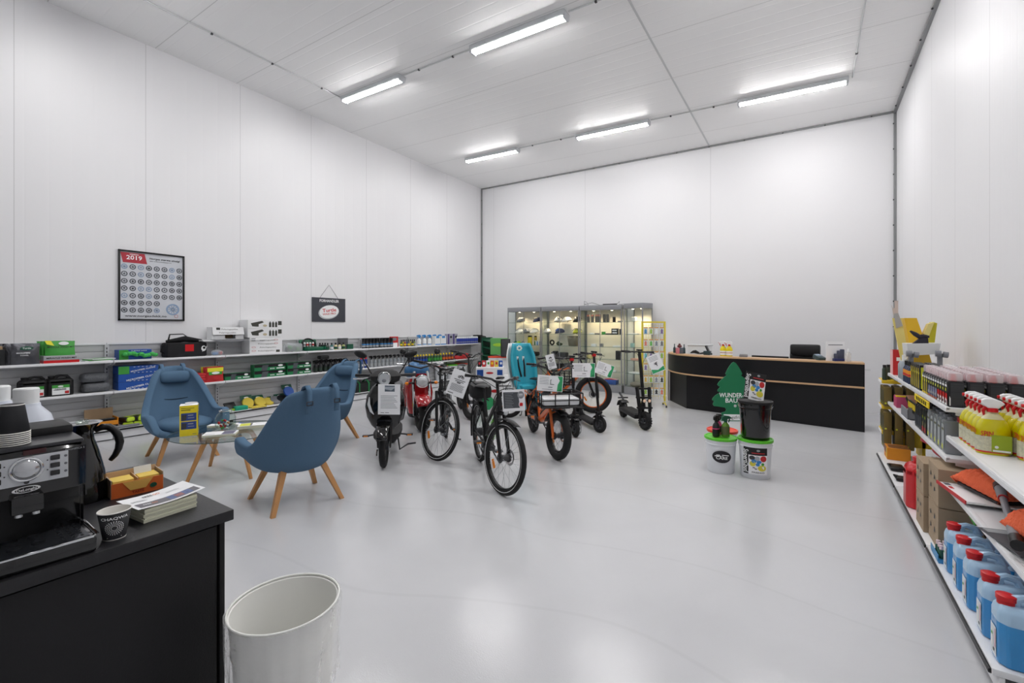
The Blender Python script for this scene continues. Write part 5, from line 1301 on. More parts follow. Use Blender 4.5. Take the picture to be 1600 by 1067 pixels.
for i in range(10): put(sp2, 580+6.1*i, LM, XA-.03, R(180+30), 'clear grey spray bottle with black trigger on the middle shelf behind the scooter', 'grey sprays with black triggers')
for i in range(2):
    o = bottle('dark_bottle', 'dark bottle on the fifth unit middle shelf behind the mirror, %s' % ('left', 'right')[i], 'bottle', [(.04, 0), (.042, .01), (.042, .18), (.02, .22)], blk, black, cap=(.022, .22, .26)); put(o, 640+4*i, LM, XA-.1)
yb_ = [Proto(bottle('tyre_bottle', '', 'bottle', [(.036, 0), (.038, .01), (.038, .14), (.02, .17)], mat(n, c, .35), yellow, [(.0385, .04, .1, lb)], cap=(.022, .168, .21))) for n, c, lb in (('btl_navy', '23284a', bluec), ('btl_green', '2b5a34', gbr), ('btl_plum', '4a2a3c', orange))]
for i in range(14): put(yb_[(i//5) % 3], 648+4.5*i, LM, XA-.03, 0, ('dark blue', 'green', 'plum')[(i//5) % 3]+' bottle with yellow cap on the middle shelf behind the red scooter', 'bottles with yellow caps')
t = thing('red_bag', 'red and black cover bag on the middle shelf below the blue tins', 'bag', (XA-.1, yl(727, XA), LM)); mb = MB(redc); mb.ball((0, 0, .06), (.12, .36, .11), 18, 8); mb.build('body', t); mb = MB(black); mb.ball((0, -.15, .1), (.1, .16, .08), 14, 6); mb.build('black_fold', t)
# ================= left shelves, base deck =================
t = thing('wiper_display', 'brown and orange display tray of black packs on the lowest shelf behind the jug', 'display box', (XA-.1, (yl(142, XA)+yl(180, XA))/2, LD))
w_ = yl(180, XA)-yl(142, XA)+.05; mb = MB(cardb); mb.box((-.1, 0, .14), (.01, w_, .28), .0); mb.box((0, 0, .005), (.26, w_, .01)); mb.build('back_card', t)
mb = MB(mat('pack_orange', 'd98a1e', .5)); mb.box((.12, 0, .06), (.015, w_, .12)); mb.box((0, w_/2, .08), (.25, .01, .16)); M = FX(.129, 0, 0); patch(mb, M, -w_/2, w_/2, 0, .06, shade); patch(mb, M, -.05, w_*.4, .015, .045, logow, .002); mb.build('front_tray', t)
for k in range(3):
    o = MB(shade).box((0, 0, .02), (.22, w_*.85, .03), .01).build('black_pack'); o.location = (XA-.12, t.location.y, LD+.03+.035*k); o.rotation_euler = (0, R(-12), 0); tag(o, 'thin black pack lying in the orange display tray, %s of three' % ('lowest', 'middle', 'top')[k], 'pack', 'black packs in the orange tray')
hv = mat('hi_vis', 'c2e03a', .7, bump=.6, bscale=40)
for k in range(4):
    o = MB(hv if k % 2 == 0 else hv); o.box((0, 0, .035), (.2, .26, .06), .028); o.box((0, -.1, .036), (.16, .08, .063), .02, m=shade); o = o.build('glove_pack'); tag(o, 'bright yellow-green glove pack on the lowest shelf left of the blue armchair, %s' % ('front left', 'front right', 'upper left', 'upper right')[k], 'gloves', 'yellow-green glove packs'); put(o, 206+14*(k % 2), LD+.065*(k//2), XA-.08, R(10*k))
o = MB(mgrey).box((0, 0, .02), (.18, .3, .03), .01).build('grey_pack'); tag(o, 'flat grey pack left of the yellow-green gloves', 'pack'); put(o, 195, LD, XA-.03)
def hangcard(name, label, px, lv, X, colr, w=.16, h=.2, tilt=-55, group=None, rz=0, knob=None):
    """blister card: dark header card with a foam pad"""
    t = thing(name, label, 'pad', (X, yl(px, X), lv), rz, group)
    mb = MB(dgr); mb.T = Matrix.Rotation(R(tilt), 4, 'Y'); mb.box((0, 0, h*.8), (.006, w, h*.4), .002); oval(mb, mb.T.inverted() @ mb.T @ FX(.004, 0, h*.8), 0, 0, w*.2, h*.07, logow); mb.build('header_card', t)
    mb = MB(colr); mb.T = Matrix.Rotation(R(tilt), 4, 'Y'); mb.lathe([(w*.47, 0), (w*.5, .012), (w*.5, .03), (w*.46, .042)], 22); mb2 = MB(colr); 
    o = mb; o.v = [(Matrix.Rotation(R(tilt), 4, 'Y') @ Matrix.Translation((0, 0, h*.35)) @ Matrix.Rotation(R(90), 4, 'Y') @ Matrix.Rotation(-R(tilt), 4, 'Y')) @ v for v in o.v]; o.build('foam_pad', t)
    return t
for px, c, l, tl, dz in ((388, spong, 'yellow polishing pad on card, upright at the left of the yellow pads', -25, 0), (408, spong, 'yellow polishing pad on card, second of the yellow pads', -40, 0), (422, spong, 'yellow polishing pad on card, right of the yellow pads', -60, 0),
                     (433, mgrey, 'grey polishing pad on card beside the yellow pads', -55, 0), (443, shade, 'black polishing pad on card left of the purple pad', -50, 0), (458, mat('pad_purple', '5b5a9c', .8), 'purple polishing pad on card by the rear armchair', -55, .0), (452, bluec, 'dark blue pad on card propped high above the purple pad', -30, .12)):
    hangcard('polish_pad', l, px, LD+dz, XA-.1, c, .2, .24, tl, 'polishing pads on the lowest shelf')
o = MB(spong).box((0, 0, .015), (.12, .26, .03), .01).build('sponge'); tag(o, 'flat yellow sponge lying in front of the yellow pads', 'sponge'); put(o, 403, LD, XA)
o = MB(mat('sponge_green', '2ba583', .9, bump=.5, bscale=200)); o.box((0, 0, .045), (.12, .2, .045), .012); o.box((0, 0, .012), (.12, .2, .024), .008); o = o.build('sponge'); tag(o, 'turquoise green scrubbing sponge on the lowest shelf by the left armchair arm', 'sponge'); put(o, 376, LD, XA-.02)
o = MB(shade); o.box((0, 0, .07), (.02, .2, .16), .005, rot=(0, R(-35), R(15))); o.box((.02, 0, .02), (.1, .14, .03), .01, m=lime); o = o.build('sponge_pack'); tag(o, 'black card pack with lime base left of the turquoise sponge', 'pack'); put(o, 360, LD, XA-.08)
t = thing('duck_toy', 'orange rounded pad pack on card behind the left armchair', 'pad', (XA-.08, yl(316, XA), LD+.0)); mb = MB(orange); mb.ball((0, 0, .1), (.08, .11, .1), 16, 10); mb.build('orange_pad', t); mb = MB(dgr); mb.box((-.06, 0, .24), (.01, .16, .14)); mb.build('header_card', t); t.name = 'pad_pack'
caddy = thing('caddy_box', '', 'caddy', (0, 0, 0)); mb = MB(blackm); mb.box((0, 0, .10), (.24, .28, .2), .02); mb.build('body', caddy)
mb = MB(mat('caddy_green', '1f7a44', .4)); mb.tube([(.12, -.12, .0), (.125, -.12, .2), (.0, -.12, .28), (-.1, -.12, .2)], .012, 6); mb.build('handle', caddy); mb = MB(mat('caddy_green', '')); mb.tube([(.12, .12, .0), (.125, .12, .2), (.0, .12, .28), (-.1, .12, .2)], .012, 6); mb.build('handle', caddy)
mb = MB(blackm); mb.box((0, 0, .28), (.06, .26, .04), .015); mb.build('top_bar', caddy); cp = Proto(caddy)
for i in range(5): put(cp, 549+14.5*i, LD, XA-.12, 0, 'black caddy with green side straps on the lowest shelf, %s from the left' % ('first', 'second', 'third', 'fourth', 'fifth')[i], 'black and green caddies')
# white buckets on the lowest shelf + floor corner
limel = mat('lime_lid', '5cc22e', .4); oredl = mat('orange_red_lid', 'dd3f22', .4); bwh = mat('bucket_white', 'dfe2e6', .4)
def ologo(t, r, h, a=0):
    mb = MB(mat('logo_plate', '1e1c22', .4)); q = r*1.0; n = 24
    def sp(x, z, k=1.0): an = x/q; return (q*k*math.cos(an), q*k*math.sin(an), z)
    cz_ = h*.5
    mb.add([sp(r*.62*math.cos(2*PI*i/n), cz_+h*.17*math.sin(2*PI*i/n), 1.012) for i in range(n)] + [sp(0, cz_, 1.014)], [(i, (i+1) % n, n) for i in range(n)])
    for x0, x1, z in ((-.35, .45, .03), (-.45, .1, .0)): mb.add([sp(r*x0, cz_+h*z, 1.02), sp(r*(x0+x1)/2, cz_+h*(z+.012), 1.02), sp(r*x1, cz_+h*z, 1.02), sp(r*x1, cz_+h*(z+.022), 1.02), sp(r*(x0+x1)/2, cz_+h*(z+.034), 1.02), sp(r*x0, cz_+h*(z+.022), 1.02)], [(0, 1, 4, 5), (1, 2, 3, 4)], logow)
    key = MB(logow); key.text('CARE', 1, Matrix(), bold=True)
    mb.add([sp(v.x*r*.30, cz_-h*.035+v.y*h*.11, 1.022) for v in key.v], key.f, logow)
    mb.build('logo', t, smooth=False)
BX = LX-.17
for px, li, l in ((689, oredl, 'orange-red lid'), (705, limel, 'lime green lid'), (721, oredl, 'orange-red lid, behind the city bike')):
    p = (BX, yl(px, BX), LD); bucket('bucket', 'white bucket with oval logo and %s on the lowest shelf' % l, p, .17, .40, bwh, li, R(-45), ologo, 'white buckets on the lowest shelf')
# corner beside the cabinets
t = thing('display_shelf', 'dark green display shelf at the left end near the corner trim', 'shelf', (-7.6, 10.5, 0)); mb = MB(dgr); mb.box((-.28, 0, .65), (.03, .5, 1.3)); mb.build('side_panel', t)
for z in (.75, .98, 1.18): MB(dgr).box((0, 0, z), (.55, .5, .03), .005, rot=(0, R(10), 0)).build('tray', t)
o = cbox('green_carton', 'large bright green box in the corner behind the buckets', 'box', -.22, .22, .86, 1.30, 0, .3, mat('pale_green_box', '5fa45c', .6), lambda mb, M, w, h: oval(mb, M, 0, h*.6, w*.35, h*.1, lime)); o.location = P(779, 560, D=12.0).to_2d().to_3d() + Vector((0, 0, .86)); o.rotation_euler = (0, 0, R(-60))
o = MB(bwh).box((0, 0, .2), (.4, 1.0, .4), .01).build('pallet_box'); tag(o, 'white low box carrying the corner buckets', 'box'); q = P(779, 590, D=11.6); o.location = (q.x, q.y, 0); o.rotation_euler = (0, 0, R(30+90-60))
for i, px in enumerate((772, 787)):
    q = P(px, 580, D=11.5); bucket('bucket', 'white bucket with orange-red lid in the corner behind the child seat, %s one' % ('left', 'right')[i], (q.x, q.y, .4), .15, .45, bwh, oredl, R(-45), None, 'white buckets in the corner')
q = P(790, 545, D=11.3); t = thing('speaker_box', 'black speaker box standing on the buckets left of the display cabinets', 'speaker', (q.x, q.y, .86), TH)
mb = MB(black); mb.box((0, 0, .22), (.24, .24, .44), .008); mb.build('body', t); mb = MB(dgrey); mb.box((0, -.122, .22), (.2, .006, .4), .002); mb.build('grille', t)
# white display box with colourful packs behind fat bike
q = P(766, 600, D=8.6); t = thing('promo_box', 'white cardboard display with green print and colourful packs behind the fat bike', 'display box', (q.x, q.y, 0), TH)
mb = MB(cardw); mb.box((0, 0, .42), (.52, .4, .84), .004); M = FY(0, -.201, 0)
poly(mb, M, [(-.26, .05), (.0, .05), (.12, .2), (-.0, .32), (-.26, .22)], gprint); oval(mb, M, .1, .4, .08, .03, redc); patch(mb, M, -.24, -.12, .68, .8, bluec); patch(mb, M, .14, .24, .70, .8, bluec); oval(mb, M, .0, .74, .07, .02, redc); mb.build('body', t)
for k in range(6):
    o = MB((shade, redc, logow, orange, spong, bluec)[k]); o.box((0, 0, .06), (.07, .05, .12), .008); oval(o, FY(0, -.026, .07), 0, 0, .02, .025, (redc, logow, gbr, yellow, redc, logow)[k]); o = o.build('small_pack'); v = Matrix.Rotation(TH, 4, 'Z') @ Vector((-.2+.08*k, -.05, 0)); o.location = (q.x+v.x, q.y+v.y, .842); o.rotation_euler = (0, 0, TH+R(8*(k % 3)))
    tag(o, '%s small pack standing on the white display box behind the fat bike' % ('black', 'red', 'white', 'orange', 'yellow', 'blue')[k], 'pack', 'small packs on the white display box')

# ================= glass display cabinets =================
gp = glass('cabinet_glass', 'fbfdfc', .5); gedge = mat('glass_edge_green', '6f8f86', .15)
warm = mat('halogen_glow', 'ffe9c4', .4, emit=25)
cabback = mat('cabinet_back', 'efe9da', .7)
def cabinet(name, label, loc, rz, W, D, H, base=.18, head=.12, n=6, back=True):
    t = thing(name, label, 'cabinet', loc, rz, 'glass display cabinets')
    mb = MB(alu); mb.box((W/2, D/2, base/2), (W-.01, D-.01, base), .004); mb.build('plinth', t)
    mb = MB(alu); mb.box((W/2, D/2, H-head/2), (W, D, head), .004); mb.build('header', t)
    for x, y in ((.012, .012), (W-.012, .012), (.012, D-.012), (W-.012, D-.012)): MB(alu).box((x, y, (H-head+base)/2), (.024, .024, H-head-base)).build('corner_post', t)
    hh = H-head-base; zm = base+hh/2
    for x in (.006, W-.006): MB(gp).box((x, D/2, zm), (.005, D-.05, hh)).build('side_pane', t)
    MB(gp).box((W/2, .006, zm), (W-.05, .005, hh)).build('door_pane', t)
    MB(alu).box((W/2, .0, zm), (.012, .012, hh)).build('door_rail', t) if W > .9 else None
    MB(gp if not back else cabback).box((W/2, D-.006, zm), (W-.05, .006, hh)).build('back_pane', t)
    zs = [base+hh*(k+1)/n for k in range(n-1)]
    for z in zs:
        mb = MB(gp); mb.box((W/2, D/2, z), (W-.03, D-.05, .006)); s = mb.build('glass_shelf', t)
        MB(gedge).box((W/2, .027, z), (W-.03, .003, .007)).build('shelf_edge', s)
    for x in (W*.28, W*.72):
        l = MB(chrome).cyl((x, D*.4, H-head-.012), (x, D*.4, H-head), .035).build('spotlight', t)
        MB(warm).cyl((x, D*.4, H-head-.014), (x, D*.4, H-head-.0125), .028).build('bulb', l)
        ld = bpy.data.lights.new('spot', 'SPOT'); ld.energy = SPOT_POWER; ld.color = (1, .78, .5); ld.spot_size = R(130); ld.spot_blend = .8; ld.shadow_soft_size = .03
        lo = bpy.data.objects.new('spot_light', ld); COL.objects.link(lo); lo.parent = t; lo.location = (x, D*.4, H-head-.02)
    return t, zs
YC = 10.48; CHT = 1.6+34.7/FPX*11.0
cx = [P(px, 500, Y=YC).x for px in (792.5, 845, 905, 972)]
CAB = []
nmz = ['at the left, holding helmets and a yellow bottle', 'second from the left, with a woven basket', 'third from the left, with small electronics']
for i in range(3): CAB.append(cabinet('display_cabinet', 'grey framed lit glass display cabinet, ' + nmz[i], (cx[i]+.01, YC, 0), 0, cx[i+1]-cx[i]-.02, .42, CHT))
cab4, zs4 = cabinet('display_cabinet', 'narrow lit glass corner cabinet behind the yellow rack', (cx[3]+.06, YC-.05, 0), R(-16), .52, .42, CHT+.02)
def cput(o, ci, fx, k, fy=.5, rz=0):
    t, zs = CAB[ci] if ci < 3 else (cab4, zs4); z = ([.18]+zs)[k]+.004; wd = (cx[ci+1]-cx[ci]-.02) if ci < 3 else .52
    M = Matrix.Translation(t.location) @ Matrix.Rotation(t.rotation_euler.z, 4, 'Z'); p = M @ Vector((wd*fx, .42*fy, z)); o.location = p; o.rotation_euler = (0, 0, t.rotation_euler.z+rz); return o
def helmet(label, m, m2=shade, s=1, group='bicycle helmets in the cabinets'):
    t = thing('bicycle_helmet', label, 'helmet', (0, 0, 0), 0, group)
    def f(u, v):
        a = 2*PI*u; b = R(5+85*v); return (.14*s*math.cos(a)*math.cos(b), .105*s*math.sin(a)*math.cos(b), .02+.13*s*math.sin(b)+.02*math.cos(a)*(1-v))
    MB(m).grid(f, 24, 9, wu=True).build('shell', t, mods=[('sol', .012, -1)])
    for k in range(4):
        y = (-.06+.04*k)*s; mb = MB(m2); mb.tube([(-.11*s, y*1.1, .09*s), (-.04*s, y, .146*s), (.05*s, y*1.0, .142*s), (.11*s, y*1.1, .09*s)], .009, 6, flat=.5); mb.build('vent', t)
    MB(black).tube([(.05, .09*s, .04), (.02, .05, -.0+.008), (.02, -.05, .008), (.05, -.09*s, .04)], .004, 5).build('strap', t)
    return t
hw_ = mat('helmet_white', 'e9e6df', .25); hn = mat('helmet_navy', '2b3356', .3); hy = mat('helmet_yellow', 'b9bd3a', .3)
for ci, fx, k, m, m2, l in ((0, .3, 5, mgrey, shade, 'grey striped helmet, top shelf of the first cabinet, left'), (0, .82, 5, hn, shade, 'navy helmet, top shelf of the first cabinet, right'), (0, .28, 4, hw_, mgrey, 'pale helmet, second shelf of the first cabinet, left'), (0, .5, 4, mgrey, hw_, 'grey and white helmet, second shelf of the first cabinet, middle'), (0, .72, 4, hw_, lbw, 'large white helmet, second shelf of the first cabinet'),
                        (1, .38, 5, hw_, shade, 'white and black helmet, top shelf of the second cabinet, left'), (1, .60, 5, hw_, mgrey, 'glossy white helmet, top shelf of the second cabinet, middle'), (1, .88, 5, shade, dgrey, 'black helmet, top shelf of the second cabinet, right'), (1, .08, 4, hw_, mgrey, 'pale helmet, second shelf of the second cabinet, left'), (1, .42, 4, hn, bluec, 'dark blue helmet, second shelf of the second cabinet'), (1, .88, 4, hy, shade, 'yellow and black helmet, second shelf of the second cabinet, right')):
    cput(helmet(l, m, m2), ci, fx, k, .45, R(random.uniform(-40, 60)))
o = bottle('shaker_bottle', 'large yellow bottle with dark lid in the first cabinet', 'bottle', [(.06, 0), (.065, .01), (.065, .2), (.05, .22)], mat('bottle_yellow', 'c9b624', .4), shade, cap=(.055, .218, .26)); cput(o, 0, .62, 3, .3)
o = bottle('shaker_bottle', 'slim ochre bottle behind the yellow one in the first cabinet', 'bottle', [(.035, 0), (.04, .01), (.04, .2), (.03, .22)], mat('bottle_ochre', 'b0972a', .4), shade, cap=(.035, .218, .25)); cput(o, 0, .74, 3, .5)
for k in range(6):
    o = bottle('slim_bottle', 'slim small bottle in the row on the third shelf of the first cabinet', 'bottle', [(.014, 0), (.016, .005), (.016, .09), (.008, .11)], (teal, logow, skyc, logow, mgrey, teal)[k], logow, cap=(.009, .108, .13), group='slim bottles in the first cabinet'); cput(o, 0, .78+.035*k, 3, .25)
for k, (fx, c, l) in enumerate(((.15, teal, 'teal'), (.25, lime, 'lime'), (.38, mgrey, 'grey'))):
    o = MB(c); o.ball((0, 0, .045), (.07, .06, .045), 14, 8); o.tube([(-.06, 0, .06), (0, .02, .1), (.06, 0, .06)], .008, 6); o = o.build('knee_pad_set'); tag(o, '%s small bundle on the third shelf of the first cabinet' % l, 'bundle', 'bundles in the first cabinet'); cput(o, 0, fx, 3, .4)
# basket
wick = mat('wicker_grey', '6f6a5c', .85, bump=.9, bscale=60)
t = thing('bicycle_basket', 'grey woven bicycle basket on the third shelf of the second cabinet', 'basket', (0, 0, 0)); MB(wick).lathe([(.12, 0), (.125, .01), (.165, .25)], 24, sy=.75, p=.75, cap1=False).build('body', t, mods=[('sol', .012, -1)]); MB(wick).tube([(.165*math.cos(2*PI*i/20)*1.0, .125*math.sin(2*PI*i/20), .25) for i in range(20)], .01, 6, closed=True).build('rim', t); cput(t, 1, .78, 3, .45)
t = thing('bicycle_bell', 'round black lock coil on the third shelf of the second cabinet', 'lock', (0, 0, 0)); MB(black).ring((0, 0, .08), .055, .02, 'Y', 24, 8).build('coil', t); MB(dgrey).cyl((0, -.03, .02), (0, .03, .02), .02).build('lock_body', t); t.name = 'cable_lock'; cput(t, 1, .22, 3, .4)
o = MB(mat('army_green', '3e4a33', .8)); o.ball((0, 0, .04), (.09, .06, .04), 14, 8); o.tube([(-.08, 0, .05), (-.04, 0, .1), (.03, 0, .05)], .02, 6); o = o.build('saddle_cover'); tag(o, 'dark green folded cover next to the cable lock in the second cabinet', 'cover'); cput(o, 1, .42, 3, .4)
for fx, k, w_, d_, h_, m, l in ((.3, 2, .14, .14, .16, shade, 'small black box beside the box of goggles, fourth shelf, second cabinet'), (.5, 2, .26, .2, .13, dgrey, 'dark grey goggle box, fourth shelf, second cabinet'), (.3, 1, .40, .24, .14, shade, 'long black pannier bag, fifth shelf, second cabinet'), (.76, 1, .42, .24, .16, dgrey, 'grey black hip bag, fifth shelf, second cabinet')):
    o = MB(m); o.box((0, 0, h_/2), (w_, d_, h_), .03); o = o.build('accessory_box' if h_ > .15 and w_ < .2 else 'accessory_bag'); tag(o, l, 'bag'); cput(o, 1, fx, k, .45)
for fx, k in ((.3, 2), (.7, 2), (.3, 1), (.7, 1), (.5, 0)):
    o = MB(shade); o.box((0, 0, .06), (.26, .2, .12), .04); o.tube([(-.08, -.08, .12), (0, -.1, .15), (.08, -.08, .12)], .008, 6); o = o.build('accessory_bag'); tag(o, 'black accessory bag low in the first cabinet behind the child seat', 'bag', 'black bags low in the first cabinet'); cput(o, 0, fx, k, .5)
# third cabinet
bl = mat('blister_grey', '6a6660', .35)
for k, fx in enumerate((.17, .27, .37, .44)):
    o = MB(bl); o.box((0, 0, .1), (.075, .02, .2), .004); patch(o, FY(0, -.011, 0), -.035, .035, .15, .19, mat('card_orange', 'd8866a', .5)); o = o.build('blister_card'); tag(o, 'grey blister card with orange header on the top shelf of the third cabinet', 'card', 'blister cards in the third cabinet'); cput(o, 2, fx, 5, .3)
for k, fx in enumerate((.56, .64)):
    o = MB(bl); o.box((0, 0, .1), (.075, .02, .2), .004); o = o.build('blister_card'); tag(o, 'plain grey blister card on the top shelf of the third cabinet', 'card', 'plain blister cards in the third cabinet'); cput(o, 2, fx, 5, .3)
for fx, k, sz, m, l in ((.78, 5, (.07, .04, .13), shade, 'small black box on the top shelf of the third cabinet'), (.92, 5, (.1, .1, .03), mgrey, 'flat grey gadget at the right of the top shelf of the third cabinet'), (.53, 4, (.09, .05, .07), gbr, 'small bright green card on the second shelf of the third cabinet'), (.8, 4, (.17, .06, .15), shade, 'black box with white print on the second shelf of the third cabinet'), (.93, 4, (.06, .06, .14), dgrey, 'narrow dark box right of the black box in the third cabinet'),
                        (.25, 4, (.1, .08, .04), logow, 'white gadget on the second shelf of the third cabinet, left'), (.38, 4, (.12, .08, .035), mgrey, 'grey gadget on the second shelf of the third cabinet'), (.66, 4, (.16, .1, .03), dgrey, 'dark flat gadget in front of the black box in the third cabinet'), (.3, 3, (.12, .1, .07), logow, 'pale case on the third shelf of the third cabinet, left'), (.48, 3, (.08, .08, .08), mgrey, 'grey cube on the third shelf of the third cabinet'), (.85, 3, (.2, .1, .04), logow, 'white gadget on the third shelf of the third cabinet, right'),
                        (.2, 2, (.14, .1, .1), mat('pale_yellow', 'd6c98a', .6), 'pale yellow box on the fourth shelf of the third cabinet'), (.88, 2, (.12, .1, .22), shade, 'black upright pouch on the fourth shelf of the third cabinet'), (.75, 1, (.16, .1, .04), logow, 'white gadget on the fifth shelf of the third cabinet'), (.72, 0, (.3, .2, .12), bluec, 'striped blue and red bundle at the bottom of the third cabinet')):
    o = MB(m); o.box((0, 0, sz[2]/2), sz, .006)
    if 'print' in l: patch(o, FY(0, -sz[1]/2, 0), -.06, .05, .09, .12, logow); patch(o, FY(0, -sz[1]/2, 0), -.06, .06, .03, .06, logow)
    if 'striped' in l:
        for q_ in range(4): o.tube([(-.15, -.08+.04*q_, .12), (0, -.1+.04*q_, .14), (.15, -.06+.04*q_, .11)], .015, 6, m=(redc, logow)[q_ % 2])
    o = o.build('gadget_box'); tag(o, l, 'box'); cput(o, 2, fx, k, .35)
for fx, k, sz, m, l in ((.35, 5, (.1, .08, .1), logow, 'white camera box on the top shelf of the corner cabinet'), (.3, 4, (.26, .12, .025), logow, 'white coiled cable on the second shelf of the corner cabinet'), (.25, 3, (.08, .08, .1), mat('pale_teal', 'a7cfc9', .4), 'pale teal tin on the third shelf of the corner cabinet'), (.45, 2, (.24, .12, .05), mat('pale_pink', 'd9a795', .5), 'pink flat box on the fourth shelf of the corner cabinet'), (.45, 1, (.28, .2, .03), logow, 'white flat tray on the fifth shelf of the corner cabinet')):
    o = MB(m); o.box((0, 0, sz[2]/2), sz, .01); o = o.build('gadget_box'); tag(o, l, 'box'); cput(o, 3, fx, k, .4)
o = MB(mat('rope_grey', '8f887c', .9, bump=1, bscale=50)); o.ball((0, 0, .05), (.16, .12, .07), 18, 8); o = o.build('rope_heap'); tag(o, 'grey heap of folded nets at the bottom of the corner cabinet', 'net'); cput(o, 3, .45, 0, .4)
# cables on top
o = MB(dgrey); zt = CHT+.004
o.tube([(cx[2]+.05, YC+.2, zt), (cx[2]+.06, YC+.18, zt+.12), (cx[2]+.14, YC+.15, zt+.09), (cx[2]+.2, YC+.12, zt+.01), (cx[2]+.1, YC+.1, zt+.03), (cx[2]+.3, YC+.12, zt+.07), (cx[2]+.5, YC+.15, zt+.004), (cx[3]-.2, YC+.15, zt+.004), (cx[3]-.1, YC+.1, zt+.08), (cx[3]-.12, YC+.12, zt+.01), (cx[3]+.3, YC+.14, zt+.03)], .005, 6)
o = o.build('power_cable'); tag(o, 'thin grey cable looping over the top of the right display cabinets', 'cable')
o = MB(dgrey).box((cx[3]-.35, YC+.1, zt+.015), (.36, .04, .03), .005).build('power_strip'); tag(o, 'dark power strip lying on top of the third cabinet', 'power strip')

# ================= yellow wire rack =================
ry = mat('rack_yellow', 'd9c63a', .45)
q = P(1021, 634, Z=0); t = thing('card_rack', 'yellow wire display rack of air freshener cards left of the reception counter', 'rack', (q.x, q.y, 0), TH-R(8))
RW, RH = .44, 1.70
mb = MB(ry)
for s in (-1, 1): mb.box((s*RW/2, 0, RH/2+.05), (.035, .035, RH-.1), .004)
mb.box((0, 0, RH), (RW+.035, .035, .03), .004); mb.build('frame', t)
for s in (-1, 1):
    f = MB(ry).tube([(s*RW/2, -.18, .03), (s*RW/2, -.03, .08), (s*RW/2, .18, .03)], .012, 6).build('foot', t)
    for y in (-.17, .17): MB(black).cyl((s*RW/2-.012, y, .022), (s*RW/2+.012, y, .022), .022).build('castor', f)
mb = MB(ry); 
for k in range(9): mb.tube([(-RW/2+RW*(k+.5)/9, -.0, .15), (-RW/2+RW*(k+.5)/9, 0, RH-.03)], .003, 4)
for k in range(18): mb.tube([(-RW/2, 0, .2+k*.084), (RW/2, 0, .2+k*.084)], .003, 4)
mb.build('wire_grid', t)
cols = ['5a9ac8', '9ac24a', 'e9eef0', '7f6a9c', 'e0806a', '6abf5a', '8a8f98', '77787c', 'd9b54a', 'c05a78', '6ac0c8', '3a3b40']
Mr = Matrix.Translation(t.location) @ Matrix.Rotation(t.rotation_euler.z, 4, 'Z')
fq = ['palm', 'leaf', 'drop', 'tree']; n_ = 0; rows = ['top', 'second', 'third', 'fourth', 'fifth', 'sixth']; colsn = ['first', 'second', 'third', 'fourth']; cn = ['blue', 'light green', 'white', 'violet', 'coral', 'green', 'grey', 'dark grey', 'amber', 'pink', 'turquoise', 'black']
for r_ in range(6):
    for c_ in range(4):
        ci = (r_*4+c_*5+r_) % 12 if r_ else (0, 1, 2, 3)[c_]
        if r_ == 1: ci = (4, 5, 6, 7)[c_]
        o = MB(mat('sachet_film', 'd8dcd6', .3)); o.box((0, 0, .075), (.085, .008, .15), .002); o.prism([(-.03, .02), (.03, .02), (.012, .06), (.028, .065), (.0, .125), (-.028, .065), (-.012, .06)], 0, .002, FY(0, -.0045, 0), m=mat('sachet_'+cn[ci].replace(' ', '_'), cols[ci], .5)); patch(o, FY(0, -.0045, 0), -.04, .04, .13, .148, mat('sachet_header', 'd99a3a', .5))
        o = o.build('air_freshener', smooth=False); o.location = Mr @ Vector((-RW*.36+RW*.24*c_, -.03, RH-.25-.245*r_)); o.rotation_euler = (0, 0, t.rotation_euler.z)
        tag(o, '%s air freshener card, %s row of the yellow rack, %s from the left' % (cn[ci], rows[r_], colsn[c_]), 'air freshener', 'air freshener cards on the yellow rack')

# ================= reception counter items =================
def onc(px, py): p = P(px, py, Z=1.057); return p
slat = mat('slate_bottle', '30464c', .3)
for i, (px, py) in enumerate(((1051, 550), (1065.5, 551))):
    o = bottle('drink_bottle', 'dark slim bottle on the left end of the counter, %s of two' % ('left', 'right')[i], 'bottle', [(.025, 0), (.027, .005), (.027, .1), (.01, .13)], slat, slat, cap=(.010, .128, .19), group='dark slim bottles on the counter'); p = onc(px, py); p.z = 1.057; p.y -= .25; p.x += .1; o.location = p
p = onc(1058, 551); p.y -= .3; p.x += .12; t = thing('gift_bag', 'small pink and grey bag with a dark red bow between the slim bottles', 'gift', (p.x, p.y, 1.057), TH); mb = MB(mat('gift_grey', '5a6470', .5)); mb.box((.03, 0, .06), (.08, .06, .12), .004); mb.build('box', t); mb = MB(mat('gift_pink', 'c77a86', .5)); mb.box((-.045, -.01, .06), (.06, .06, .12), .004); mb.build('pink_box', t); mb = MB(mat('bow_red', '5a1e22', .5)); mb.ball((.0, 0, .15), (.05, .04, .03), 12, 6); mb.ball((.0, 0, .18), (.025, .025, .03), 10, 6); mb.build('bow', t)
p = P(1074, 552, Z=1.057); o = MB(black); o.tube([(-.09, 0, .02), (-.03, .01, .045), (.03, -.02, .05), (.1, 0, .02)], [.01, .03, .035, .02], 8); o.tube([(.1, .02, .015), (.2, 0, .03), (.3, -.04, .02), (.38, -.02, .02)], [.012, .02, .014, .016], 8); o = o.build('glove_pair'); o.location = (-1.95, 9.56, 1.057); o.rotation_euler = (0, 0, R(-20)); tag(o, 'dark gloves lying near the left end of the reception counter', 'gloves')
p = P(1094, 545, Y=9.85); t = thing('printer', 'white printer behind the left part of the reception counter', 'printer', (p.x, 9.85, .72), R(-8)); mb = MB(logow); mb.box((0, 0, .25), (.40, .3, .5), .015); mb.build('body', t); mb = MB(mat('print_lid', 'd2d5d8', .4)); mb.box((0, -.0, .51), (.42, .32, .03), .01); mb.build('lid', t)
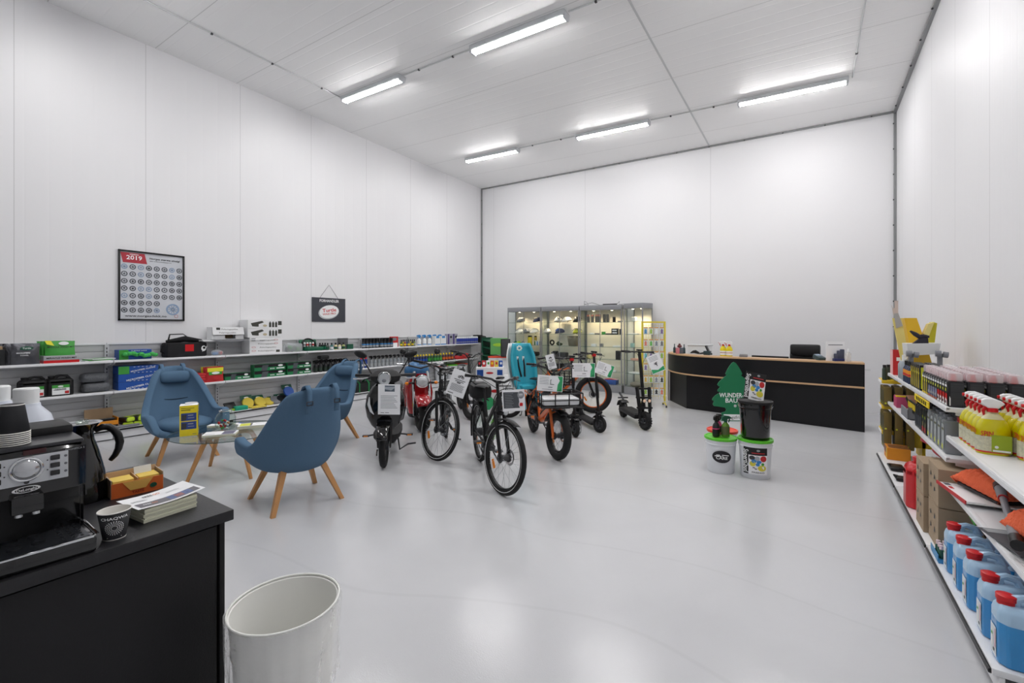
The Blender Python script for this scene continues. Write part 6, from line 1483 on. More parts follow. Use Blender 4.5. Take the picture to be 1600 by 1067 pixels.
p = P(1114, 550, Y=9.62); t = thing('card_terminal', 'black payment terminal stand beside the white printer', 'terminal', (p.x, 9.5, 1.03), R(-10)); mb = MB(slat); mb.box((0, 0, .04), (.12, .1, .08), .01); mb.build('base', t); mb = MB(black); mb.box((.0, 0, .12), (.02, .09, .13), .005, rot=(0, R(-25), 0)); mb.build('screen', t)
t.location.z = 1.057; t.location.y = 9.38; t.location.x = -1.68
yliq = mat('yellow_liquid', 'e3d41a', .25)
ysp = Proto(spray('spray_bottle', '', 'spray bottle', yliq, logow, [(.1, .5, logow), (.3, .36, redc)], H=.30, r=.055, trig2=red, flat=.6))
ysp2 = ysp.o
for i in range(2):
    p = P(1130+9.6*i, 553, Z=1.057); p.y = 9.2-.03*i; p.x = P(1130+9.6*i, 553, Y=p.y).x
    ysp.put((p.x, p.y, 1.057), R(180), 'yellow spray bottle with red trigger on the reception counter, %s of two' % ('left', 'right')[i], 'yellow sprays on the reception counter')
p = P(1162, 555, Y=9.15); o = MB(mgrey); o.box((0, 0, .018), (.13, .1, .036), .006); o.box((0, 0, .045), (.12, .09, .018), .005, m=lbw); o = o.build('calculator'); o.location = (p.x, 9.12, 1.057); tag(o, 'small grey stacked boxes right of the yellow sprays on the counter', 'box')
p0 = P(1175, 558, Y=9.45); p1 = P(1232, 561, Y=9.3); o = MB(black); o.box((0, 0, 0), ((p1-p0).length, .03, .3), .005); o = o.build('monitor'); o.location = ((p0.x+p1.x)/2, 9.4, .925); o.rotation_euler = (0, 0, R(-12)); tag(o, 'top edge of a black monitor behind the reception counter', 'monitor')
MB(black).box((0, 0, -.18), (.2, .16, .06), .01).build('monitor_stand', o)
p = P(1280, 563, Y=8.98); t = thing('card_reader', 'dark card payment reader on the reception counter beside the office chair', 'card reader', (p.x, 8.98, 1.057), TH); mb = MB(slat); mb.box((0, 0, .035), (.11, .17, .07), .012, rot=(R(18), 0, 0)); mb.build('body', t); mb = MB(mat('screen_grey', '8fa0b4', .3)); mb.box((0, .03, .082), (.08, .07, .004), rot=(R(18), 0, 0)); mb.build('screen', t)
p = P(1306, 562, Y=8.85); t = thing('counter_stand', 'white upright display card with a dark device and blue base on the counter', 'display card', (p.x, 8.85, 1.057), TH-R(10)); t.scale = (.86,)*3; mb = MB(paper); mb.box((0, .02, .18), (.31, .01, .36)); M = FY(0, .0145, 0); patch(mb, M, -.12, .12, .292, .306, ink, .0015); mb.build('card', t, smooth=False); mb = MB(mat('device_slate', '4a4f63', .4)); mb.box((.04, -.02, .12), (.05, .05, .15), .01); mb.box((.095, -.02, .13), (.06, .05, .18), .012); mb.box((-.01, -.02, .09), (.05, .05, .1), .01); mb.build('device', t); mb = MB(mat('base_navy', '252f66', .4)); mb.box((.03, -.03, .025), (.17, .08, .05), .005); mb.build('blue_base', t)
p = P(1323, 563, Y=8.8); o = bottle('pump_bottle', 'transparent pump bottle at the right end of the reception counter', 'bottle', [(.035, 0), (.037, .005), (.037, .12), (.015, .15)], film('clear_bottle', 'dcd9d0', .35), logow, cap=(.012, .148, .2)); o.location = (p.x+.02, 8.8, 1.057)

# ================= tree sign and buckets =================
tg = mat('tree_green', '17724a', .5)
q = P(1146, 657.5, Z=0); t = thing('tree_sign', 'large green tree shaped sign standing in front of the reception counter', 'sign', (q.x, q.y, 0), TH-R(4))
half = [(.0, 1.0), (.03, .985), (.07, .93), (.11, .86), (.135, .80), (.115, .775), (.18, .72), (.24, .66), (.265, .615), (.24, .585), (.215, .58), (.26, .53), (.262, .50), (.22, .485), (.30, .43), (.345, .38), (.35, .35), (.32, .335), (.34, .28), (.32, .25), (.26, .245), (.20, .235), (.14, .225), (.12, .19), (.14, .155), (.20, .14)]
pts = [(x*1.0, z) for x, z in half] + [(.20, .0)]; out = [(-x, z) for x, z in reversed(pts)] + pts[1:]
Hs = (658-566)/FPX*P(1146, 657.5, Z=0).dot(Vector((FW[0], FW[1], 0))); out = [(x*1.02, z*Hs) for x, z in out]
mb = MB(tg); mb.prism(out, 0, .02, FY(0, 0, 0)); mb.build('board', t, smooth=False)
mb = MB(logow); mb.text('WUNDER-', .105, FY(-.04, -.022, .435*Hs), bold=True, w=.40); mb.text('BAUM', .105, FY(.0, -.022, .345*Hs), bold=True, w=.28); mb.text('®', .06, FY(.02, -.022, .255*Hs), bold=True); mb.build('lettering', t, smooth=False)
mb = MB(logow); patch(mb, FY(0, -.021, 0), -.17, .19, .012, .115, logow); mb.text('Skogsfrisk', .075, FY(.0, -.0225, .062), m=blackink, w=.32); mb.build('name_plate', t, smooth=False)
MB(tg).box((0, .12, .01), (.3, .22, .02)).build('foot', t)
def sup_poster(mb, M, w, h):
    """Supertilbud leaflet, origin at its centre"""
    patch(mb, M, -w/2, w/2, -h/2, h/2, paper, .001); patch(mb, M, -w/2, -w*.27, -h/2, h/2, shade, .002); patch(mb, M, -w/2, w/2, h*.22, h/2, shade, .002)
    mb.text('Supertilbud', w*.3, M @ Matrix.Translation((-w*.385, -h*.02, .004)) @ Matrix.Rotation(R(-90), 4, 'Z'), m=logow, bold=True, w=h*.86)
    oval(mb, M, w*.12, h*.4, w*.07, h*.04, lbw, .004); patch(mb, M, -w*.14, w*.38, h*.285, h*.315, redc, .004)
    for x, y, a, b2, m in ((-.12, .12, .12, .08, dgrey), (.08, .1, .1, .09, mat('photo_light', '')), (.33, .1, .13, .11, redc), (-.05, .0, .1, .07, skyc), (.15, -.02, .1, .06, skyc), (-.1, -.1, .12, .1, mat('ball_yellow', 'd9cf4a', .5)), (.27, -.25, .17, .11, mat('ball_yellow', '')), (.3, -.1, .06, .05, gbr), (.1, -.12, .08, .06, skyc)): oval(mb, M, w*x, h*y, w*a, h*b2, m, .003)
    for x0, y0 in ((-.1, -.26), (-.02, -.3)): patch(mb, M, w*x0, w*(x0+.09), h*y0, h*(y0+.03), dgrey, .004)
    mb.text('FREEGO', h*.07, M @ Matrix.Translation((w*.12, -h*.42, .004)), m=shade, bold=True, w=w*.5)
def sup_logo(t, r, h):
    mb = MB(paper); key = MB(paper); sup_poster(key, Matrix(), r*1.45, h*.68)
    nv, nf, nm = [], [], []          # slice wide faces so that they follow the round wall
    for f, mi in zip(key.f, key.mi):
        ps = [key.v[i] for i in f]
        if len(f) == 4:
            for k in range(6):
                a, b = k/6, (k+1)/6; o = len(nv); nv += [ps[0].lerp(ps[1], a), ps[0].lerp(ps[1], b), ps[3].lerp(ps[2], b), ps[3].lerp(ps[2], a)]; nf.append((o, o+1, o+2, o+3)); nm.append(mi)
        else: o = len(nv); nv += ps; nf.append(tuple(range(o, o+len(ps)))); nm.append(mi)
    key.v, key.f, key.mi = nv, nf, nm
    mb.mats = key.mats; q = r*1.0
    mb.v = [Vector(((q*(1.0-.04+.0)+v.z*.8+.008)*math.cos(v.x/q), (q*(1.0-.04)+v.z*.8+.008)*math.sin(v.x/q), h*.48+v.y)) for v in key.v]; mb.f = key.f; mb.mi = key.mi
    mb.build('leaflet', t, smooth=False)
q1 = P(1126, 735, Z=.0); q2 = P(1180, 743, Z=0); q3 = P(1152, 735, Z=0)
b1 = bucket('bucket', 'white bucket with lime lid and dark oval logo on the floor, left of the group', (q1.x, q1.y, 0), .158, .385, bwh, limel, math.atan2(-q1.y, -q1.x)+R(4), ologo, 'buckets by the tree sign')
b2_ = bucket('bucket', 'white bucket with lime lid and colourful leaflet, under the black bucket', (q2.x, q2.y, 0), .162, .41, bwh, limel, math.atan2(-q2.y, -q2.x), sup_logo, 'buckets by the tree sign')
u_ = (q2-q1); n3 = Vector((FW[0], FW[1], 0)); q3 = (q1+q2)/2+n3*.36
bucket('bucket', 'white bucket with orange-red lid half hidden behind the other floor buckets', (q3.x, q3.y, 0), .158, .40, bwh, oredl, 0, None, 'buckets by the tree sign')
bucket('bucket', 'black bucket with black lid stacked on the right white floor bucket', (q2.x, q2.y, .412), .160, .40, blackg, blackm, math.atan2(-q2.y, -q2.x), None, 'buckets by the tree sign')
M0 = Matrix.Translation((q2.x, q2.y, .815)) @ Matrix.Rotation(TH, 4, 'Z') @ Matrix.Translation((-.02, 0, 0)) @ Matrix.Rotation(R(-12), 4, 'X') @ Matrix.Rotation(R(13), 4, 'Y')
mb = MB(dgrey); mb.T = M0; mb.box((0, .004, .15), (.215, .004, .30)); k_ = MB(paper); sup_poster(k_, Matrix(), .215, .30); mb.add([(v.x, -v.z-.0, v.y+.15) for v in k_.v], [])
o_ = len(mb.v)-len(k_.v)
for f, mi in zip(k_.f, k_.mi):
    if k_.mats[mi] not in mb.mats: mb.mats.append(k_.mats[mi])
    mb.f.append(tuple(i+o_ for i in f)); mb.mi.append(mb.mats.index(k_.mats[mi]))
o = mb.build('leaflet_stand', smooth=False); tag(o, 'tilted acrylic Supertilbud leaflet stand on top of the black bucket', 'leaflet stand')
zl1 = .388
for dx, dy, nm_, bm, hm_, lb in ((-.06, -.02, 'black spray bottle with black head at the left on the lime bucket lid', blk, black, [(.2, .5, shade), (.5, .56, mat('pink_print', 'd0457c', .5))]), (.0, .06, 'pink and black spray bottle at the back of the lime bucket lid', mat('pink_print', ''), shade, [(.2, .6, shade)]), (.035, -.04, 'green translucent spray bottle at the right on the lime bucket lid', mat('green_clear', '5f8a35', .25), dgr, [(.15, .7, mat('olive_label', '5d6340', .5))])):
    o = spray('spray_bottle', nm_, 'spray bottle', bm, hm_, lb, H=.25, r=.042, flat=.8, group='spray bottles on the lime bucket lid'); v = Matrix.Rotation(TH, 4, 'Z') @ Vector((dx, dy, 0)); o.location = (q1.x+v.x, q1.y+v.y, zl1); o.rotation_euler = (0, 0, TH+R(0 if dx > 0 else 30))
# ================= right wall, upper shelf =================
random.seed(21)
wliq = mat('clear_yellow_plastic', 'd6d2a8', .2); ygl = mat('yellow_cleaner', 'd0c600', .18, coat=.5); sprw = mat('trigger_white', 'f0f1f2', .3)
def spin_bottle():
    """yellow glass-cleaner sprayer, nozzle to -X"""
    t = thing('spray_bottle', '', 'spray bottle', (0, 0, 0), 0, 'yellow glass cleaner sprayers'); W, D = .072, .044
    MB(ygl).lathe([(.92, 0), (1, .012), (1, .12), (.97, .15), (.80, .185), (.66, .2)], 24, sx=W, sy=D, p=.8, cap1=False).build('liquid_body', t)
    MB(wliq).lathe([(.66, .2), (.45, .222), (.32, .232), (.30, .245)], 24, sx=W, sy=D*1.05, p=.9, cap0=False).build('clear_neck', t)
    l = MB(mat('label_mix', 'c9c7ae', .5, noise=.45, nscale=70)); l.lathe([(1.01, .02), (1.01, .105)], 24, sx=W, sy=D*1.01, p=.8, cap0=False, cap1=False)
    l.lathe([(1.015, .012), (1.015, .02)], 24, sx=W, sy=D*1.01, p=.8, cap0=False, cap1=False, m=red)
    l.text('SPIN', .045, FN(-W*1.03, 0, .125), m=red, bold=True, w=.075)
    l.text('SPIN', .04, Matrix.Translation((-.03, -D*1.05, .118)) @ FY(0, 0, 0), m=red, bold=True, w=.05)
    b = MB(mat('label_green', '9ab02a', .5)); 
    M = FY(.022, -D*1.035, 0); patch(l, M, -.035, .045, .018, .115, mat('label_green', '')); patch(l, M, -.03, .04, .022, .032, logow, .002); oval(l, M, -.015, .048, .008, .008, logow, .002)
    l.build('label', t, smooth=False)
    MB(red).cyl((0, 0, .24), (0, 0, .262), .024, .022).build('collar', t)
    h = MB(sprw); h.prism([(-.048, .025), (-.015, .0), (.022, .0), (.036, .018), (.050, .03), (.034, .046), (.0, .060), (-.03, .058), (-.048, .048)], -.014, .014, Matrix.Translation((0, 0, .258)) @ Matrix.Rotation(R(90), 4, 'X')); h.build('trigger_head', t, mods=[('bev', .006)])
    h = MB(red); h.cyl((-.057, 0, .295), (-.047, 0, .295), .010, n=10); h.build('nozzle', t)
    h = MB(red); h.tube([(-.025, 0, .268), (-.038, 0, .245), (-.034, 0, .218)], [.009, .008, .005], 6); h.build('trigger', t)
    return t
sp_ = Proto(spin_bottle())
for c_, (X, y0, n, l) in enumerate(((.865, 3.66, 7, 'front'), (1.015, 3.72, 8, 'middle'), (1.165, 3.8, 8, 'back'))):
    for k in range(n):
        y = y0 - (0 if c_ == 0 else .42) + (.083 if c_ == 0 else .095)*k
        if y > 4.05: y = 4.05 - .001*k
        lb = 'yellow cleaner sprayer with white head, %s row on the upper shelf nearest the camera' % l
        if c_ == 0 and k == 0: lb = 'nearest and largest yellow cleaner sprayer, end of the front row with green back label'
        if y < 4.04: sp_.put((X, y, RS3), R(random.uniform(-3, 3)), lb, 'yellow glass cleaner sprayers')
# oil bottles
olb = mat('oil_black', '1d1e21', .4); ccap = film('clear_cap', 'f4eef1', .42, .2)
def oil(kind):
    t = thing('oil_bottle', '', 'bottle', (0, 0, 0)); W, D, H = .082, .066, .175
    MB(olb).box((0, 0, H/2), (W, D, H), .01).build('body', t)
    l = MB(); M = FN(-W/2-.0005, 0, 0); c = {'red': (red, logow), 'grey': (mat('label_lilac', '7c7f9c', .5, noise=.5, nscale=60), orange), 'yel': (mat('label_olive', '5c5c3e', .5), yellow)}[kind]
    patch(l, M, -D*.42, D*.42, .01, .09, c[0]); patch(l, M, -D*.42, D*.42, .01, .022, c[1], .002)
    if kind == 'red': poly(l, M, [(-.02, .02), (.025, .02), (.02, .05), (-.015, .06)], logow, .002); oval(l, M, .0, .032, .012, .01, shade, .003)
    if kind == 'grey':
        for s in (-1, 1): l.ring(M @ Vector((s*.012, .045, .002)), .009, .002, 'X', 12, 4, m=lbw)
    if kind == 'yel': patch(l, M, -D*.42, -D*.2, .01, .15, yellow, .002)
    oval(l, M, .0, .115, .014, .011, mat('seal_yellow', 'd6dc3c', .4), .003); patch(l, M, -D*.4, D*.4, .135, .15, logow, .002); patch(l, M, -D*.3, D*.35, .155, .163, lbw, .002)
    M = FY(.004, -D/2-.0005, 0); patch(l, M, -.03, .036, .008, H-.012, mat('back_label', '3a3c40', .6))
    for k in range(4): patch(l, M, -.03, .036, .045*k+.012, .045*k+.0135, shade, .002)
    poly(l, M, [(-.036, .01), (-.03, .01), (-.03, .06), (-.036, .075)], logow, .002)
    l.build('label', t, smooth=False)
    MB(ccap).box((0, 0, H+.028), (W*.92, D*.85, .056), .012).build('clear_cap', t, label='translucent clear cap')
    MB(red).cyl((-.005, 0, H), (-.005, 0, H+.048), .018, .009, n=10).build('red_spout', t)
    return t
op = {k: Proto(oil(k)) for k in ('red', 'grey', 'yel')}
for k in range(11):
    kd = 'red' if k < 4 else ('grey' if k < 8 else 'yel')
    for j in range(4):
        y = 4.19+.075*k
        lb = 'black oil bottle with clear cap, %s label block on the long upper shelf' % {'red': 'red car', 'grey': 'grey wheel', 'yel': 'yellow and olive'}[kd]
        if k == 0: lb = 'black oil bottle in the row nearest the camera, %s from the shelf edge' % ('first', 'second', 'third', 'fourth')[j]
        op[kd].put((.81+.095*j, y, RS1), 0, lb, 'black oil bottles with clear caps')
# yellow black cartons, flame bottles, grey canister, red box
for k in range(5):
    for j in range(2):
        o = MB(shade); o.box((0, 0, .11), (.07, .07, .22), .004); M = FN(-.0355, 0, 0); patch(o, M, -.03, .03, .02, .1, mat('label_olive', '')); patch(o, M, -.03, -.012, .02, .19, yellow, .002); oval(o, M, .005, .15, .012, .01, mat('seal_yellow', ''), .002)
        patch(o, FY(0, -.0355, 0), -.03, -.012, .02, .2, mat('seal_yellow', '')); o = o.build('additive_bottle', smooth=False); o.location = (.80+.09*j, 5.08+.085*k, RS1); tag(o, 'black and yellow additive bottle between the oil bottles and the flame bottles', 'bottle', 'black and yellow additive bottles')
fp = MB(mat('flame_blue', '2a3550', .4)); fp.lathe([(.03, 0), (.032, .01), (.032, .14), (.018, .17)], 14); fp.lathe([(.0325, .07), (.0325, .13)], 14, cap0=False, cap1=False, m=mat('flame_orange', 'e0902a', .5)); fp.lathe([(.033, .075), (.033, .095)], 14, cap0=False, cap1=False, m=redc); fp.cyl((0, 0, .17), (0, 0, .21), .02, m=shade)
fpo = Proto(fp.build('fuel_bottle'))
for k in range(4): fpo.put((.79, 5.58+.085*k, RS1), 0, 'blue bottle with flame label beside the grey canister', 'flame label bottles'); 
for o in [fpo.o] + [x for x in bpy.data.objects if x.name.startswith('fuel_bottle')]: o['category'] = 'bottle'
gcan = mat('grey_canister', '8f979f', .35)
t = thing('coolant_canister', 'grey rectangular canister with white cap near the red box on the upper shelf', 'canister', (.87, 6.15, RS1), 0)
mb = MB(gcan); mb.lathe([(.10, 0), (.105, .015), (.105, .15), (.09, .185), (.04, .2)], 26, sx=1, sy=1.5, p=.6); mb.build('body', t); mb = MB(logow); mb.tube([(-.05, -.02, .2), (-.03, 0, .24), (.05, .02, .24), (.07, .03, .2)], [.02, .022, .018, .016], 8); mb.build('handle', t); MB(logow).cyl((-.05, 0, .19), (-.05, 0, .25), .03).build('cap', t)
t = thing('red_carton', 'open red carton with white lining at the far end of the upper shelf', 'box', (.88, 6.68, RS1), 0)
mb = MB(redc); mb.box((0, -.09, .14), (.22, .006, .28)); mb.box((.11, 0, .14), (.006, .18, .28)); mb.box((0, .09, .14), (.22, .006, .28), m=redc); patch(mb, FY(0, -.094, 0), -.08, .04, .16, .20, logow); mb.build('carton', t, smooth=False); mb = MB(mat('pink_card', 'e6b4b4', .5)); mb.box((-.11, 0, .14), (.006, .18, .28)); mb.build('side_flap', t, smooth=False)
# yellow letter display on a white plinth box with grey clamps
plw = mat('plinth_white', 'dadbda', .5)
Ym = 5.75
def pxm(px, py, Y): p = P(px, py, Y=Y); return (p.x, p.z)
t = thing('white_plinth', 'white cardboard plinth under the yellow letter display on the right shelf', 'box', (0, 0, 0))
MB(plw).prism([pxm(1417, 537, Ym), pxm(1470, 536.5, Ym), pxm(1467, 553, Ym), pxm(1419, 556, Ym)], 0, .28, Matrix.Translation((0, Ym+.28, 0)) @ Matrix.Rotation(R(90), 4, 'X')).build('box', t, smooth=False)
for px in (1419, 1464): 
    c = P(px, 552, Y=Ym); mb = MB(mgrey); mb.cyl((c.x-.02, c.y-.05, c.z), (c.x+.02, c.y-.05, c.z), .028); mb.cyl((c.x+.035, c.y-.04, c.z-.008), (c.x+.07, c.y-.04, c.z-.012), .028); mb.cyl((c.x+.02, c.y, c.z-.0), (c.x+.02, c.y, RS1), .02); mb.build('clamp', t)
ym = mat('letter_yellow', 'e2b52a', .5); yp = mat('letter_pale', 'e0d182', .6)
t = thing('letter_display', 'big yellow cardboard letter leaning against the right wall above the shelf', 'display', (0, 0, 0))
Y2 = 6.1; RM = Matrix.Translation((0, Y2, 0)) @ Matrix.Rotation(R(90), 4, 'X')
MB(ym).prism([pxm(*q, Y2) for q in ((1411, 497), (1430, 497), (1447, 545), (1460, 590), (1432, 590), (1420, 545))], -.08, .08, RM).build('left_stroke', t, smooth=False)
MB(mat('letter_shade', 'c9c02c', .5)).prism([pxm(*q, Y2) for q in ((1455, 503), (1461.5, 505), (1457, 540), (1445, 540), (1448, 528))], -.08, .08, RM).build('right_stroke', t, smooth=False)
mb = MB(yp); mb.prism([pxm(*q, Y2) for q in ((1447, 506), (1456, 503), (1447, 526), (1440, 521))], .0, .12, RM); mb.build('inner_stroke', t, smooth=False)
Y3 = 6.45; RM3 = Matrix.Translation((0, Y3, 0)) @ Matrix.Rotation(R(90), 4, 'X')
t = thing('arm_cutout', 'pale yellow cardboard cutout with a printed grey sleeve, left of the yellow letter', 'display', (0, 0, 0))
MB(yp).prism([pxm(*q, Y3) for q in ((1394, 497), (1410, 497), (1427, 589), (1413, 589))], -.015, .015, RM3).build('card', t, smooth=False)
MB(mat('sleeve_grey', 'a7a6a6', .7)).prism([pxm(*q, Y3) for q in ((1396, 490), (1403, 489), (1410, 509), (1400, 513))], .016, .022, RM3).build('sleeve_print', t, smooth=False)
MB(mat('print_skin', 'c9b9b0', .6)).prism([pxm(*q, Y3) for q in ((1393, 477), (1395, 482), (1398, 481), (1397.5, 470), (1403, 470), (1403, 490), (1396, 492))], -.004, .020, RM3).build('hand_print', t, smooth=False)
mb = MB(mat('dark_bird', '26242f', .6)); Y4 = Ym+.08
def p4(px, py): p = P(px, py, Y=Y4); return (p.x, p.y, p.z)
mb.prism([pxm(*q, Y4) for q in ((1425, 537), (1436, 529), (1449, 527), (1450, 536.5))], -.03, .03, Matrix.Translation((0, Y4, 0)) @ Matrix.Rotation(R(90), 4, 'X'))
mb.tube([p4(1422, 517), p4(1430, 522), p4(1438, 527), p4(1445, 527)], [.008, .02, .02, .015], 8); mb.tube([p4(1438, 524), p4(1446, 526), p4(1452, 526)], [.012, .02, .01], 8)
o = mb.build('display_figure'); tag(o, 'dark purple angular figure on the white plinth before the yellow letter', 'figure')
# ================= far yellow end display =================
t = thing('end_display', 'yellow end display rack of olive cans at the far end of the right shelves', 'display rack', (.80, 6.95, 0), 0)
yd = mat('display_yellow', 'd9b820', .45)
ZL = [.97, .66, .35, .0]
for z in (.965, .66, .36):
    mb = MB(yd); mb.box((.08, .14, z-.02), (.34, .34, .04), .004); s = mb.build('tray', t); mb = MB(paper); mb.box((-.094, .14, z-.02), (.004, .26, .03)); mb.build('price_strip', s)
mb = MB(yd); mb.box((.28, .14, .62), (.03, .36, 1.1)); mb.build('back_board', t)
mb = MB(yd); mb.prism([(.05, .2), (.4, .2), (.4, .7), (.3, .7)], 0, .01, Matrix.Translation((0, -.03, 0)) @ Matrix.Rotation(R(90), 4, 'X')); mb.build('side_panel', t)
oc = MB(mat('can_olive', '7a6a3c', .35, .3)); oc.box((0, 0, .115), (.075, .1, .23), .012); M = FN(-.038, 0, 0); patch(oc, M, -.035, .035, .03, .19, mat('can_print', '55584a', .5, noise=.5, nscale=60)); oval(oc, M, .0, .04, .012, .012, mat('seal_yellow', ''), .003); oval(oc, FY(-.02, -.051, 0), 0, .04, .01, .01, mat('seal_yellow', ''), .002)
ocp = Proto(tag(oc.build('oil_can'), '', 'can'))
for r_, z in enumerate((.66, .36, .0)):
    for k in range(3):
        for j in range(3 if r_ < 2 else 2): ocp.put((.755+.1*k, 6.9+.115*j if j < 3 else 0, z+.001 if z else .17), 0, 'olive brown can on the %s tray of the yellow end display' % ('upper', 'middle', 'lowest')[r_], 'olive cans on the yellow display')
for k in range(3):
    o = bottle('dark_bottle', 'small dark green bottle on the top tray of the yellow end display', 'bottle', [(.022, 0), (.024, .005), (.024, .13), (.016, .15)], mat('btl_dark_green', '39463a', .35), shade, cap=(.018, .148, .18), group='small dark bottles on the yellow display'); o.location = (.735+.045*k, 6.95+.08*k, .967)
o = bottle('tall_bottle', 'tall tan bottle beside the red carton on the yellow end display', 'bottle', [(.022, 0), (.024, .005), (.024, .2), (.01, .23)], mat('btl_tan', 'a08e6c', .4), yellow, cap=(.012, .228, .27)); o.location = (.84, 6.93, .967)
# ================= right wall, middle shelf =================
Z2 = RS2
def rput(o, X, y, z, rz=0, rot=None):
    o.location = (X, y, z); o.rotation_euler = rot or (0, 0, rz); return o
o = MB(mat('pink_red_pack', 'b5476a', .5)); o.box((0, 0, .06), (.14, .2, .12), .01); o.box((-.02, -.07, .125), (.1, .05, .012), m=yellow); o = o.build('pink_pack'); tag(o, 'pink red pack in a yellow tray at the far end of the middle shelf', 'box'); rput(o, .84, 6.45, Z2)
for k in range(3):
    o = MB(mat('skin_box', 'b98a6e', .5)); o.box((0, 0, .03), (.09, .22, .05), .006); patch(o, FN(-.0455, 0, 0), -.1, -.02, .01, .05, shade); o = o.build('brush_box'); tag(o, 'tan and black box leaning on the red packs, %s of three' % ('far', 'middle', 'near')[k], 'box', 'tan brush boxes'); rput(o, .86+.06*k, 5.95-.12*k, Z2+.08, rot=(R(35), 0, R(10)))
for k in range(7):
    o = MB(redc); o.box((0, 0, .05), (.2, .05, .09), .012); patch(o, FN(-.1005, 0, 0), -.02, .02, .0, .06, yellow); o = o.build('red_pack'); tag(o, 'red foil pack in the dense row on the middle shelf, behind the blue open box', 'pack', 'red packs on the right middle shelf'); rput(o, .95, 5.78-.075*k, Z2+.1)
for k in range(6):
    o = MB(shade); o.box((0, 0, .05), (.02, .07, .1), .002); patch(o, FN(-.0105, 0, 0), -.03, .03, .03, .09, yellow); oval(o, FN(-.0105, 0, 0), 0, .03, .012, .012, shade, .002); o = o.build('yellow_card'); tag(o, 'yellow and black card in the row above the blue open box', 'card', 'yellow cards on the right middle shelf'); rput(o, .80, 5.75-.078*k, Z2+.07)
o = MB(mat('blue_tray', '3a3f8a', .5)); o.box((0, 0, .04), (.2, .35, .01)); o.box((-.1, 0, .08), (.01, .35, .1), m=mgrey); o.box((.1, 0, .1), (.01, .35, .14)); o.box((0, -.17, .09), (.2, .01, .12)); o = o.build('open_tray', smooth=False); tag(o, 'open blue and grey tray tilted on the middle shelf edge', 'tray'); rput(o, .86, 5.75, Z2-.034)
tall = MB(shade); tall.box((0, 0, .1), (.06, .06, .2), .008); patch(tall, FN(-.0305, 0, 0), -.025, .025, .02, .12, mat('label_night', '3a4048', .5, noise=.6, nscale=80)); tall.cyl((0, 0, .2), (0, 0, .23), .018, m=shade)
tp = Proto(tag(tall.build('dark_bottle'), '', 'bottle'))
for k in range(4):
    for j in range(2): tp.put((.80+.08*j, 5.05+.075*k, Z2), 0, 'black bottle with blurred night label on the middle shelf', 'black bottles on the right middle shelf')
tall = MB(shade); tall.box((0, 0, .105), (.065, .07, .21), .008); M = FN(-.033, 0, 0); patch(tall, M, -.028, .028, .03, .1, mat('label_olive', '')); oval(tall, M, 0, .14, .013, .013, mat('seal_lime', 'b8c93c', .4), .002); patch(tall, M, -.028, .028, .02, .06, lbr, .002); tp = Proto(tag(tall.build('dark_bottle'), '', 'bottle'))
for k in range(2):
    for j in range(2): tp.put((.80+.085*j, 4.86+.085*k, Z2), 0, 'black bottle with lime round seal at the middle of the shelf', 'lime seal bottles')
silver = mat('can_silver', '8f9498', .35, .5)
tall = MB(silver); tall.box((0, 0, .115), (.085, .095, .23), .012); M = FN(-.0435, 0, 0); patch(tall, M, -.035, .035, .03, .2, mat('label_silver', 'a3a8aa', .5)); oval(tall, M, -.01, .045, .017, .02, mat('seal_yellow', ''), .002); patch(tall, M, -.03, .03, .16, .175, mat('label_olive', ''), .002); tall.cyl((.0, 0, .23), (0, 0, .25), .02, m=mgrey)
tp = Proto(tag(tall.build('oil_can'), '', 'can'))
for k in range(5):
    for j in range(3):
        if j == 2 and k > 2: continue
        tp.put((.81+.105*j, 4.27+.115*k, Z2), 0, 'grey oil can with yellow mark in the block at the near end of the middle shelf', 'grey oil cans')
for k in range(2):
    o = MB(ccap); o.ball((0, 0, .07), (.1, .14, .07), 16, 8); o = o.build('clear_cap_bag'); tag(o, 'clear plastic dome pack lying on the grey cans, %s' % ('near one', 'far one')[k], 'pack', 'clear packs on the grey cans'); rput(o, 1.0, 4.45+.3*k, Z2+.252)
    if k == 0: m_ = MB(red); m_.box((-.02, -.06, .06), (.03, .02, .07), .008); m_.box((-.02, -.0, .06), (.03, .02, .06), .008); m_.build('red_clip', o)
o = MB(yellow); o.box((0, 0, 0), (.006, .55, .05)); 
for k in range(6): patch(o, FN(-.003, 0, 0), -.2+.07*k, -.16+.07*k, -.015, .015, shade)
o = o.build('shelf_strip'); tag(o, 'yellow price strip with black print under the upper shelf edge', 'label strip'); rput(o, RX-.006, 4.85, RS1-.055)
# ================= right wall, deck =================
rcan = mat('fuel_red', 'c9242a', .3, coat=.2)
t0_ = jerry('fuel_canister', '', .36, .20, .42, rcan, rcan)
jp = Proto(t0_)
jp.put((.80, 4.80, RD), R(180), 'red fuel canister on the deck, the nearer one beside the brown cartons', 'red fuel canisters'); jp.put((.83, 4.93, RD), R(-90), 'red fuel canister on the deck, the farther one', 'red fuel canisters')
for k, (y, z) in enumerate(((5.55, .0), (5.80, 0), (5.3, .42), (4.82, .43))):
    t = thing('fluid_jug', 'pinkish red jug with white label lying behind the fuel canisters, %s' % ('near', 'far', 'upper', 'uppermost of the heap')[k], 'jug', (.92, y, RD+z+.1), 0, 'red jugs with white labels')
    t.rotation_euler = (R(-20+15*k), R(25), R(30))
    MB(mat('jug_red', 'b8474f', .3)).lathe([(.085, -.09), (.095, -.07), (.095, .06), (.05, .1)], 20, sy=.9).build('body', t); mb = MB(logow); mb.box((-.088, 0, 0), (.012, .1, .1), .003); mb.box((-.0945, .0, .02), (.002, .06, .03), m=redc); mb.build('label', t); MB(mat('jug_blue', '2f3aa0', .4)).ring((0, 0, .06), .07, .012, 'Z', 18, 6).build('neck_ring', t)
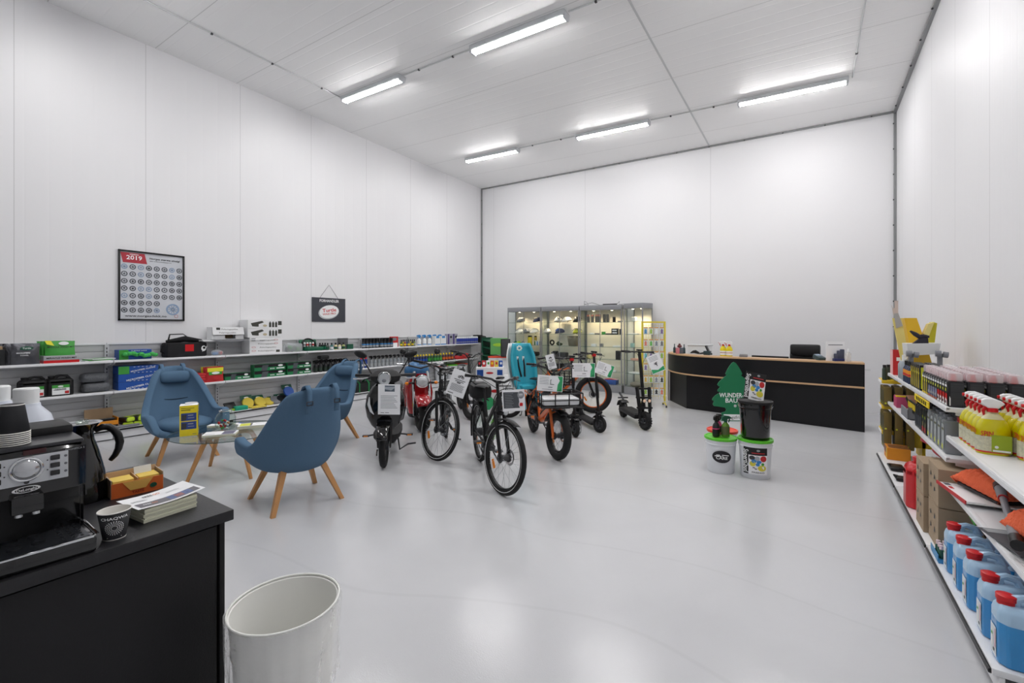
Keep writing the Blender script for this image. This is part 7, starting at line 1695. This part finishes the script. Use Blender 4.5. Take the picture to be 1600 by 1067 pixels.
o = cbox('snack_box', 'open display box with orange base and printed front at the far end of the deck', 'box', 6.5, 6.74, RD, RD+.13, .71, .20, mat('pack_orange', ''), lambda mb, M, w, h: (patch(mb, M, -w/2, w/2, h*.45, h, mat('choc_print', '8a5a44', .5, noise=.6, nscale=30)), patch(mb, M, w*.3, w/2, h*.2, h, yellow, .002), [patch(mb, XY(.11, 0, h), -.09, .09, -w*.42+w*.17*k, -w*.3+w*.17*k, (mat('choc_print', ''), shade)[k % 2], .001) for k in range(5)]), face='-')
for k in range(2):
    o = MB(shade); o.box((0, 0, .02), (.12, .22-.1*k, .03), .014); o.tube([(-.05, -.08+.04*k, .02), (-.07, -.02, .05), (-.04, .05, .03)], .01, 6); o = o.build('black_pouch'); tag(o, 'small black strap pouch on the deck edge, %s' % ('far one', 'near one')[k], 'pouch'); rput(o, .74, 6.1-.42*k, RD)
cart = mat('kraft_carton', 'a38f77', .8, noise=.05, nscale=15)
def dec_arrow(mb, M, w, h):
    for sx in (-.22, .16):
        for zz in (.3, .62): poly(mb, M, [(w*(sx-.08), h*zz), (w*(sx+.08), h*(zz+.04)), (w*sx, h*(zz+.16))], shade)
for (X, y0, y1, z0, h_, l) in ((.675, 4.34, 4.60, 0, .255, 'lower far brown carton on the deck'), (.675, 4.34, 4.60, .26, .235, 'upper far brown carton under the middle shelf'), (.70, 4.03, 4.32, 0, .28, 'lower near brown carton with black diamond mark'), (.70, 4.03, 4.32, .285, .255, 'upper near brown carton printed with dark letters')):
    o = cbox('shipping_carton', l, 'carton', y0, y1, RD+z0, RD+z0+h_, X, .48, cart, dec_arrow, face='-', group='brown cartons on the right deck')
    mb = MB(shade); w_ = y1-y0
    if 'diamond' in l:
        M = FY(.3, -w_/2-.001, h_*.55); s_ = .085
        for a, b2 in (((-1, 0), (0, 1)), ((0, 1), (1, 0)), ((1, 0), (0, -1)), ((0, -1), (-1, 0))): mb.tube([M @ Vector((a[0]*s_, a[1]*s_, 0)), M @ Vector((b2[0]*s_, b2[1]*s_, 0))], .003, 4)
        poly(mb, M, [(-.6*s_, .4*s_), (.6*s_, .4*s_), (0, s_)], shade, .001); mb.build('hazard_print', o, smooth=False)
    elif 'letters' in l: mb.text('AEROSOL', .032, FY(.27, -w_/2-.002, .05), m=shade); mb.build('print', o, smooth=False)
# blue canisters
jliq = mat('washer_blue', '2f8fd0', .2, coat=.3); jcl = mat('milky_blue', 'a9c8e2', .3, coat=.2)
def lab_none(mb, M, w, h): pass
bc = jerry('washer_canister', '', .165, .14, .30, jcl, red, liq=jliq, hm=jcl)
mb = MB(logow); M = FY(0, -.0835, 0); patch(mb, M, -.035, .035, .02, .15, mat('label_pale', 'dfe6ea', .5)); patch(mb, M, -.025, .0, .05, .13, logow, .002); patch(mb, M, -.022, -.004, .1, .112, gbr, .003); oval(mb, M, .012, .045, .01, .008, shade, .003); patch(mb, M, .018, .03, .06, .14, mat('label_pink', 'd9a9b4', .5), .002); mb.build('label', bc, smooth=False)
bp_ = Proto(bc)
for k in range(5):
    y = (3.74, 3.53, 3.33, 3.08, 2.87)[k]
    bp_.put((.765, y, RD), R(-90), 'blue washer fluid canister with red cap, front row, %s from the brown cartons' % ('first', 'second', 'third', 'fourth', 'last')[k], 'blue washer fluid canisters')
    if k < 4 or 1: bp_.put((.945, y+(.02, .0, -.02, .0, 0)[k]-.02, RD), R(-90), 'blue washer fluid canister with red cap, back row, %s from the brown cartons' % ('first', 'second', 'third', 'fourth', 'fifth')[k], 'blue washer fluid canisters')
t = thing('tiny_bottle_tray', 'blue tray of tiny pink capped bottles on the deck edge before the blue canisters', 'tray', (.70, 3.92, RD), 0)
mb = MB(mat('tray_blue', '3f8fc4', .4)); mb.box((0, 0, .01), (.07, .2, .02)); mb.box((-.036, 0, .03), (.004, .2, .04)); mb.build('tray', t)
for k in range(6):
    o = MB(mat('tiny_green', '2f5a4a', .4)); o.lathe([(.014, 0), (.015, .005), (.015, .045), (.008, .055)], 10); o.cyl((0, 0, .055), (0, 0, .078), .011, m=mat('cap_pink', 'e6cfd6', .4)); o = o.build('tiny_bottle'); tag(o, 'tiny bottle with pale pink cap in the blue tray', 'bottle', 'tiny bottles in the blue tray'); o.location = (.687+.03*(k % 2), 3.86+.045*(k//2), RD+.021)
o = MB(gbr); o.cyl((0, 0, 0), (.0, .12, .02), .03); o.lathe([(.026, .0), (.026, .002)], 16, m=logow); o = o.build('green_roll'); tag(o, 'green roll with white end lying on top of the farthest blue canister', 'roll'); rput(o, .84, 3.74, RD+.30)
# ================= right wall, near lower shelf: mops =================
mopf = mat('orange_microfibre', 'f4714a', .95, bump=1.0, bscale=90)
def mop_head(name, label, loc, rz, w, d):
    t = thing(name, label, 'mop', loc, rz, 'orange mop heads')
    def f(u, v):
        x = (u-.5)*w; y = (v-.5)*d; e = (1-(2*abs(u-.5))**4)*(1-(2*abs(v-.5))**4)
        return (x, y, .03+.085*e+.004*math.sin(v*60)+.003*math.sin(u*50))
    mb = MB(mopf); mb.grid(f, 22, 30); mb.build('pile', t, mods=[('sol', .04, -1)]); mb = MB(dgrey); mb.box((0, 0, .0), (w*.8, d*.85, .02), .008); mb.build('backing', t); return t
pk = MB(logow); pk.box((0, 0, .004), (.30, .40, .006)); pk.box((-.10, 0, .009), (.09, .38, .004), m=paper); pk.box((-.148, 0, .006), (.006, .4, .02), m=redc); patch(pk, XY(0, 0, .0115), -.13, -.10, .12, .17, ink); patch(pk, XY(0, 0, .0115), -.13, -.11, .05, .10, redc); pk = pk.build('mop_card', smooth=False)
tag(pk, 'white card backing with red edge under the far orange mop head', 'card'); rput(pk, .87, 3.86, RS4+.02, R(8))
m1 = mop_head('dust_mop', 'orange microfibre mop head on a white card, the farther of the two', (.91, 3.86, RS4+.05), R(35), .20, .36)
m1.rotation_euler = (R(4), R(-4), R(22))
m2 = mop_head('dust_mop', 'orange microfibre mop head nearest the camera at the right edge', (.90, 2.98, RS4+.10), R(10), .2, .40)
m2.rotation_euler = (0, R(-20), R(8))
mop_head('dust_mop', 'orange mop head lying behind the grey handles under the upper shelf', (1.14, 3.5, RS4+.06), R(20), .16, .4)
pk = MB(mat('slate_card', '55565a', .5)); pk.box((0, 0, .004), (.16, .32, .006)); patch(pk, XY(0, 0, .0075), -.07, .03, .1, .15, lbw); pk = pk.build('mop_card', smooth=False); tag(pk, 'dark grey card under the near orange mop head', 'card'); rput(pk, .83, 3.12, RS4+.012, R(12))
hg = mat('handle_silver', '9b9ea4', .3, .6)
for k, (a, b2, l) in enumerate((((.90, 3.70, RS4+.14), (.765, 2.90, RS4+.08), 'front one lying across the shelf edge'), ((1.02, 3.72, RS4+.12), (.98, 2.95, RS4+.12), 'middle one'), ((1.12, 3.6, RS4+.1), (1.17, 2.95, RS4+.1), 'rear one'))):
    A, B = Vector(a), Vector(b2); t = thing('telescopic_handle', 'silver and grey telescopic mop handle, ' + l, 'handle', A, 0, 'telescopic mop handles'); B = B-A; A = Vector((0, 0, 0)); L_ = lambda q: A.lerp(B, q)
    MB(hg).cyl(L_(.12), L_(.85), .015).build('tube', t); MB(mgrey).cyl(L_(.06), L_(.26), .024, .021).build('grip', t); MB(mgrey).cyl(L_(.72), L_(.9), .021, .023).build('grip', t); MB(black).cyl(L_(0), L_(.08), .026, n=12).build('joint', t); MB(black).cyl(L_(.9), L_(1), .026, n=12).build('joint', t); MB(redc).cyl(L_(.26), L_(.272), .0205).build('red_ring', t)

# ================= coffee bar items =================
CB = .9
# espresso machine
pf = P(150, 858, Z=CB)
mx, my = -2.06, .335      # body centre
t = thing('espresso_machine', 'black automatic espresso machine with silver control panel on the corner cabinet', 'coffee machine', (mx, my, CB), R(-2))
Wm = .238; front = .055
mb = MB(blackg); mb.box((-.13, 0, .16), (.34, Wm*2*.5+.0, .32), .012); mb.build('body', t)
mb = MB(blackg); vs = []
def fr(u, v):
    y = (u-.5)*Wm; return (front+.012*(1-(2*u-1)**4)-.02*(v > .9)*(v-.9)*10, y, .185+.147*v)
mb.grid(fr, 16, 8); mb.box((.0, 0, .258), (.10, Wm, .145), .012); mb.build('front_fascia', t)
mb = MB(mat('panel_silver', 'c3c6ca', .35, .4)); mb.box((front+.014, -.018, .262), (.004, .185, .085), .002); M = FX(front+.0165, -.018, .262)
for s in (-1, 1):
    for k in range(3): mb.box((front+.018, -.018+s*.062, .262+.027-.024*k), (.006, .022, .016), .004, m=blackg)
    for k in range(3): oval(mb, M, s*.086, .027-.024*k, .004, .004, ink, .001, 8)
    for k in range(2): oval(mb, M, s*.045, .022-.03*k, .002, .002, shade, .001, 8)
pn = mb.build('control_panel', t, label='silver control panel with black buttons')
mb = MB(chrome); mb.ring((front+.018, -.018, .266), .034, .004, 'X', 28, 8); mb.build('dial_ring', pn); mb = MB(mat('dial_face', 'c4c6c9', .12, .8)); mb.ball((front+.017, -.018, .266), (.012, .031, .031), 20, 8); mb.build('dial', pn)
MB(blackg).cyl((front+.014, -.018, .228), (front+.02, -.018, .228), .006).build('power_button', pn)
mb = MB(logow); mb.text('DeLonghi', .012, FX(front+.018, -.018, .205), bold=True, w=.042); l_ = mb
l_.v = l_.v; l_.T = Matrix.Translation((front+.016, -.018, .205)) @ Matrix.Diagonal((1, 3.1, 1, 1)); l_.ring((0, 0, 0), .0088, .001, 'X', 28, 4, m=logow); l_.T = Matrix(); l_.v = l_.v; l_.build('badge', t)
mb = MB(lbw); mb.text('MAGNIFICA S', .009, FX(front+.014, .09, .306), w=.045); mb.build('model_lettering', t)
mb = MB(mat('display_red', '3a1418', .2)); mb.box((front+.012, -.0, .316), (.006, .05, .014)); mb.build('display', t)
mb = MB(mat('top_grey', '2e2f33', .3)); mb.box((-.04, .0, .329), (.2, Wm*.95, .012), .004); mb.build('cup_plate', t)
mb = MB(blackm); mb.box((-.17, .03, .345), (.16, .17, .035), .012); mb.build('bean_lid', t)
mb = MB(blackm); mb.box((.03, .0, .1), (.02, Wm-.02, .15)); mb.build('brew_recess', t)
mb = MB(blackg); mb.box((.075, -.018, .165), (.05, .07, .055), .008); sp = mb.build('coffee_spout', t)
for s in (-1, 1): MB(chrome).cyl((.085, -.018+s*.018, .13), (.085, -.018+s*.018, .145), .01).build('nozzle', sp)
mb = MB(blackg); mb.box((.10, 0, .025), (.20, Wm, .05), .012); dt = mb.build('drip_tray', t)
mb = MB(chrome); mb.tube([(0.02, -Wm/2-.002, .05), (.19, -Wm/2-.002, .05), (.202, -Wm/2+.01, .05), (.202, Wm/2-.01, .05), (.19, Wm/2+.002, .05), (.02, Wm/2+.002, .05)], .004, 6); mb.build('chrome_rim', dt)
mb = MB(mat('tray_grate', '45484e', .2, .8)); mb.box((.10, 0, .05), (.17, Wm-.03, .004), .001)
for a, b2 in ((.06, -.05), (.06, .0), (.13, -.05), (.13, .0)): mb.lathe([(.016, 0.0525), (.016, .0535)], 16, c=(a, b2, 0), m=shade)
for i in range(6):
    for j in range(3): mb.box((.04+.025*i, .05+.02*j, .0525), (.01, .006, .002), m=shade)
mb.build('grate', dt)
# cup stack
cupd = mat('cup_dark', '26272a', .6); rimw_ = mat('cup_rim', 'e9e7e2', .5)
def cup(label, group='paper cups'):
    t = thing('paper_cup', label, 'cup', (0, 0, 0), 0, group)
    MB(cupd).lathe([(.027, .0), (.039, .085)], 30, cap1=False).build('wall', t, mods=[('sol', .0012, -1)])
    MB(rimw_).lathe([(.0255, .004), (.0375, .086)], 30, cap1=False).build('lining', t); MB(rimw_).ring((0, 0, .087), .0392, .0018, 'Z', 36, 8).build('rim', t); MB(rimw_).lathe([(.0275, 0), (.0278, .003)], 30, cap0=False, cap1=False).build('foot_band', t)
    return t
cs0 = P(30, 700, X=mx+.0)
cupp = Proto(cup(''))
# stack stands on the machine's cup plate
sx_, sy_ = mx-.0, my-.04
for k in range(7):
    cupp.put((sx_, sy_, CB+.336+.006*k+.089), 0, 'upside-down dark paper cup in the stack on the espresso machine, number %s from the bottom' % ('one', 'two', 'three', 'four', 'five', 'six', 'seven')[k], 'upside-down paper cups on the machine', rot=(PI, 0, 0))
topc = cupp.o
# free cup with print
q = P(182, 842, Z=CB); c_ = cup('dark paper cup with white sunburst print standing on the corner cabinet', None); c_.location = (q.x-.02, q.y+.0, CB+.0005); c_.rotation_euler = (0, 0, math.atan2(-q.y, -q.x)); c_.scale = (1.1, 1.1, 1.05)
mb = MB(logow)
def onc_(x, z, e=.0012): r = .027+.012*(z/.085)+e; a = x/.033; return (r*math.cos(a), r*math.sin(a), z)
for ring_ in range(4):
    rr = .006+.0045*ring_
    for k in range(24):
        a = 2*PI*k/24; b2 = a+.11; mb.add([onc_(rr*math.cos(a), .04+rr*math.sin(a)), onc_((rr+.0028)*math.cos(a), .04+(rr+.0028)*math.sin(a)), onc_((rr+.0028)*math.cos(b2), .04+(rr+.0028)*math.sin(b2)), onc_(rr*math.cos(b2), .04+rr*math.sin(b2))], [(0, 1, 2, 3)])
k_ = MB(logow); k_.text('CHAQWA', 1, Matrix(), bold=True); x_ = max(v.x for v in k_.v)
mb.add([onc_(v.x*.030/x_, .071+v.y*.012) for v in k_.v], k_.f)
mb.add([onc_(-.02, .009), onc_(.02, .009), onc_(.02, .0105), onc_(-.02, .0105)], [(0, 1, 2, 3)]); mb.build('print', c_, smooth=False)
# vacuum jug
q = P(116, 788, Z=CB); t = thing('vacuum_jug', 'tall black vacuum jug with curved handle beside the espresso machine', 'jug', (q.x-.03, q.y+.03, CB), R(68))
MB(blackg).lathe([(.075, 0), (.08, .008), (.079, .03), (.068, .12), (.05, .2), (.037, .245), (.034, .27), (.04, .29), (.056, .31)], 36).build('body', t)
MB(chrome).lathe([(.056, .309), (.062, .313), (.058, .315), (.03, .30), (.0, .30)], 32, cap0=False, cap1=False).build('metal_lid', t); MB(glass('lid_clear', 'e8eeea', 1)).ball((.0, 0, .318), (.022, .022, .012), 14, 6).build('lid_knob', t)
MB(black).tube([(.038, 0, .278), (.06, 0, .289), (.08, 0, .287), (.098, 0, .272), (.11, 0, .248), (.115, 0, .22), (.111, 0, .193), (.1, 0, .167), (.085, 0, .148)], [.011, .013, .0145, .015, .015, .0145, .013, .011, .008], 12).build('handle', t)
# tea box
q = P(215, 772, Z=CB); t = thing('tea_box', 'open orange cardboard box of tea bags on the corner cabinet', 'box', (-2.19, .755, CB), R(-5))
tbm = mat('tea_orange', 'd4652a', .5); tbi = mat('tea_tan', 'd9b48a', .6)
t.location = (P(200, 772, Z=CB).x-.03, P(200, 772, Z=CB).y+.03, CB)
W, D, H = .17, .12, .075
mb = MB(tbm); mb.box((D/2, 0, H*.4), (.003, W, H*.8)); mb.box((0, -W/2, H*.5), (D, .003, H), m=mat('tea_side', 'b9a58e', .6)); mb.box((0, W/2, H*.5), (D, .003, H)); mb.box((-D/2, 0, H*.55), (.003, W, H*1.1), m=tbi); mb.box((0, 0, .002), (D, W, .003)); mb.box((0, 0, H*.45), (D-.004, .003, H*.9), m=tbi)
M = FX(D/2+.002, 0, 0); poly(mb, M, [(-W*.3, H*.8), (W*.3, H*.8), (W*.15, H*.3), (-W*.15, H*.3)], mat('tea_yellow', 'e6b35a', .5)); mb.text('TASTE', .014, FX(D/2+.0035, 0, .012), m=mat('tea_red', '8a2a1a', .5), bold=True, w=.04); oval(mb, M, W*.3, H*.35, .012, .01, dgr, .003)
mb.build('carton', t, smooth=False)
MB(mat('sachet_yellow', 'e6c65a', .6)).box((0, -W*.25, H*.45), (D*.7, W*.4, H*.8), .002).build('tea_bags', t); MB(mat('sachet_yellow', '')).box((0, W*.25, H*.45), (D*.7, W*.4, H*.8), .002).build('tea_bags', t)
MB(logow).box((-.03, W*.2, H*.95), (.004, .06, H*.6), rot=(0, R(-15), 0)).build('sachet', t)
# leaflet stack
q = P(254, 802, Z=CB); random.seed(4)
sx, sy = -2.0, .66
LW_, LH_ = .297, .21
M0 = Matrix.Translation((q.x-.035, q.y+.005, CB)) @ Matrix.Rotation(R(96), 4, 'Z')
cream = mat('paper_cream', 'dcdcc6', .7)
t = thing('leaflet_stack', 'stack of white leaflets with curled top sheet on the corner cabinet', 'leaflets', M0.to_translation(), R(96))
mb = MB(cream)
for k in range(8): mb.box((random.uniform(-.002, .002), random.uniform(-.002, .002), .004+.006*k), (LH_*.82, .16, .0056), rz=R(random.uniform(-1, 1)))
mb.build('sheets', t, smooth=False)
def cur(u, v, e=0):
    x = (u-.5)*LH_*1.05+.006; y = (v-.5)*.165; return (x, y, .0525+e+.035*max(0, u-.45)**1.6*1.0+.012*max(0, .3-u))
mb = MB(paper); mb.grid(lambda u, v: cur(u, v), 18, 6)
def pc(u0, u1, v0, v1, m, e): mb.grid(lambda u, v: cur(u0+(u1-u0)*u, v0+(v1-v0)*v, e), 12, 2, m=m)
pc(.06, .95, .08, .38, mat('leaf_grey', '6e6c72', .5), .0008); pc(.5, .85, .1, .36, mat('leaf_photo', '5f6f9a', .5, noise=.6, nscale=80), .0012); pc(.6, .72, .12, .32, mat('leaf_red', '9a6a6a', .5, noise=.5, nscale=90), .0016)
for a, b2, c, d in ((.08, .3, .55, .57), (.08, .28, .6, .615), (.6, .8, .62, .635), (.6, .78, .67, .68)): pc(a, b2, c, d, lbw, .0008)
def tx(s_, u0, u1, v0, hgt, m):
    k_ = MB(m); k_.text(s_, 1, Matrix(), bold=True); a = min(v.x for v in k_.v); b2 = max(v.x for v in k_.v)
    mb.add([cur(u0+(u1-u0)*(v.x-a)/(b2-a), v0+v.y*hgt, .002) for v in k_.v], k_.f, m)
tx('FREE', .30, .44, .78, .14, shade); tx('GO', .45, .55, .78, .14, mat('orange_ink', 'e07a3a', .5)); tx('FREE', .14, .25, .22, .1, logow); tx('GO', .26, .34, .22, .1, mat('orange_ink', ''))
mb.build('top_sheet', t, smooth=False)
# two washer canisters behind the machine
wcan = mat('milk_plastic', 'd5dbe6', .3); wblue = mat('milk_blue', '4a69b0', .25)
for k, (px, py, D_) in enumerate(((46, 640, 2.62), (4, 628, 2.75))):
    p = P(px, py, D=D_); t = thing('washer_jug', 'white topped jug with blue liquid behind the espresso machine, %s' % ('right one', 'left one at the photo edge')[k], 'jug', ((-2.50, .395, CB), (-2.68, .345, CB))[k], R(-10), 'jugs behind the espresso machine')
    t.scale = (1.0, 1.0, 1.36)
    MB(wblue).lathe([(.085, 0), (.09, .01), (.09, .20), (.088, .23)], 24, sy=.9, p=.7, cap1=False).build('liquid_body', t); MB(wcan).lathe([(.088, .23), (.075, .265), (.045, .29), (.042, .3)], 24, sy=.9, p=.8, cap0=False).build('shoulder', t); MB(logow).lathe([(.035, .3), (.036, .34), (.033, .343)], 24).build('cap', t)
o = MB(paper); o.box((0, 0, .02), (.06, .05, .035), .004); o = o.build('sugar_box'); tag(o, 'small white box between the jug and the tea box', 'box'); p = P(183, 765, Z=CB); o.location = (p.x-.04, p.y+.04, CB)
# ================= waste bin =================
binm = mat('bin_ivory', 'd6d4c4', .5); bx, by = -1.585, .895
t = thing('waste_bin', 'ivory plastic waste bin with clear liner beside the corner cabinet', 'bin', (bx, by, 0))
MB(mat('bin_grey', 'f0f0ec', .5)).lathe([(.13, 0), (.135, .01), (.155, .3), (.160, .305), (.160, .315), (.157, .32), (.166, .47), (.171, .475), (.171, .485), (.168, .49), (.178, .6), (.182, .602), (.174, .598), (.165, .47), (.156, .3), (.13, .012)], 48, cap1=True).build('body', t)
def ln_(u, v):
    a = 2*PI*u; w_ = .006*math.sin(7*a+3*v)+.004*math.sin(17*a+9*v)+.004*math.sin(31*a)
    if v < .7: z = .612-.36*(v/.7); r = .192+(.008 if v > .02 else 0)+w_*(1+2*v)+.02*v*math.sin(3*a+1)
    return (r*math.cos(a), r*math.sin(a), z)
def ln2(u, v):
    a = 2*PI*u; w_ = .005*math.sin(9*a+4*v)+.003*math.sin(23*a)
    if v < .12: r = .172+.014*(v/.12); z = .56+.05*(v/.12)
    else: k = (v-.12)/.88; r = .190+.010*k+w_*(.3+k*1.6)-.025*k; z = .611-.34*k+.05*math.sin(2*a+.5)*k
    return (r*math.cos(a), r*math.sin(a), z)
MB(film('bin_liner', 'ffffff', .30, .1)).grid(ln2, 90, 16, wu=True).build('clear_liner', t, label='clear plastic liner folded over the rim')
MB(mat('liner_edge', 'f2f3ee', .4)).ring((0, 0, .606), .182, .0035, 'Z', 56, 6).build('rim', t)
# ================= things on the glass table =================
TT = TZ+.001
yb3 = mat('brochure_yellow', 'e8d223', .5); bb3 = mat('brochure_blue', '31488c', .5)
q = P(304, 682, Z=TZ); t = thing('brochure_stand', 'yellow folded card stand with blue pictures on the glass table', 'display card', (q.x-.05, q.y+.05, TT), TH+R(33))
def face(mb, M, w, h):
    patch(mb, M, -w/2, w/2, 0, h, yb3, .001); mb.text('', .02, M) if 0 else None
    patch(mb, M, -w*.42, w*.3, h*.9, h*.915, blackink, .002); patch(mb, M, -w*.42, w*.1, h*.84, h*.862, blackink, .002)
    for z in (.5, .22): patch(mb, M, -w*.42, w*.42, h*z, h*(z+.25), bb3, .002); poly(mb, M, [(-w*.4, h*(z+.02)), (-w*.15, h*(z+.02)), (-w*.12, h*(z+.2)), (-w*.38, h*(z+.2))], dgrey, .003); patch(mb, M, -w*.05, w*.25, h*(z+.16), h*(z+.19), lbw, .003); patch(mb, M, -w*.05, w*.3, h*(z+.08), h*(z+.1), lbw, .003)
    patch(mb, M, w*.2, w*.42, h*.05, h*.065, ink, .002)
mb = MB(yb3); Hh = .37
mb.box((-.10, .0, Hh/2), (.20, .002, Hh)); face(mb, FY(-.10, -.001, 0), .2, Hh)
mb.box((.0, .10, Hh/2), (.002, .20, Hh)); face(mb, FX(.001, .10, 0), .2, Hh); mb.box((-.1, .2, Hh/2), (.2, .002, Hh), m=paper); mb.box((-.2, .1, Hh/2), (.002, .2, Hh), m=paper); mb.box((-.1, .1, Hh-.002), (.199, .199, .002), m=paper)
mb.build('folded_card', t, smooth=False); MB(paper).ring((-.08, .16, Hh-.01), .07, .003, 'Z', 20, 4, sq=8).build('inner_roll', t)
t.scale = (.78, .78, .86)
q = P(348, 673, Z=TZ); t = thing('candy_jar', 'clear glass jar of wrapped sweets on the glass table', 'jar', (q.x-.05, q.y+.05, TT))
MB(glass('jar_glass', 'e9f1ee', 1.0)).lathe([(.07, 0), (.088, .01), (.1, .06), (.1, .13), (.085, .17), (.062, .19), (.06, .205)], 32, cap1=False).build('jar', t); MB(chrome).ring((0, 0, .207), .062, .005, 'Z', 28, 6).build('rim', t)
random.seed(9); cc = [red, logow, redc, gbr, logow, red, mat('candy_blue', '7fa0c4', .4), mat('candy_orange', 'c98a5a', .4), shade]
for k in range(22):
    a = random.uniform(0, 2*PI); r_ = random.uniform(0, .065); z = .018+.02*(k//5); o = MB(cc[k % 9]); o.box((0, 0, 0), (.035, .022, .02), .008); o = o.build('wrapped_sweet'); o.location = (t.location.x+r_*math.cos(a), t.location.y+r_*math.sin(a), TT+z); o.rotation_euler = (random.uniform(0, 3), random.uniform(0, 3), a); tag(o, 'small wrapped sweet inside the clear glass jar', 'sweet', 'wrapped sweets in the jar')
for nm_, px, py, rz_, w_, d_, h_, top, l in (('leaflet_stack', 342, 681, 20, .30, .17, .02, 'a', 'low stack of white leaflets at the front of the glass table'), ('leaflet_stack', 397, 668, 25, .34, .17, .03, 'b', 'thicker stack of leaflets with yellow panel at the right of the glass table'), ('business_card', 372, 664, 60, .08, .12, .006, 'c', 'white and blue card beside the glass jar'), ('booklet', 333, 668, 10, .12, .1, .02, 'd', 'small white topped booklet behind the jar on the glass table')):
    q = P(px, py, Z=TZ); mb = MB(mat('paper_cream', '')); mb.box((0, 0, h_/2), (w_, d_, h_), .001); mb.box((0, 0, h_+.001), (w_, d_, .002), m=paper); M = XY(0, 0, h_+.0025)
    if top == 'a': poly(mb, M, [(.02, -d_*.45), (.13, -d_*.45), (.13, d_*.45), (.02, d_*.45)], mat('leaf_mauve', '6d6a80', .5), 0); patch(mb, M, -.13, -.04, -.05, -.04, ink, .0)
    if top == 'b': patch(mb, M, -.15, -.05, -d_*.42, d_*.42, mat('leaf_lime', 'd3d84a', .5), 0); patch(mb, M, -.05, -.03, -d_*.42, d_*.42, ink, 0); patch(mb, M, .0, .12, .02, .03, lbw, 0)
    if top == 'c': patch(mb, M, .01, .04, -d_*.48, d_*.48, bluec, 0)
    o = mb.build(nm_, smooth=False); o.location = (q.x-.03, q.y+.03, TT); o.rotation_euler = (0, 0, TH+R(rz_)); tag(o, l, 'leaflets' if h_ > .01 else 'card')
# ================= one label per thing: tell the look-alikes of a row apart by their place =================
ORD = ['first', 'second', 'third', 'fourth', 'fifth', 'sixth', 'seventh', 'eighth', 'ninth', 'tenth', 'eleventh', 'twelfth']
SHORT = {'dark cleaner bottle with a tall black cap': 'dark cleaner bottle, tall black cap', 'white spray bottle with blue trigger': 'white sprayer with blue trigger, top shelf', 'blue tin with white cap': 'blue tin with white cap, top shelf',
         'black trigger spray bottle': 'black trigger sprayer, left middle shelf', 'grey bottle with black cap': 'grey bottle with black cap, left middle shelf', 'clear grey spray bottle': 'clear grey sprayer with black trigger, middle shelf',
         'dark blue bottle with yellow cap': 'dark blue bottle with yellow cap, middle shelf', 'green bottle with yellow cap': 'green bottle with yellow cap, middle shelf', 'plum bottle with yellow cap': 'plum bottle with yellow cap, middle shelf',
         'yellow cleaner sprayer': 'yellow cleaner sprayer, near right shelf', 'black oil bottle with clear cap': 'black oil bottle with clear cap, right shelf', 'black and yellow additive': 'black and yellow additive bottle, right shelf',
         'blue bottle with flame': 'blue bottle with flame label, right shelf', 'olive brown can on the upper': 'olive can, upper yellow display tray', 'olive brown can on the middle': 'olive can, middle yellow display tray', 'olive brown can on the lowest': 'olive can, lowest yellow display tray',
         'black bottle with blurred': 'black bottle, right middle shelf', 'black bottle with lime': 'black bottle with lime seal, right middle shelf', 'grey oil can': 'grey oil can, right middle shelf', 'red foil pack': 'red foil pack, right middle shelf',
         'yellow and black card': 'yellow and black card, right middle shelf', 'small bottle in the mixed': 'small mixed coloured bottle, top shelf', 'small dark green bottle': 'small dark green bottle, yellow display', 'tiny bottle with pale': 'tiny bottle with pink cap, blue tray',
         'slim small bottle': 'slim small bottle, first display cabinet', 'grey blister card': 'grey blister card, third display cabinet', 'plain grey blister': 'plain grey blister card, third display cabinet', 'black accessory bag low': 'black accessory bag, low in first cabinet', 'blue aerosol': 'blue aerosol can'}
bpy.context.view_layer.update()
sets = {}
for o in list(COL.objects):
    if o.parent or 'label' not in o or o.get('kind') == 'structure': continue
    sets.setdefault(o['label'], []).append(o)
keyd = {}
for lb, os_ in sets.items():
    if len(os_) < 2: continue
    k = next((v for q, v in SHORT.items() if lb.startswith(q)), None)
    if k: keyd.setdefault(k, []).extend(os_)
for lb, os_ in keyd.items():
    right = os_[0].location.x > .3; front = os_[0].location.y > 9.9
    # depth axis away from the room, running axis left to right
    if right: dep = lambda o: o.location.x; run = lambda o: -o.location.y
    elif front: dep = lambda o: 0; run = lambda o: o.location.x
    else: dep = lambda o: -o.location.x; run = lambda o: o.location.y
    rows = []
    for o in sorted(os_, key=dep):
        if rows and dep(o)-dep(rows[-1][0]) < .045: rows[-1].append(o)
        else: rows.append([o])
    for i, rw in enumerate(rows):
        for j, o in enumerate(sorted(rw, key=run)):
            rn = '' if len(rows) == 1 else (', front row' if i == 0 else ', back row' if i == len(rows)-1 else ', %s row' % ORD[i])
            o['label'] = lb + rn + ', ' + (ORD[j] if j < 12 else 'last') + ' from the left'
            if 'group' not in o: o['group'] = lb
